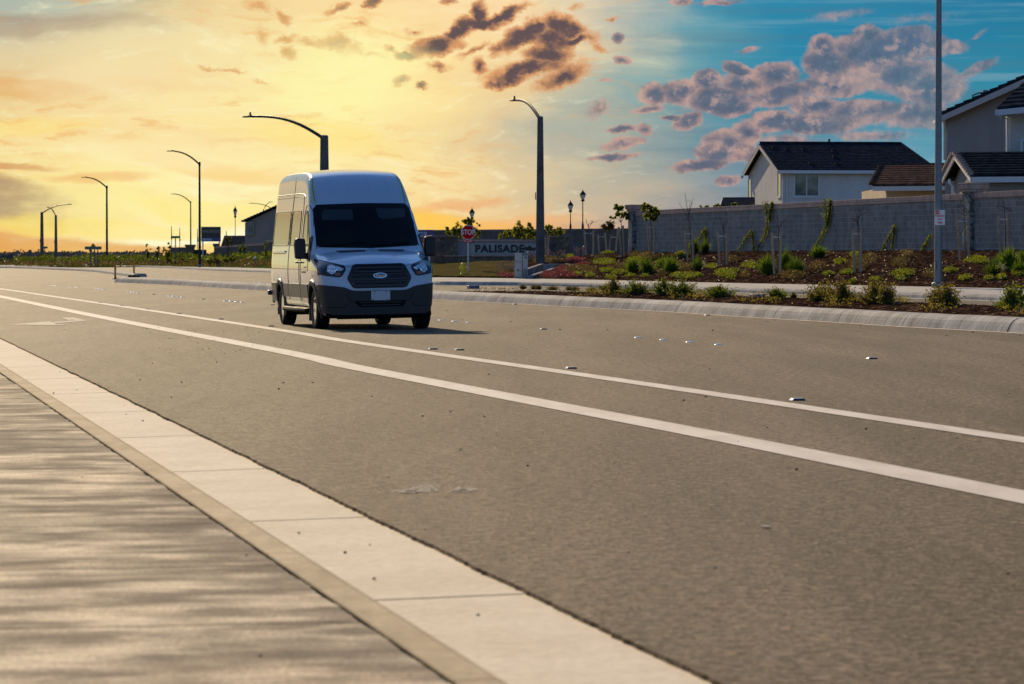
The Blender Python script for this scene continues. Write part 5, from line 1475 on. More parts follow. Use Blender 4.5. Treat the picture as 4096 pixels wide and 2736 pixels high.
# no parking sign fixed to that post
s_ = 78.3 * K / F; c = P(3759, 841, 78.2)
ns_g = empty('parking_sign', P(3759, 870, 78.2) + Vector((0, -.03, 0)), 0, 'white NO PARKING ANY TIME sign on the galvanised post', 'sign')
w, h = 41 * s_, 60 * s_
mb = MB(); mb.box((0, 0, 0), (w, .008, h)); mb.build('plate', M['sign_white'], ns_g, bevel=.002)
mb = MB(); mb.box((-w * .245, -.006, h * .345), (w * .40, .005, h * .24)); mb.build('red_panel', M['sign_red'], ns_g)
text_mesh('lettering', 'NO', M['sign_white'], ns_g, h * .20, upright(-w * .245, -.011, h * .345), .001, .0008, .85)
for i, (tx, zz) in enumerate((('PARKING', .10), ('ANY', -.13), ('TIME', -.35))):
    text_mesh('lettering', tx, M['sign_red'], ns_g, h * .165, upright(0, -.0065, h * zz), .0012, .0018, .86 if i == 0 else .95, 0, spacing=1.06)
mb = MB(); mb.box((0, .02, h * .33), (.10, .04, .03)); mb.box((0, .02, -h * .33), (.10, .04, .03)); mb.build('bracket', M['galv'], ns_g)
# lantern posts
def lantern(px, ptop, pbase, D_, label):
    b = P(px, pbase, D_); H = P(px, ptop, D_).z - b.z
    o = empty('lantern_post', b, 0, label, 'street lamp', 'post-top lanterns beyond the walls')
    s_ = D_ * K / F
    hh = 50 * s_
    mb = MB(); mb.lathe([(.09, 0), (.08, .5), (.04, .7), (.032, H - hh)], 10); mb.build('post', M['darkmetal'], o, smooth=40)
    mb = MB(); mb.lathe([(.05, H - hh), (.14, H - hh * .92), (.13, H - hh * .84), (.09, H - hh * .80)], 10); mb.build('fitter', M['darkmetal'], o, smooth=40)
    mb = MB(); mb.lathe([(.10, H - hh * .80), (.20, H - hh * .52), (.19, H - hh * .44)], 12); mb.build('globe', M['lantern_glass'], o, smooth=40)
    mb = MB(); mb.lathe([(.25, H - hh * .44), (.22, H - hh * .38), (.10, H - hh * .20), (.035, H - hh * .12), (.02, H)], 12); mb.build('lantern_roof', M['darkmetal'], o, smooth=30)
    return o
lantern(2331, 757, 930, 172, 'tallest lantern post, right of the concrete lamp and behind the brown wall')
lantern(2282, 800, 930, 190, 'smaller lantern post between the concrete lamp and the tallest lantern')
lantern(1888, 829, 930, 200, 'lantern post half hidden by the bush above the stop sign')
lantern(941, 822, 975, 285, 'lantern post behind the low-roofed house left of the van')
# ------------------------------------------------------------------ houses
def rowroof(name, A, Bv, Cv, up_rows, mat, parent, lip=.035, th=.10):
    "stepped tile roof plane: A eave start, A+Bv eave end, Cv slope vector (may shrink to hip via tuple)"
    A = Vector(A); Bv = Vector(Bv)
    C0, C1 = (Vector(Cv[0]), Vector(Cv[1])) if isinstance(Cv, tuple) else (Vector(Cv), Vector(Cv))
    nrm = Bv.cross(C0).normalized()
    if nrm.z < 0: nrm = -nrm
    mb = MB()
    for r in range(up_rows):
        t0 = r / up_rows; t1 = (r + 1.12) / up_rows; t1 = min(t1, 1.0)
        a = A + C0 * t0; b = A + Bv + C1 * t0; c = A + Bv + C1 * t1; d = A + C0 * t1
        mb.face([a + nrm * (th + lip), b + nrm * (th + lip), c + nrm * th, d + nrm * th])
        mb.face([a, b, b + nrm * (th + lip), a + nrm * (th + lip)])
        mb.face([a, a + nrm * (th + lip), d + nrm * th, d]); mb.face([b, b + nrm * (th + lip), c + nrm * th, c])
    mb.face([A, A + Bv, A + Bv + C1, A + C0])
    return mb.build(name, mat, parent)
def window(parent, o, u, w, h, n, panes=1, frame=.09, mat='trim', gl='hglass'):
    "window with lower left corner o, along u, facing n (all local to parent)"
    u = Vector(u).normalized(); n = Vector(n).normalized(); o = Vector(o); z = Vector((0, 0, 1))
    root = MB()
    def bar(a, b, dp0, dp1, mb):
        # a,b: (x,z) corners in window plane
        p = [o + u * a[0] + z * a[1], o + u * b[0] + z * a[1], o + u * b[0] + z * b[1], o + u * a[0] + z * b[1]]
        mb.prism([q_ + n * dp0 for q_ in p], n * (dp1 - dp0))
    bar((-frame, -frame * 1.3), (w + frame, 0), .0, .06, root); bar((-frame, h), (w + frame, h + frame), .0, .05, root)
    bar((-frame, 0.002), (0, h - .002), .0, .045, root); bar((w, 0.002), (w + frame, h - .002), .0, .045, root)
    wr = root.build('window', M[mat], parent)
    mb = MB(); bar((.002, .002), (w - .002, h - .002), .004, .014, mb); mb.build('pane', M[gl], wr)
    mb = MB()
    for k in range(1, panes): bar((w * k / panes - .03, .01), (w * k / panes + .03, h - .01), .015, .03, mb)
    if panes > 1: mb.build('mullion', M[mat], wr)
    return wr
# (1) two-storey grey house, gable end to the left
C = P(3130, 677, 150); ex = Vector((.9906, .137 , 0)); wy = Vector((-1.2, 8.7 * K, 0)); Wd = wy.length; wy.normalize()
# long side at right angles to the gable end
ex = Vector((wy.y, -wy.x, 0))
hb = Vector((C.x, C.y, 1.0)); ze = C.z - 1.0
hs = empty('house', hb, 0, 'grey two-storey house with dark tiled roof above the middle of the wall', 'house')
L = (P(3722, 677, 150).x - C.x) / ex.x
zr = P(3046, 572, 154.3).z - 1.0 - .12
def q3(a, b, z): return ex * a + wy * b + Vector((0, 0, z))
mb = MB()
mb.face([q3(0, 0, -1), q3(L, 0, -1), q3(L, 0, ze - .08), q3(0, 0, ze - .08)])
mb.face([q3(0, 0, -1), q3(0, 0, ze - .08), q3(0, Wd / 2, zr - .1), q3(0, Wd, ze - .08), q3(0, Wd, -1)])
mb.face([q3(L, 0, -1), q3(L, Wd, -1), q3(L, Wd, ze - .08), q3(L, 0, ze - .08)]); mb.face([q3(0, Wd, -1), q3(0, Wd, ze - .08), q3(L, Wd, ze - .08), q3(L, Wd, -1)])
mb.build('wall', M['stucco_grey'], hs)
ovh = .32; slope = (zr - ze) / (Wd / 2)
eo = .35
hipx = (P(3662, 566, 153).x - C.x) / ex.x
def eave(a, b): return q3(a, b, ze - eo * slope * 0)
Aev = q3(-ovh, -eo, ze - eo * slope); R0 = q3(-ovh, Wd / 2, zr); R1 = q3(hipx, Wd / 2, zr); E1 = q3(L + eo, -eo, ze - eo * slope)
rowroof('roof', Aev, E1 - Aev, (R0 - Aev, R1 - E1), 17, M['tile_dark'], hs)
Abk = q3(L + eo, Wd + eo, ze - eo * slope); Bbk = q3(-ovh, Wd + eo, ze - eo * slope)
rf = rowroof('roof', Abk, Bbk - Abk, (R1 - Abk, R0 - Bbk), 17, M['tile_dark'], hs)
rowroof('roof', E1, Abk - E1, (R1 - E1, R1 - Abk), 17, M['tile_dark'], hs)
mb = MB(); mb.tube([R0 + Vector((0, 0, .14)), R1 + Vector((0, 0, .14))], .09, 6); mb.tube([R1 + Vector((0, 0, .14)), E1 + Vector((0, 0, .14))], .08, 6); mb.build('ridge_tiles', M['tile_dark'], hs)
up = Vector((0, 0, 1))
mb = MB(); mb.prism([Aev - up * .16, E1 - up * .16, E1 + up * .03, Aev + up * .03], -wy * .10); mb.build('gutter', M['trim'], hs)
mb = MB()
for a, b in ((Aev, R0), (Bbk, R0)): mb.prism([a - up * .20, a - up * .01, b - up * .01, b - up * .20], -ex * .05)
mb.build('bargeboard', M['fascia'], hs)
mb = MB(); mb.prism([Bbk - up * .17, Bbk + up * .0, Bbk + up * .0 - wy * .35, Bbk - up * .17 - wy * .35], -ex * .14); mb.build('gutter_end', M['trim'], hs)
def on_front(px, py, D_=150):   # local coords on the long side
    v = P(px, py, D_); a = (v.x - C.x) / ex.x; return a, v.z - 1.0
a0, z0 = on_front(3180, 782); a1, z1 = on_front(3274, 690)
window(hs, q3(a0, 0, z0), ex, a1 - a0, z1 - z0, -wy, 2, .10)
# narrow windows on the gable end
zt = P(3120, 695, 150.5).z - 1; zb_ = P(3120, 784, 150.5).z - 1
window(hs, q3(0, 1.45, zb_), -wy, .95, zt - zb_, -ex, 1, .09)
window(hs, q3(0, Wd - .15, zb_ - .1), -wy, .95, zt - zb_ - .02, -ex, 1, .09)
zv = P(3058, 629, 153.5).z - 1; mb = MB(); mb.box((0, 0, 0), (.01, .01, .01))
vent = MB(); pv = [q3(-.03, Wd / 2 - .55, zv), q3(-.03, Wd / 2 - 1.35, zv), q3(-.03, Wd / 2 - 1.35, zv + .55), q3(-.03, Wd / 2 - .55, zv + .55)]
vent.prism(pv, -ex * .04); vent.build('gable_vent', M['fascia'], hs)
mb = MB(); aa = on_front(3147, 690)[0]; mb.tube([q3(aa, -.30, ze - .25), q3(aa, -.06, ze - .45), q3(aa, -.06, -.8)], .05, 6); mb.build('downpipe', M['trim'], hs)
mb = MB(); cp_ = (P(3362, 560, 154).x - C.x) / ex.x; mb.lathe([(.06, 0), (.06, .26), (.08, .26), (.08, .32)], 8, tuple(q3(cp_, Wd / 2, zr + .05))); mb.build('flue', M['darkmetal'], hs)
for fx, ft in ((3140, .80), (3186, .72), (3256, .72), (3358, .42), (3240, .14), (3345, .14), (3374, .66)):
    a = (P(fx, 0, 152).x - C.x) / ex.x; mb = MB(); pp = q3(a, Wd / 2 * ft - .1, ze + slope * (Wd / 2 * ft - .1) + .16); mb.box(tuple(pp), (.28, .22, .14)); mb.build('roof_vent', M['darkmetal'], hs)
# (2) garage wing with brown roof
C2 = P(3535, 757, 128); hb2 = Vector((C2.x, C2.y, 1.0))
h2 = empty('house', hb2, 0, 'low cream building with brown tiled roof between the grey house and the lamp post', 'house')
E0 = P(3489, 746, 127.5); E1_ = P(3960, 742, 124.5); Rg0 = P(3530, 668, 133); Rg1 = P(3960, 664, 130)
rel = lambda v, c=hb2: v - Vector(c)
rowroof('roof', rel(E0), rel(E1_) - rel(E0), (rel(Rg0) - rel(E0), rel(Rg1) - rel(E1_)), 9, M['tile_brown'], h2, .04)
mb = MB(); mb.prism([rel(E0) - up * .22, rel(E1_) - up * .22, rel(E1_) - up * .0, rel(E0) - up * .0], (0, -.08, 0)); mb.build('gutter', M['trim'], h2)
mb = MB(); w0 = rel(P(3545, 757, 128.4)); w1 = rel(P(3955, 755, 126)); b0_ = Vector((w0.x, w0.y + 9 * K, w0.z)); b1_ = Vector((w1.x, w1.y + 9 * K, w1.z))
for p_, q_ in ((w0, w1), (w1, b1_), (b1_, b0_), (b0_, w0)):
    mb.face([Vector((p_.x, p_.y, -1)), Vector((q_.x, q_.y, -1)), q_ + up * .1, p_ + up * .1])
mb.build('wall', M['stucco_cream'], h2)
bk0 = rel(P(3489, 746, 127.5)) + Vector((1.9, 11 * K, 0)); bk1 = rel(E1_) + Vector((1.9, 11 * K, 0))
rowroof('roof', bk1, bk0 - bk1, (rel(Rg1) - bk1, rel(Rg0) - bk0), 9, M['tile_brown'], h2, .04)
mb = MB(); mb.tube([rel(Rg0) + up * .12, rel(Rg1) + up * .12], .08, 6); mb.build('ridge_tiles', M['tile_brown'], h2)
for i in range(9):
    p = rel(E0).lerp(rel(Rg0), (i + .3) / 9); mb = MB(); mb.box((p.x - .03, p.y, p.z + .10), (.30, .55, .13)); mb.build('verge_tile', M['tile_brown'], h2)
mb = MB(); mb.prism([rel(P(3600, 775, 128.3)), rel(P(3900, 772, 126.6)), rel(P(3900, 790, 126.6)), rel(P(3600, 790, 128.3))], (0, -.03, 0)); mb.build('garage_door_head', M['stucco_cream'], h2)
# (3) tall grey house at the right edge, gable end towards us
C3 = P(3780, 614, 112); hb3 = Vector((C3.x, C3.y, 1.0)); rel3 = lambda v: v - hb3
h3 = empty('house', hb3, 0, 'tall slate-grey house with a rising roofline cut by the right edge', 'house')
e0 = P(3759, 468, 112); e1 = P(4096, 318, 109.5); slope3 = (e1 - e0)
pk = e0 + slope3 * 1.75; rdir = Vector((3.2, 12.5 * K, 0))
cR = P(4032, 470, 110)
mb = MB()
ev0 = P(3780, 470, 112); evp = pk
f0 = rel3(Vector((C3.x, C3.y, 0))); pr_ = rel3(Vector((pk.x, pk.y, 0)))
wall_pts = [Vector((0, 0, -1)), Vector((pr_.x, pr_.y, -1)), Vector((pr_.x, pr_.y, rel3(pk).z - .15)), Vector((0, 0, rel3(ev0).z - .12 + .02))]
mb.prism(wall_pts, rdir); mb.build('wall', M['stucco_slate'], h3)
A3 = rel3(e0) - rdir.normalized() * .4; rowroof('roof', A3, rdir + rdir.normalized() * .8, rel3(pk) - rel3(e0), 17, M['tile_dark'], h3, .06, .14)
B3 = A3.copy(); sl3 = rel3(pk) - rel3(e0)
mb = MB(); mb.prism([B3 - up * .26, B3 + up * .0, B3 + sl3 + up * .0, B3 + sl3 - up * .26], -rdir.normalized() * .06); mb.build('bargeboard', M['fascia'], h3)
mb = MB(); g0 = rel3(P(3759, 478, 112)); mb.box((g0.x + .10, g0.y + 1, g0.z - .02), (.20, 3.0, .14)); mb.tube([rel3(P(3776, 484, 111.9)), rel3(P(3777, 500, 111.9)), rel3(P(3777, 640, 111.9))], .05, 6); mb.build('gutter', M['trim'], h3)
mb = MB(); vv = rel3(P(3890, 402, 111)); mb.tube([vv, vv + Vector((.0, 0, .22)), vv + Vector((.25, 0, .32)), vv + Vector((.55, 0, .34))], .04, 6); mb.box((vv.x + .55, vv.y, vv.z + .36), (.22, .2, .18)); mb.build('roof_flue', M['galv'], h3)
# projecting wing of that house with its own eave
wing = P(4032, 470, 107)
wl = rel3(P(4028, 450, 107)); wr_ = rel3(P(4330, 420, 106)); wb = [Vector((wl.x, wl.y, -1)), Vector((wr_.x, wr_.y, -1)), Vector((wr_.x, wr_.y, wl.z)), Vector((wl.x, wl.y, wl.z))]
mb = MB(); mb.prism(wb, (.6, 5, 0)); wg = mb.build('wing', M['stucco_grey'], h3)
q0 = rel3(P(3990, 441, 106)); q1 = rel3(P(4330, 408, 105)); qs = Vector((1.6, 3.2, 1.25))
rowroof('wing_roof', q0, q1 - q0, (qs, qs + Vector((-.3, 0, 0))), 6, M['tile_dark'], wg, .05, .10)
mb = MB(); mb.prism([q0 - up * .22, q1 - up * .22, q1 + up * .02, q0 + up * .02], (0, -.12, 0)); mb.prism([q0 - up * .22, q0 + up * .02, q0 + up * .02 + Vector((1.3, 2.6, 0)), q0 - up * .22 + Vector((1.3, 2.6, 0))], (-.1, 0, 0)); mb.build('wing_gutter', M['trim'], wg)
mb = MB(); mb.tube([rel3(P(4003, 456, 106.3)), rel3(P(4005, 468, 106.6)), rel3(P(4030, 476, 106.9)), rel3(P(4031, 620, 106.9))], .05, 6); mb.build('downpipe', M['trim'], wg)
window(wg, rel3(P(4090, 640, 106.4)) + Vector((0, -.05, 0)), (1, 0, 0), 1.4, rel3(P(4090, 565, 106.4)).z - rel3(P(4090, 640, 106.4)).z, (0, -1, 0), 2, .10)
# (4) low building with dark roof behind the stone pillar
C4 = P(3876, 707, 101); hb4 = Vector((C4.x, C4.y, 1.0)); rel4 = lambda v: v - hb4
h4 = empty('house', hb4, 0, 'small blue-grey building with dark slate-coloured roof behind the stone pillar', 'house')
pk4 = P(3822, 618, 104); le = P(3767, 724, 107.5); re_ = P(3887, 708, 100.5)
far4 = re_ + Vector((9.5, -1.6, .05)); rr = pk4 + Vector((9.5, -1.6, .05))
rowroof('roof', rel4(re_), rel4(far4) - rel4(re_), (rel4(pk4) - rel4(re_), rel4(rr) - rel4(far4)), 9, M['tile_slate'], h4, .045)
lf = le + Vector((9.5, -1.6, 0)); rowroof('roof', rel4(lf), rel4(le) - rel4(lf), (rel4(rr) - rel4(lf), rel4(pk4) - rel4(le)), 9, M['tile_slate'], h4, .045)
mb = MB(); mb.prism([rel4(re_) - up * .22, rel4(far4) - up * .22, rel4(far4), rel4(re_)], (0, -.09, 0)); mb.build('gutter', M['trim'], h4)
mb = MB()
for a, b in ((re_, pk4), (le, pk4)): mb.prism([rel4(a) - up * .20, rel4(a), rel4(b), rel4(b) - up * .20], (-.06, -.02, 0))
mb.build('bargeboard', M['trim'], h4)
gi = Vector((.35, -.06, 0)); p1_ = rel4(re_) + gi + Vector((-.03, .45, -.16)); p2_ = rel4(le) + gi + Vector((.05, -.8, -.12)); p3_ = rel4(pk4) + gi - up * .12
mb = MB(); mb.face([Vector((p1_.x, p1_.y, -1)), p1_, p3_, p2_, Vector((p2_.x, p2_.y, -1))])
f1 = p1_ + Vector((9, -1.5, 0)); mb.face([Vector((p1_.x, p1_.y, -1)), Vector((f1.x, f1.y, -1)), f1, p1_])
mb.face([Vector((p2_.x, p2_.y, -1)), p2_, p2_ + Vector((9, -1.5, 0)), Vector((p2_.x + 9, p2_.y - 1.5, -1))])
mb.build('wall', M['stucco_slate'], h4)
for i in range(20):
    p = rel4(re_ if i % 2 else le).lerp(rel4(pk4), (i // 2 + .25) / 10); mb = MB(); mb.box((p.x - .04, p.y, p.z + .11), (.26, .30, .12)); mb.build('verge_tile', M['stucco_brown'], h4)
dd = rel4(P(3797, 716, 101.5)); mb = MB(); mb.tube([dd, dd + Vector((.02, -.02, -.18)), dd + Vector((.14, -.03, -.3)), dd + Vector((.14, -.03, -1.5))], .05, 6); mb.build('downpipe', M['trim'], h4)
# (5) little dark roof behind the wall, left of the grey house
hb5 = P(2930, 822, 142); hb5.z = 1.0; rel5 = lambda v: v - hb5
h5 = empty('house', hb5, 0, 'small dark roofed building left of the grey house, just above the wall', 'house')
a_ = P(2882, 830, 142); b_ = P(3020, 826, 141); c_ = P(3020, 795, 147); d_ = P(2893, 796, 147)
rowroof('roof', rel5(a_), rel5(b_) - rel5(a_), (rel5(d_) - rel5(a_), rel5(c_) - rel5(b_)), 5, M['tile_dark'], h5)
mb = MB(); mb.prism([rel5(a_) + Vector((.2, .3, -.05)), rel5(b_) + Vector((0, .3, -.05)), Vector((rel5(b_).x, .3, -1)), Vector((rel5(a_).x + .2, .3, -1))], (0, 6, 0)); mb.build('wall', M['stucco_slate'], h5)
mb = MB(); mb.prism([rel5(d_) + up * .05, rel5(a_) - Vector((.08, 0, 0)), rel5(a_) - Vector((.08, 0, .18)), rel5(d_) - up * .12], (-.05, 0, 0)); mb.build('bargeboard', M['trim'], h5)
# (6) dark house left of the van
hb6 = P(1035, 975, 264); hb6.z = .8; rel6 = lambda v: v - hb6
h6 = empty('house', hb6, 0, 'shadowed brown house with one window, left of the van', 'house')
e_l = P(967, 888, 264); pk6 = P(1140, 812, 264); wl6 = P(980, 889, 264.2)
mb = MB(); mb.prism([Vector((rel6(wl6).x, 0, -1)), Vector((rel6(pk6).x, 0, -1)), rel6(pk6) - up * .12, rel6(wl6) - up * .05], (2, 14, 0)); mb.build('wall', M['stucco_brown'], h6)
mb = MB(); r_ = rel6(pk6) + (rel6(pk6) - rel6(wl6)); mb.prism([Vector((rel6(pk6).x, .0, -1)), Vector((rel6(pk6).x * 2 + 2, 0, -1)), Vector((rel6(pk6).x * 2 + 2, 0, rel6(wl6).z)), rel6(pk6) - up * .12], (2, 14, 0)); mb.build('wall', M['stucco_brown'], h6)
rowroof('roof', rel6(e_l) + Vector((0, -.4, 0)), Vector((2, 15, 0)), rel6(pk6) - rel6(e_l), 14, M['tile_dark'], h6, .05, .12)
w_a = rel6(P(989, 936, 264)); w_b = rel6(P(1012, 892, 264)); window(h6, w_a + Vector((0, -.02, 0)), (1, 0, 0), w_b.x - w_a.x, w_b.z - w_a.z, (0, -1, 0), 1, .12, 'stucco_brown')
# (7) low dark roof next to it
hb7 = P(935, 985, 270); hb7.z = .8; rel7 = lambda v: v - hb7
h7 = empty('house', hb7, 0, 'low building whose dark roof shows behind the wall left of the brown house', 'house')
a_ = P(885, 985, 270); b_ = P(1000, 985, 270); c_ = P(1000, 946, 277); d_ = P(897, 946, 277)
rowroof('roof', rel7(a_), rel7(b_) - rel7(a_), (rel7(d_) - rel7(a_), rel7(c_) - rel7(b_)), 7, M['tile_dark'], h7)
mb = MB(); mb.box(((rel7(a_).x + rel7(b_).x) / 2, 5, rel7(a_).z / 2 - .5), (rel7(b_).x - rel7(a_).x - .5, 8, rel7(a_).z + 1)); mb.build('wall', M['stucco_brown'], h7)
# walls left of the van
A = P(862, 0, 254); B = P(1066, 0, 240); block_wall(A, B, .6, P(862, 986, 254).z, P(1066, 973, 240).z, 'dark block wall with pale coping left of the brown house', 'block_brown', 'cap_brick', cap=.18)
A = P(1066.5, 0, 240); B = P(1240, 0, 230); block_wall(A, B, .6, P(1066, 963, 240).z, P(1240, 957, 230).z, 'higher stretch of block wall just left of the van', 'block_brown', 'cap_brick', cap=.18)
pillar(P(863, 0, 254), .6, P(863, 974, 254).z, .42, 'dark pillar at the left end of the pale coped wall', 'block_brown', 'block_brown')
A = P(682, 0, 294); B = P(745, 0, 288); block_wall(A, B, .6, P(690, 990, 294).z, P(745, 989, 288).z, 'short dark wall at the far end of the road planting', 'block_brown', 'block_brown', cap=.15)
pillar(P(759, 0, 285), .6, P(759, 978, 285).z, .9, 'square dark pillar between the short wall and the iron fence', 'stone_brown', 'block_brown')
fn = empty('iron_fence', P(800, 1035, 276), 0, 'dark iron fence between the square pillars left of the billboard', 'fence')
mb = MB(); s_ = 276 * K / F
for i in range(26): mb.box(((-25 + 50 * i / 25) * s_, 0, 18 * s_), (.05, .05, 36 * s_))
mb.build('pickets', M['darkmetal'], fn)
mb = MB(); mb.box((0, .03, 33 * s_), (52 * s_, .05, .08)); mb.box((0, .03, 6 * s_), (52 * s_, .05, .08)); mb.build('rails', M['darkmetal'], fn)
A = P(-300, 0, 300); B = P(34, 0, 300); block_wall(A, B, .4, P(0, 1021, 300).z, P(34, 1021, 300).z, 'low dark wall at the far left edge', 'block_brown', 'block_brown', cap=.15)
pillar(P(41, 0, 298), .4, P(41, 1013, 298).z, .42, 'dark pillar ending the low wall at the far left edge', 'block_brown', 'block_brown')
# far signs ----------------------------------------------------------
def sign_on_post(px, py0, py1, w_px, base_py, D_, mat, label, posts=(0,), name='road_sign', th=.03, extra=None):
    b = P(px, base_py, D_); s_ = D_ * K / F; o = empty(name, b, 0, label, 'road sign')
    zc = P(px, (py0 + py1) / 2, D_).z - b.z
    mb = MB(); mb.box((0, -.04, zc), (w_px * s_, th, (py1 - py0) * s_)); mb.build('sign_face', M[mat], o)
    for x in posts: mb = MB(); mb.box((x * s_, 0, zc / 2), (.10, .08, zc)); mb.build('post', M['sign_back'], o)
    if extra: extra(o, s_, zc)
    return o
def ex1(o, s_, zc):
    mb = MB(); mb.box((0, -.058, zc), (50 * s_, .008, 3.0 * s_)); mb.build('faded_line', M['grey_concrete'], o)
    mb = MB(); mb.prism([(-11 * s_, -.02, zc + 6 * s_), (11 * s_, -.02, zc + 6 * s_), (0, -.02, zc + 20 * s_)], (0, -.03, 0)); d_ = mb.build('warning_sign', M['sign_yellow'], o)
    mb = MB(); mb.prism([(-4 * s_, -.052, zc + 9 * s_), (4 * s_, -.052, zc + 9 * s_), (0, -.052, zc + 16 * s_)], (0, -.02, 0)); mb.build('warning_symbol', M['sign_letters_dark'], d_)
    mb = MB(); mb.prism([(-16 * s_, -.05, zc - 6 * s_), (-5 * s_, -.05, zc - 6 * s_), (-5 * s_, -.05, zc - 14 * s_), (-10.5 * s_, -.05, zc - 20 * s_), (-16 * s_, -.05, zc - 14 * s_)], (0, -.03, 0)); mb.build('route_shield', M['sign_back'], o)
sign_on_post(373, 986, 998, 67, 1060, 262, 'sign_green', 'wide green place-name sign with a yellow triangle above it', (-10, 6, 18), extra=ex1)
def ex2(o, s_, zc):
    mb = MB(); mb.box((0, -.04, zc + 0), (34 * s_, .12, 5 * s_)); mb.build('bracket', M['flagcloth'], o)
sign_on_post(702, 944, 953, 36, 1056, 268, 'sign_green', 'dark street-name sign on a thin post between two feather flags', (0,), 'street_name_sign')
sign_on_post(121, 999, 1018, 11, 1060, 320, 'sign_back', 'back of a small road sign left of the thick concrete lamp')
sign_on_post(206, 1006, 1013, 11, 1058, 340, 'sign_back', 'tiny road sign between the two far-left concrete lamps')
sign_on_post(182, 986, 994, 18, 1050, 352, 'sign_green', 'small green sign beside the thick concrete lamp', (-3,))
sign_on_post(1021, 1025, 1033, 9, 1060, 205, 'sign_white', 'small pale sign in front of the wall left of the van')
def flag(px, pt, pm, pb, D_, label):
    b = P(px, pb, D_); s_ = D_ * K / F; o = empty('feather_flag', b, 0, label, 'flag', 'feather flags by the estate entrance')
    H = (pb - pt) * s_; m_ = (pb - pm) * s_
    mb = MB(); mb.tube([(0, 0, 0), (0, 0, H)], .035, 6); mb.build('flagpole', M['darkmetal'], o)
    mb = MB(); pts_ = [(.0, 0, H), (1.2 * s_, 0, H * .9), (2.5 * s_, 0, m_ + 6 * s_), (4 * s_, 0, m_), (-1.5 * s_, 0, m_ - 4 * s_), (-1.0 * s_, 0, H * .8)]
    mb.prism(pts_, (0, .04, 0)); mb.build('flag_cloth', M['flagcloth'], o)
flag(686, 905, 955, 1040, 272, 'feather flag at the left end of the street-name sign')
flag(719, 912, 962, 1040, 272, 'feather flag at the right end of the street-name sign')
flag(790, 917, 965, 1030, 258, 'thin feather flag just left of the tall slim lamp')
flag(905, 923, 948, 1000, 290, 'short feather flag above the low dark roof')
# delineators on the nose of the median
def delineator(px, pt, pb, label, block=False):
    b = G(px, pb) if not block else G(px, pb + 3) ; D_ = b.y / K
    s_ = b.y / F; H = (pb - pt) * s_
    o = empty('delineator_post', b, 0, label, 'traffic post', 'orange posts on the median nose')
    mb = MB(); mb.lathe([(.11, 0), (.11, .03), (.06, .05), (.055, H * .3), (.05, .97 * H), (.03, H)], 10); mb.build('tube', M['orange'], o, smooth=40)
    mb = MB(); mb.lathe([(.16, 0.0), (.14, .05), (.07, .09)], 10); mb.build('foot', M['darkmetal'], o)
    for z_ in (.66, .84): mb = MB(); mb.lathe([(.058, H * z_), (.058, H * (z_ + .09))], 10); mb.build('reflective_band', M['sign_yellow'], o)
    return o
delineator(461, 1051, 1117, 'nearer orange post in front of the median nose')
d2 = delineator(536, 1044, 1107, 'farther orange post standing on a dark block')
b2 = G(536, 1109); s_ = b2.y / F
blk = MB(); blk.box((0, 0, .05), (46 * s_, .9, .18), top=.86); tag(blk.build('rubber_base_block', M['darkmetal'], None, bevel=.02), 'dark low block under the farther orange post', 'base block')
bpy.data.objects['rubber_base_block'].location = (b2.x, b2.y, .0)
d2.location.z = .12
# ------------------------------------------------------------------ planting
R_ = random.Random(21)
def leafq(mb, c, L, w, rr, up=.0, mi=0, flat=False):
    d = Vector((rr.uniform(-1, 1), rr.uniform(-1, 1), rr.uniform(-1, 1) + up))
    if flat: d.z *= .3
    d.normalize(); s = d.cross(Vector((rr.uniform(-1, 1), rr.uniform(-1, 1), rr.uniform(-1, 1)))).normalized()
    c = Vector(c); mb.face([c - d * L * .5, c + s * w * .5, c + d * L * .5, c - s * w * .5], mi)
def crown_mesh(blobs, n, L, rr, holes=.30):
    mb = MB(); tot = sum(b[3] * b[4] for b in blobs)
    for (x, y, z, rx, rz) in blobs:
        ry = (rx + rz) / 2
        m_ = int(n * rx * rz / tot)
        # sub-clumps give light and dark masses with gaps between
        subs = []
        for _ in range(max(4, m_ // 16)):
            while True:
                v = Vector((rr.uniform(-1, 1), rr.uniform(-1, 1), rr.uniform(-1, 1)))
                if .15 < v.length < 1: break
            subs.append(Vector((x + v.x * rx, y + v.y * ry, z + v.z * rz)))
        for _ in range(m_):
            s = rr.choice(subs); r = min(rx, rz) * .30
            c = s + Vector((rr.gauss(0, 1), rr.gauss(0, 1), rr.gauss(0, 1))) * r * .55
            leafq(mb, c, L * rr.uniform(.7, 1.3), L * .55 * rr.uniform(.7, 1.2), rr)
    return mb
def LP(base, px, py): v = P(px, py, base.y / K); return v - base
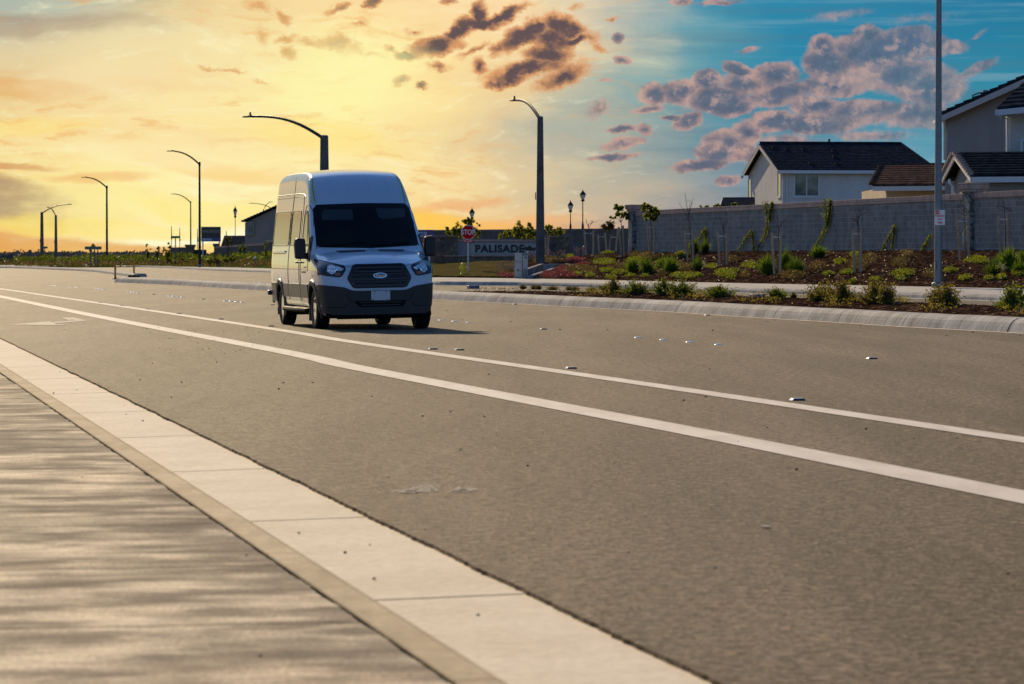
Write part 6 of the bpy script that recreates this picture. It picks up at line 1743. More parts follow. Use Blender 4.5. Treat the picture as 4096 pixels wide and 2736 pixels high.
def staked_tree(name, label, base_pp, trunk_top, stakes, blobs=None, twigs=None, n=420, mat='leaf_tree', group=None, cat='tree', tie=True, onbank=True, D_=None, leafL=.13, tw=.028):
    base = bank_at(*base_pp) if onbank else P(base_pp[0], base_pp[1], D_)
    o = empty(name, base, 0, label, cat, group); rr = random.Random(int(base_pp[0]) * 7 + 1)
    tt = LP(base, *trunk_top)
    mid = tt * .5 + Vector((.03, 0, 0))
    mb = MB(); mb.tube([(0, 0, -.2), mid, tt], [tw, tw * .85, tw * .6], 6)
    if blobs:
        for (bx, by, rx, ry) in blobs:
            c = LP(base, bx, by); mb.tube([tt * .93, (tt * .93 + c) / 2 + Vector((.02, .03, .05)), c], [tw * .5, tw * .35, .006], 5)
    mb.build('trunk', M['bark'], o, smooth=True)
    for i, (xb, yb, xt, yt) in enumerate(stakes):
        bb = LP(base, xb, yb); tp = LP(base, xt, yt); bb.y += -.12 if i % 2 else .12; tp.y = bb.y
        bb.z -= .15
        mb = MB(); mb.tube([bb, tp], .048, 7); mb.build('stake', M['stake'], o)
    if tie and len(stakes) > 1:
        t0 = LP(base, stakes[0][2], stakes[0][3]) * .9 ; z_ = t0.z
        mb = MB(); mb.tube([(t0.x, .1, z_ * .99), (mid.x * .9, 0, z_ * .98), (LP(base, stakes[1][2], stakes[1][3]).x * .95, -.1, z_ * .99)], .016, 5); mb.build('tie', M['tie'], o)
    if blobs:
        s_ = base.y / F
        bl = [(LP(base, bx, by).x, 0, LP(base, bx, by).z, rx * s_, ry * s_) for bx, by, rx, ry in blobs]
        crown_mesh(bl, int(n * 1.5), leafL * 1.15, rr).build('crown', M[mat], o, fix=False)
    if twigs:
        mb = MB()
        for tx, ty in twigs:
            e = LP(base, tx, ty); st = tt * rr.uniform(.78, .98); m_ = st.lerp(e, .5) + Vector((rr.uniform(-.04, .04), rr.uniform(-.1, .1), .05))
            mb.tube([st, m_, e], [.012, .009, .004], 4)
            for _ in range(3):
                a = st.lerp(e, rr.uniform(.4, .9)); mb.tube([a, a + Vector((rr.uniform(-.15, .15), rr.uniform(-.15, .15), rr.uniform(.02, .22)))], [.006, .003], 3)
        mb.build('branches', M['bark'], o)
    return o
T = staked_tree
T('young_tree', 'young leafy tree left of the wall end pillar, between two stakes', (2493,1027), (2483,880), [(2489,1027,2475,908),(2498,1027,2491,902)], [(2463,828,15,13),(2484,846,22,18),(2500,866,20,14),(2456,868,16,8)])
T('young_tree', 'young leafy tree with round crown in front of the wall end pillar', (2608,1026), (2602,872), [(2600,1036,2589,894),(2617,1018,2617,888)], [(2592,834,26,18),(2616,850,24,22),(2600,870,24,16),(2577,822,14,10),(2625,876,16,8)], n=560)
T('young_tree', 'small brownish leafy tree left of the two green young trees', (2442,1003), (2441,925), [(2438,1008,2444,940),(2463,992,2470,914)], [(2437,904,28,19)], n=260, mat='cover_tan')
bare = 'bare staked saplings along the bank'
T('bare_sapling', 'tallest bare sapling, its twigs rising above the wall right of the round young tree', (2766,1043), (2752,838), [(2756,1058,2738,921),(2772,1047,2771,917)], None, [(2742,774),(2773,791),(2714,810),(2760,800),(2775,880),(2735,885)], group=bare)
T('bare_sapling', 'short bare sapling between two stakes in the middle of the bank', (2896,1062), (2893,905), [(2882,1093,2873,930),(2906,1079,2907,930)], None, [(2905,880),(2880,868),(2912,872),(2888,890)], group=bare)
T('bare_sapling', 'bare sapling beside the left hanging vine', (3114,1094), (3112,902), [(3101,1115,3089,930),(3118,1117,3124,930)], None, [(3105,868),(3135,880),(3158,870),(3095,885)], group=bare)
T('bare_sapling', 'bare sapling right of the right hanging vine', (3436,1088), (3431,862), [(3422,1105,3412,916),(3440,1103,3443,916)], None, [(3450,825),(3400,870),(3480,845),(3420,840),(3415,880)], group=bare)
T('bare_sapling', 'bare sapling just left of the rough stone pillar', (3859,1036), (3854,818), [(3843,1054,3829,866),(3874,1040,3872,853)], None, [(3838,850),(3868,835),(3820,830),(3875,870),(3850,800)], group=bare)
T('bare_sapling', 'bare sapling at the right edge in front of the short wall', (4021,1021), (4016,820), [(4005,1030,3994,860),(4030,1007,4031,853)], None, [(4000,840),(4032,838),(4045,850),(3985,830),(4018,800)], group=bare)
T('bare_sapling', 'bare sapling between stakes right of the concrete lamp, nearest the tall lantern', (2360,1012), (2353,895), [(2344,1009,2337,922),(2372,1012,2373,922)], None, [(2345,880),(2375,875),(2392,885)], group=bare)
T('bare_sapling', 'bare sapling between stakes left of the small brownish tree', (2408,1003), (2405,925), [(2396,998,2392,938),(2426,1001,2419,931)], None, [(2400,905),(2412,900)], group=bare)
T('bare_sapling', 'bare sapling with crossed stakes touching the concrete lamp', (2190,1030), (2186,935), [(2186,1025,2178,943),(2188,1025,2195,943)], None, [(2180,920),(2196,915)], group=bare)
# leafy bushes behind the monument sign
def bush(name, label, px, py, D_, blobs, n, L=.16, mat='leaf_tree', cat='bush', group=None, stems=5):
    base = P(px, py, D_); o = empty(name, base, 0, label, cat, group); rr = random.Random(int(px)); s_ = D_ * K / F
    bl = [(LP(base, bx, by).x, 0, LP(base, bx, by).z, rx * s_, ry * s_) for bx, by, rx, ry in blobs]
    mb = MB()
    for b in bl: mb.tube([(b[0] * .2, 0, -.2), (b[0] * .6, 0, b[2] * .5), (b[0], 0, b[2])], [.05, .035, .01], 5)
    mb.build('trunk', M['bark'], o)
    crown_mesh(bl, n, L, rr).build('crown', M[mat], o, fix=False); return o
bush('bush', 'leafy bush behind the stop sign', 1850, 1000, 148, [(1868,888,30,16),(1880,878,16,10),(1835,912,26,20),(1805,925,24,13),(1787,922,12,12),(1895,932,26,24),(1850,935,32,20),(1912,900,8,7)], 1500)
bush('bush', 'broad leafy bush above the PALISADE lettering', 2075, 1000, 148, [(2072,905,18,20),(2056,925,24,16),(2015,942,22,15),(2085,935,34,22),(2112,912,18,20),(2130,938,22,20),(2030,925,14,10),(2100,950,40,14)], 1700)
bush('bush', 'leafy bush right of the concrete lamp, behind the sign pier', 2222, 1000, 148, [(2195,915,16,22),(2230,925,18,16),(2250,932,18,10),(2210,940,25,12)], 700)
bush('bush', 'dark shrub growing against the pillar at the start of the short wall', 671, 1046, 262, [(668,1010,14,22),(678,985,11,12),(660,1000,9,14),(675,1030,15,18)], 500, .22, 'leaf')
bush('bush', 'narrow dark staked shrub, left one of a pair by the far road', 590, 1036, 282, [(590,1005,7,20),(588,985,5,12),(592,1022,8,14)], 260, .2, 'leaf')
bush('bush', 'dark staked shrub, right one of a pair by the far road', 630, 1036, 276, [(630,1000,10,14),(634,990,7,8),(628,1018,8,16)], 300, .2, 'leaf')
bush('young_tree', 'brownish round young tree in front of the low dark roof', 913, 1030, 236, [(912,960,13,15),(916,975,12,12),(905,968,9,9)], 300, .2, 'cover_tan', 'tree')
bush('young_tree', 'thin green young tree in front of the pale coped wall, left one of two', 958, 1032, 234, [(957,990,8,14),(962,1004,9,10)], 200, .2, 'leaf', 'tree')
bush('young_tree', 'thin green young tree in front of the pale coped wall, right one of two', 980, 1032, 232, [(979,995,9,15),(975,985,7,9)], 200, .2, 'leaf', 'tree')
bush('climbing_plant', 'tall narrow green climber on the wall just left of the van', 1062, 1030, 209, [(1063,975,6,9),(1062,995,6,16),(1061,1014,7,14)], 300, .16, 'leaf', 'climber')
for i, (px, py, w, c) in enumerate([(905,1040,30,'cover'),(935,1037,36,'cover'),(985,1038,40,'cover'),(1010,1040,30,'cover_tan'),(1040,1046,26,'cover_tan'),(1080,1037,40,'cover'),(1085,1052,24,'leaf'),(870,1045,30,'cover_tan'),(840,1046,26,'cover'),(728,1042,34,'cover_tan'),(755,1048,30,'cover'),(700,1050,26,'leaf')]):
    bush('shrub', 'shrub left of the van, ' + ['green and leftmost under the brownish round tree','green and wide below the brownish round tree','green and tallest below the two thin trees','tan and right of the two thin trees','tan and under the tall climber','green and tallest against the van side','dark and lowest against the van side','tan and right of the tall slim lamp','green and close to the tall slim lamp','tan and below the square dark pillar','green and between the iron fence and the kerb','dark and below the short wall'][i],
         px, py + 12, 225 + i * .3 if px > 800 else 262, [(px - w * .25, py, w * .3, 8), (px + w * .2, py - 2, w * .3, 9), (px, py + 4, w * .4, 8)], 260, .2, c, 'shrub', 'low shrubs left of the van')
# shrubs and clumps seen behind the van's left: a band of crops as one mass
def scatter_cover(name, label, regions, mat, L, seed, h=.12, per=1.0):
    rr = random.Random(seed); mb = MB()
    for (x0, y0, x1, y1, n) in regions:
        cx, cy, rx, ry = (x0 + x1) / 2, (y0 + y1) / 2, (x1 - x0) / 2, (y1 - y0) / 2
        for _ in range(int(n * per)):
            r = rr.random() ** .6; a = rr.uniform(0, 2 * math.pi)
            wob = .75 + .5 * noise.noise(Vector((math.cos(a) * 1.5, math.sin(a) * 1.5, cx * .1)))
            px, py = cx + rx * r * wob * math.cos(a), cy + ry * r * wob * math.sin(a)
            b = bank_at(px, py)
            hh = h * (1.15 - r * .6)
            for _k in range(3):
                leafq(mb, b + Vector((rr.uniform(-.1, .1), rr.uniform(-.1, .1), rr.uniform(.0, hh) + .03)), L * rr.uniform(.7, 1.4), L * .5, rr, .5)
    o = mb.build(name, M[mat], None, fix=False); tag(o, label, 'ground cover', kind='stuff'); return o
green = [(2398,1075,2455,1095,170),(2445,1088,2515,1100,200),(2360,1035,2475,1062,500),(2660,1095,2825,1118,620),(2850,1080,2960,1112,420),(2700,1010,2745,1035,130),(2260,1018,2300,1040,120),
         (2900,1100,2945,1122,60),(2500,1030,2600,1060,260),(2610,1040,2720,1066,320),(2540,1070,2640,1094,200),(2960,1050,3040,1080,120),(2820,1060,2870,1080,90),(3400,1010,3440,1040,80),(3335,1040,3385,1062,120),(3560,1085,3680,1110,300),(3775,1080,3830,1096,110),(3830,1110,3890,1126,120),(3860,1030,3960,1062,280),(3985,1110,4030,1122,100),(4050,1085,4110,1110,200),(3940,1112,3975,1126,70),
         (3480,1118,3520,1130,60),(3580,1115,3620,1126,60),(3360,1088,3420,1102,90),(3290,1095,3330,1108,60),(2340,1100,2380,1112,70),(2420,1106,2470,1116,70),(2500,1104,2545,1112,50),(2560,1106,2600,1114,50),(3395,1126,3425,1136,40),(2290,1090,2330,1110,60),(2240,1000,2262,1016,60),(2400,990,2470,1018,260)]
scatter_cover('ground_cover', 'patches of low green ground cover creeping over the mulch bank', green, 'cover', .085, 5, .14)
scatter_cover('ground_cover_red', 'red and pink flowering ground cover on the slope by the concrete walls', [(2130,1085,2330,1118,900),(2250,1032,2345,1056,420),(1985,1098,2060,1114,240),(2190,1062,2290,1090,420),(2300,1050,2360,1075,120)], 'cover_red', .07, 6, .16)
scatter_cover('dry_cover', 'dry tan and olive low plants among the mulch and round the concrete lamp', [(2100,1030,2260,1058,700),(2010,1070,2060,1100,220),(2230,1060,2400,1105,700),(2380,1030,2420,1050,120),(3110,1096,3230,1122,420),(2540,1010,2640,1045,260),(3240,1050,3300,1090,160),(3450,1020,3520,1060,200),(3600,1010,3660,1040,140),(2620,1090,2680,1110,100),(2520,1008,2560,1040,160),(2700,1060,2780,1090,220),(2440,1060,2540,1090,240),(3380,1040,3480,1090,240),(3560,1040,3640,1080,200),(2900,1030,2960,1060,120),(3690,1090,3760,1120,100),(2960,1100,3000,1115,60)], 'cover_tan', .08, 8, .22)
rr = random.Random(77); mb = MB()
for (x0, y0, x1, y1, n) in [(2110,1018,2260,1040,70),(1990,1070,2060,1092,30),(2290,1000,2345,1022,20)]:
    for _ in range(n):
        b = bank_at(rr.uniform(x0, x1), rr.uniform(y0 + 6, y1 + 6)); z = rr.uniform(.22, .5)
        for _k in range(2): leafq(mb, b + Vector((rr.uniform(-.04, .04), 0, z)), .10, .08, rr)
        mb.tube([b, b + Vector((0, 0, z))], .006, 3)
tag(mb.build('flower_heads', M['flower'], None, fix=False), 'pink flower heads on thin stems round the foot of the concrete lamp', 'flowers', kind='stuff')
# mulch chips catching the light
rr = random.Random(5); mb = MB()
for _ in range(3600):
    px = rr.uniform(2300, 4090); t_ = rr.random() ** 1.1
    b = bank(px, t_); leafq(mb, b + Vector((0, 0, rr.uniform(.015, .055))), .10, .035, rr, 0, 0, True)
for _ in range(2200):
    px = rr.uniform(1850, 4110); b = med_at(px, rr.uniform(0.02, .98)); leafq(mb, b + Vector((0, 0, rr.uniform(.005, .03))), .06, .022, rr, 0, 0, True)
tag(mb.build('bark_chips', simple('bark_chips', (.13, .07, .042), .6, var=.8, scale=6, spec=.25), None, fix=False), 'loose brown bark chips covering the bank and the median', 'mulch', kind='stuff')
# crops on the far left
rr = random.Random(9); mb = MB()
for _ in range(9500):
    px = rr.uniform(-60, 700) if rr.random() < .75 else rr.uniform(640, 1120); t_ = rr.uniform(.12, 1.0)
    if noise.noise(Vector((px * .02, t_ * 3, 1))) < -.25: continue
    if t_ < .34: continue
    b = bank(px, t_); h = rr.uniform(.0, .75) * (.6 + .6 * noise.noise(Vector((px * .013, t_ * 2, 5)))) + .1
    leafq(mb, b + Vector((rr.uniform(-.3, .3), rr.uniform(-1, 1), h)), .42, .26, rr)
tag(mb.build('crop_plants', M['hedgeband'], None, fix=False), 'band of low green bushes between the far road and the fields at left', 'vegetation', kind='stuff')
rr = random.Random(19); mb = MB()
for _ in range(3400):
    px = rr.uniform(-60, 1120); t_ = rr.uniform(.0, .36); b = bank(px, t_)
    if noise.noise(Vector((px * .03, t_ * 3, 8))) < -.3: continue
    leafq(mb, b + Vector((rr.uniform(-.3, .3), rr.uniform(-1, 1), rr.uniform(0, .35))), .34, .2, rr)
tag(mb.build('roadside_scrub', M['cover_tan'], None, fix=False), 'brown and olive scrub along the edge of the far pavement', 'vegetation', kind='stuff')
# distant trees on the horizon
rr = random.Random(12); mb = MB()
for i in range(240):
    px = rr.uniform(-100, 640) if i < 210 else rr.uniform(640, 900); D_ = rr.uniform(900, 1300); b = P(px, 1024, D_); h = rr.uniform(.5, 1.7) * (1.8 if rr.random() < .10 else 1)
    for _ in range(26): leafq(mb, b + Vector((rr.gauss(0, h * 1.4), rr.gauss(0, 2), rr.uniform(0, h))), 1.2, .8, rr)
tag(mb.build('far_wood', simple('far_wood', (.20, .16, .11), .9, var=.2, scale=.01), None, fix=False), 'hazy line of distant trees along the horizon', 'trees', kind='stuff')  # distance haze is put into the pale brown base colour
# spiky clumps on the bank
def clump_mesh(h, w, n, rr, bw=.022, droop=.25):
    mb = MB()
    for _ in range(n):
        a = rr.uniform(0, 2 * math.pi); sp = rr.random() ** .8; L = h * rr.uniform(.45, 1.1) * (1.05 - .45 * sp)
        d = Vector((math.cos(a), math.sin(a), 0)); b0 = d * w * .22 * rr.random(); p1 = b0 + d * w * .5 * sp * .55 + Vector((0, 0, L * .6)); p2 = b0 + d * w * .5 * sp * (1.0 + droop) + Vector((0, 0, L * (1 - .25 * sp)))
        s = Vector((-d.y, d.x, 0)) if rr.random() < .5 else Vector((1, 0, 0)); q_ = s * bw * .5
        mb.face([b0 - q_, b0 + q_, p1 + q_ * .9, p1 - q_ * .9]); mb.face([p1 - q_ * .9, p1 + q_ * .9, p2])
    return mb
CL = [(2531,1096,50,56),(2588,1092,52,58),(2651,1085,48,50),(2684,1096,62,60),(2791,1082,46,48),(2777,1015,40,50),(2819,1015,44,52),(3068,1098,60,66),(3140,1075,44,68),(3185,1096,66,56),(3275,1030,60,42),(3976,1107,66,62),(4036,1078,70,72),(3998,1062,40,46),(4078,1098,50,50),(4088,1050,46,40)]
proto = None
protos = []
for v in range(3): protos.append(clump_mesh(.86, .84, 330, random.Random(100 + v), .032, .35))
pm = []
CLL = ['leftmost of the row left of the tallest bare sapling','second from the left in the row below the round young tree','third in the row below the round young tree','widest of the row left of the tallest bare sapling','in front of the tallest bare sapling','high on the bank behind the tallest bare sapling','high on the bank under a slanting vine','largest one left of the sapling by the left vine','behind the sapling by the left vine','right of the sapling by the left vine','at the foot of the right hanging vine','in front of the right-edge sapling','behind the front clump at the right edge','highest on the bank near the right-edge sapling','lower one cut by the right edge','upper one cut by the right edge']
for i, (px, py, w, h) in enumerate(CL):
    b = bank_at(px, py); s_ = b.y / F
    if i < 3:
        o = protos[i].build('grass_clump', M['blade'], None, fix=False); pm.append(o)
    else: o = pm[i % 3].copy(); col.objects.link(o)
    o.location = b; o.rotation_euler = (0, 0, i * 1.3); o.scale = (w * s_ / .62, w * s_ / .62, h * s_ / .62)
    tag(o, 'spiky grass clump, ' + CLL[i], 'grass clump', 'spiky green clumps on the mulch bank')
# vines on the wall
def vine(label, paths, n, mat='leaf'):
    px0, py0 = paths[0][-1][0], paths[0][-1][1]
    w0 = wallpt(px0); b = P(px0, py0, w0.y / K); nrm = Vector((dirw.y, -dirw.x)) if False else None
    o = empty('climbing_vine', b, 0, label, 'vine', 'vines trained on the grey wall'); rr = random.Random(int(px0)); mb = MB(); st = MB()
    for path in paths:
        pts_ = []
        for (x, y, w) in path:
            v = P(x, y, wallpt(x).y / K) + Vector((-.16, -.22, 0)); pts_.append((v - b, w * v.y / F))
        st.tube([p for p, w in pts_], .014, 5)
        for k in range(n):
            f_ = rr.random() * (len(pts_) - 1); i = int(f_); t_ = f_ - i; c = pts_[i][0].lerp(pts_[i + 1][0], t_); w = pts_[i][1] * (1 - t_) + pts_[i + 1][1] * t_
            leafq(mb, c + Vector((rr.gauss(0, .28) * w, rr.uniform(-.10, .03), rr.gauss(0, .05))), .085, .05, rr, -.4)
    st.build('stem', M['bark'], o); mb.build('leaves', M[mat], o, fix=False)
vine('left hanging vine falling from the coping then bending left to the ground', [[(3074,806,34),(3080,850,24),(3083,910,18),(3074,935,13),(3058,968,9),(3040,1006,6)],[(3102,812,14),(3096,850,8),(3090,880,5)]], 420)
vine('right hanging vine falling from the coping then bending left to the ground', [[(3312,797,38),(3318,850,30),(3321,905,22),(3308,932,15),(3290,962,12),(3268,1000,10)],[(3335,800,12),(3330,860,10),(3322,900,6)]], 480)
vine('slanting vine right of the tallest bare sapling', [[(2838,914,10),(2815,945,10),(2790,984,10)],[(2836,930,8),(2832,985,10)]], 240)
vine('thin inverted V shaped vine left of the left hanging vine', [[(3020,921,7),(2992,960,6),(2963,1003,5)],[(3022,926,7),(3026,970,7),(3029,1008,7)]], 200)
vine('slanting vine between the right-hand sapling and the galvanised post', [[(3594,902,9),(3568,950,9),(3541,1000,7)],[(3592,912,5),(3582,990,5)]], 240)
vine('slanting vine touching the galvanised post', [[(3738,940,9),(3720,970,8),(3700,1000,7)]], 170)
# little hedges above the wall, left of the grey house
for i, (x0, x1, y) in enumerate([(2790,2845,824),(2858,2880,818),(2930,2955,812)]):
    bush('hedge', ['longest clipped hedge peeping over the wall left of the small roof','small hedge tuft beside the small dark roof','small hedge tuft in front of the small dark roof'][i], (x0 + x1) / 2, 850, 135, [((x0 + x1) / 2, y + 6, (x1 - x0) / 2, 9), ((x0 + x1) / 2 - 6, y + 10, (x1 - x0) / 2, 9)], 300, .12, 'leaf_tree', 'hedge')
# ------------------------------------------------------------------ planting on the median
def sprig_mesh(h, w, stems, per, L, rr, wild=.5):
    lf = MB(); st = MB()
    for _ in range(stems):
        a = rr.uniform(0, 2 * math.pi); sp = rr.random(); hh = h * rr.uniform(.28, 1.08) * (1 - .3 * sp)
        d = Vector((math.cos(a), math.sin(a), 0)); p0 = d * w * .06; p1 = d * w * .25 * sp + Vector((0, 0, hh * .5)) ; p2 = d * w * .5 * sp + Vector((rr.uniform(-1, 1) * w * .08 * wild, 0, hh))
        st.tube([p0, p1, p2], [.008, .006, .003], 3, caps=False)
        for k in range(per):
            t_ = .15 + .85 * (k + rr.random()) / per; c = p0 * (1 - t_) ** 2 + p1 * 2 * t_ * (1 - t_) + p2 * t_ * t_
            c = c + Vector((rr.gauss(0, 1), rr.gauss(0, 1), rr.gauss(0, .6))) * L * .8
            leafq(lf, c, L * rr.uniform(.7, 1.3), L * .6, rr)
    return lf, st
SH = [(2325,1140,60,'leaf'),(2380,1120,40,'shrub'),(2465,1130,90,'leaf'),(2545,1158,60,'leaf'),(2575,1122,56,'leaf'),(2651,1126,100,'leaf'),(2715,1160,50,'shrub'),(2782,1150,90,'leaf'),(3009,1160,56,'leaf'),(3112,1138,110,'shrub'),(3160,1160,70,'shrub'),(3235,1128,78,'shrub'),(3306,1130,84,'shrub'),(3370,1138,90,'shrub'),(3426,1135,60,'shrub'),(3540,1188,56,'shrub'),(3600,1150,70,'shrub'),(3648,1146,80,'shrub'),(3824,1142,84,'cover'),(3868,1200,90,'cover'),(3912,1152,44,'leaf'),(3982,1174,46,'cover'),(4036,1196,80,'cover'),(4088,1200,50,'leaf')]
SHL = ['leftmost leafy one','tall and thin, second from the left','broad one left of centre','low one beside the tallest left-hand sprigs','narrow one with the tallest left-hand sprigs','broad one in the middle of the left group','small one between two broad ones','dense one just left of the purple valve box','small open one right of the purple valve box','wide one with arching twigs, left end of the big dark group','low one within the big dark group','tallest twiggy one of the big dark group','second tallest of the big dark group','broad one near the right end of the big dark group','last one at the right end of the big dark group','small one below left of the galvanised post group','left half of the pair left of the galvanised post','right half of the pair left of the galvanised post','brightest green tall one right of the galvanised post','low bright mat at the foot of the bright tall one','thin one leaning right of the bright tall one','small bright pointed one near the right edge','wide low bright one near the right edge','small one cut by the right edge']
for i, (px, pt, w, mt) in enumerate(SH):
    b = med_at(px, .30 if i % 3 else .5); s_ = b.y / F; by = pxof(b)[1]
    rr = random.Random(300 + i); h = max(.16, (by - pt) * s_) * 1.25; ww = w * s_ * 1.5
    lf, st = sprig_mesh(h, ww * 1.15, int(26 + ww * 70), 20, .050, rr)
    o = empty('median_shrub', b, 0, 'median shrub, ' + SHL[i], 'shrub', 'shrubs planted on the median')
    lf.build('leaves', M[mt], o, fix=False); st.build('stems', M['bark'], o)
TF = [(2012,1152,34,0),(2055,1157,28,0),(2172,1152,36,0),(2205,1163,40,0),(2245,1162,50,0),(2120,1166,60,0),(2914,1154,80,1),(2980,1172,30,0),(3057,1172,26,0),(3086,1172,26,0),(3200,1168,50,0),(3482,1181,70,1),(2075,1166,30,0)]
TFL = ['leftmost','second from the left','roundest one left of the leafy shrubs','fourth from the left','just left of the first leafy shrub','flat one left of the roundest tuft','wide green one right of the purple valve box','small one right of the wide green one','small brown one left of the big dark group','small brown one touching the big dark group','one inside the big dark group','wide green one right of the big dark group','low one third from the left']
for i, (px, pt, w, gk) in enumerate(TF):
    b = med_at(px, .55); s_ = b.y / F; by = pxof(b)[1]; h = max(.14, (by - pt) * s_) * 1.25
    mb = clump_mesh(h, w * s_ * 1.2, 190, random.Random(400 + i), .010, .5)
    o = mb.build('grass_tuft', M['blade' if gk else 'tuft'], None, fix=False); o.location = b
    tag(o, 'fine grass tuft on the median, ' + TFL[i], 'grass tuft', 'fine grass tufts on the median')
for px, py, w, lb in ((1863,1163,42,'purple valve box lid at the narrow left end of the planted median'),(2856,1193,56,'purple valve box lid among the median shrubs')):
    b = med_at(px, .5); s_ = b.y / F; mb = MB(); mb.box((0, 0, .02), (w * s_, .34, .10), .2); o = mb.build('valve_box', M['box_lid'], None, bevel=.01); o.location = b; tag(o, lb, 'valve box')
rr = random.Random(55); mb = MB()
for _ in range(9000):
    px = rr.uniform(2260, 4110); f_ = rr.uniform(.05, .95); b = med_at(px, f_) if _ % 3 == 0 or 'lastb' not in globals() else lastb + Vector((rr.gauss(0, .10), rr.gauss(0, .16), 0))
    lastb = b if _ % 3 == 0 else lastb
    if noise.noise(Vector((b.x * .9, b.y * .25, 4))) < .06: continue
    leafq(mb, b + Vector((0, 0, rr.uniform(.0, .13))), .05, .028, rr, .4)
tag(mb.build('median_cover', M['shrub'], None, fix=False), 'low scruffy olive growth filling the gaps between the median shrubs', 'ground cover', kind='stuff')
# ------------------------------------------------------------------ road markers and loose stones
dome = MB(); dome.lathe([(.068, 0), (.062, .006), (.048, .0125), (.03, .0165), (.008, .018)], 20)
dm = None
def put_dome(px, py, lab, grp):
    global dm
    if dm is None: o = dome.build('road_marker', M['marker'], None, smooth=60); dm = o
    else: o = dm.copy(); col.objects.link(o)
    o.location = G(px, py) + Vector((0, 0, .001)); o.rotation_euler = (0, 0, px * .1); o.scale = (1.15,) * 3 if py < 1250 else (.92,) * 3
    tag(o, lab, 'road marker', grp)
sets = [([(2553,1351),(2654,1360),(2759,1369),(2875,1379)], 'large white dome marker, {} from the left in the row right of the van'),
        ([(1764,1281),(1818,1286),(1876,1291)], 'white dome marker just right of the van wheel, {} from the left'),
        ([(902,1204),(925,1206),(947,1208),(970,1210)], 'white dome marker in the row nearest the van rear, {} from the left'),
        ([(678,1184.5),(695,1186),(713,1187.5),(730,1189)], 'white dome marker in the second row left of the van, {} from the left'),
        ([(514,1169.5),(527,1170.5),(540,1171.5),(553,1172.5)], 'white dome marker in the third row left of the van, {} from the left'),
        ([(387,1156.5),(397,1157),(407,1158),(418,1159)], 'white dome marker in the fourth row left of the van, {} from the left'),
        ([(285,1149),(302,1149.5),(311,1150)], 'white dome marker in the fifth row left of the van, {} from the left'),
        ([(202,1143),(211,1143.4),(219,1143.8),(225,1144)], 'white dome marker in the farthest row of four, {} from the left'),
        ([(1021,1130),(1034,1130.5),(1043,1131)], 'white dome marker beyond the median just left of the van, {} from the left')]
for pts_, lb in sets:
    for i, (x, y) in enumerate(pts_): put_dome(x, y, lb.format(ORD[i + 1]), 'white dome lane markers')
for i, (x, y) in enumerate([(233,1074),(310,1073),(316,1074),(418,1083),(473,1085),(633,1096),(698,1103)]):
    put_dome(x, y, 'tiny glinting marker on the far road, ' + ORD[i + 1] + ' from the left', 'white dome lane markers')
rf0 = None
RF = [(2174,1318,'alone on the asphalt right of the van shadow'),(1732,1398,'beside the upper white line below the van shadow'),(2285,1475,'on the upper white line right of centre'),(3190,1602,'largest, on the upper white line in the right half'),(3488,1436,'alone on the asphalt in the right half'),(2060,1218,'against the median kerb right of the van'),(2830,1262,'against the median kerb in the right half'),(1083,1306,'beside the upper white line left of the van front wheel'),(883,1277.5,'second from the van along the upper line'),(716,1256,'third from the van along the upper line'),(592,1238,'fourth from the van along the upper line'),(487,1223,'fifth from the van along the upper line'),(401,1211,'sixth from the van along the upper line'),(1090,1220,'behind the van rear wheel'),(813,1197,'between the second and third dome rows'),(615,1178,'between the third and fourth dome rows'),(1838,1401,'pale flat scrap like one, right of the shadow line marker')]
for x, y, lb in RF:
    b = G(x, y)
    if rf0 is None:
        rf0 = empty('reflective_marker', b)
        mb = MB(); mb.box((0, 0, .011), (.125, .11, .018), 0, 0, .72); mb.build('housing', M['reflector'], rf0, bevel=.003)
        mb = MB(); mb.prism([(-.052, -.0555, .003), (.052, -.0555, .003), (.045, -.046, .018), (-.045, -.046, .018)], (0, -.002, 0)); mb.build('lens', M['lampglass'], rf0); o = rf0
    else: o = copy_tree(rf0, b, rz=0)
    o.scale = (1.05,) * 3
    o.location = b; o.rotation_euler = (0, 0, .2); tag(o, 'square reflective road marker, ' + lb, 'road marker', 'square reflective lane markers')
pb0 = []
rr = random.Random(31)
for v in range(4):
    mb = MB(); bm = bmesh.new(); bmesh.ops.create_icosphere(bm, subdivisions=2, radius=1.0)
    for vv in bm.verts: vv.co *= 1 + .35 * noise.noise(vv.co * 1.1 + Vector((v * 9, 0, 0)))
    me = bpy.data.meshes.new('pebble'); bm.to_mesh(me); bm.free(); me.materials.append(M['pebble']); pb0.append(me)
PG = [(727,1531,7),(685,1591,6),(1115,1558,9),(1134,1532,7),(866,1450,6),(1690,1666,7),(1936,1667,8),(1802,1648,6),(1957,1560,6),(1955,1499,6),(1487,1587,6),(1842,1801,8),(2110,1865,9),(3463,1718,10),(3186,1880,11),(4030,2297,13),(2862,2274,10),(4036,1576,6),(2953,1769,7),(3825,1755,7),(3655,1755,6),(2735,1603,8),(2823,1589,7),(3068,1712,6),(2838,1476,5),(2816,1464,5),(2850,1323,7),(1135,1361,5),(1690,1425,4),(2268,1390,4),(1250,1532,6),(610,1455,5),(560,1520,6),(3785,1342,5),(3892,1331,6),(3070,1288,5),(3100,1282,5),(2345,1228,4),(2430,1320,5),(2240,1320,6),(2043,1287,5),(1850,1280,4),(1788,1243,4),(3370,1299,5),(3440,1304,5),(2580,1249,4),(2720,1261,4),(3325,1333,4),(4080,1344,5),(1480,2180,7),(1700,2120,6),(1555,1910,6)]
for i in range(58):
    PG.append((rr.uniform(560, 1180), rr.uniform(1300, 1420), rr.uniform(2.5, 4.5)))
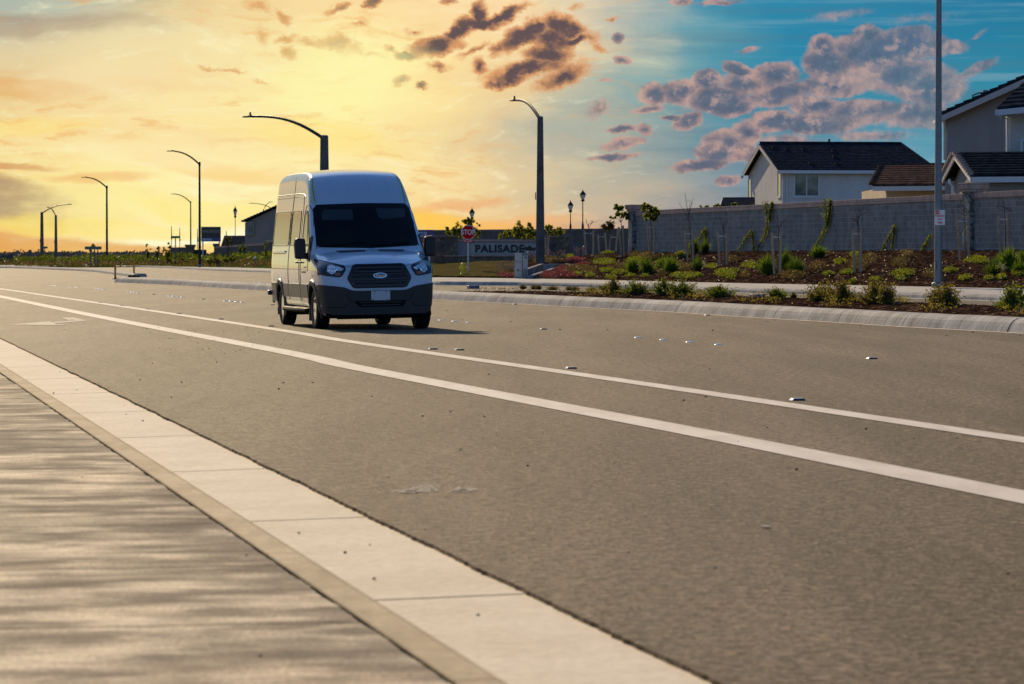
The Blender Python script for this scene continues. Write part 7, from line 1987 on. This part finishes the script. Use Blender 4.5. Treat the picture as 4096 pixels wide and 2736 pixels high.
for (x, y, r) in PG:
    o = bpy.data.objects.new('pebble', pb0[rr.randrange(4)]); col.objects.link(o); b = G(x, y); s_ = b.y / F * r * .62
    o.location = b + Vector((0, 0, s_ * .35)); o.scale = (s_, s_, s_ * .7); o.rotation_euler = (rr.random(), rr.random(), rr.random() * 6)
    l1 = interp([(-9999, 1158)] + LINE1 + [(9999, 2100)], x); l2 = interp([(-9999, 1186)] + LINE2 + [(9999, 2400)], x)
    where = 'beyond the upper white line' if y < l1 - 4 else ('between the two white lines' if y < l2 else 'between the lower white line and the gutter')
    side = 'left third' if x < 1365 else ('middle third' if x < 2730 else 'right third')
    tag(o, 'small dark stone on the asphalt ' + where + ', ' + side, 'pebble', 'loose stones on the asphalt')
PS = [(572,1685,8),(214,1573,6),(498,1624,5),(1380,2211,11),(1497,2316,12),(1912,2461,11),(2040,2360,10),(505,1658,5),(307,1560,4),(346,1548,4),(388,1520,6),(120,1421,5),(240,1490,5),(650,1560,5),(1195,2133,9),(1330,2028,8)]
for (x, y, r) in PS:
    o = bpy.data.objects.new('pebble', pb0[rr.randrange(4)]); col.objects.link(o); b = G(x, y, -.024); s_ = b.y / F * r * .62
    o.location = b + Vector((0, 0, s_ * .35)); o.scale = (s_, s_, s_ * .7); tag(o, 'small dark stone lying on the pale gutter', 'pebble', 'loose stones on the gutter')
for (x, y, r) in [(1041,2625,13),(986,2222,9),(330,1910,6)]:
    o = bpy.data.objects.new('pebble', pb0[rr.randrange(4)]); col.objects.link(o); b = G(x, y, .15); s_ = b.y / F * r * .62
    o.location = b + Vector((0, 0, s_ * .35)); o.scale = (s_, s_, s_ * .7); tag(o, {1041:'largest small stone lying on the near pavement, at the bottom', 986:'small stone on the near pavement close to the kerb', 330:'smallest stone on the near pavement, farthest away'}[x], 'pebble', 'loose stones on the near pavement')
# flattened pale scraps on the asphalt
for (x, y, w, lb) in [(3065,2112,40,'pale scrap on the asphalt in the lower right'),(2510,2210,9,'tiny pale scrap on the asphalt left of the pale larger scrap'),(258,1321,14,'pale scrap on the asphalt below the worn arrow')]:
    b = G(x, y); s_ = b.y / F; mb = MB(); mb.prism([(-w * .5 * s_, -.02, .002), (w * .2 * s_, -.035, .002), (w * .5 * s_, 0, .002), (w * .1 * s_, .03, .002), (-w * .4 * s_, .02, .002)], (0, 0, .004)); o = mb.build('paper_scrap', M['worn_paint']); o.location = b + Vector((0, 0, .004)); tag(o, lb, 'litter')
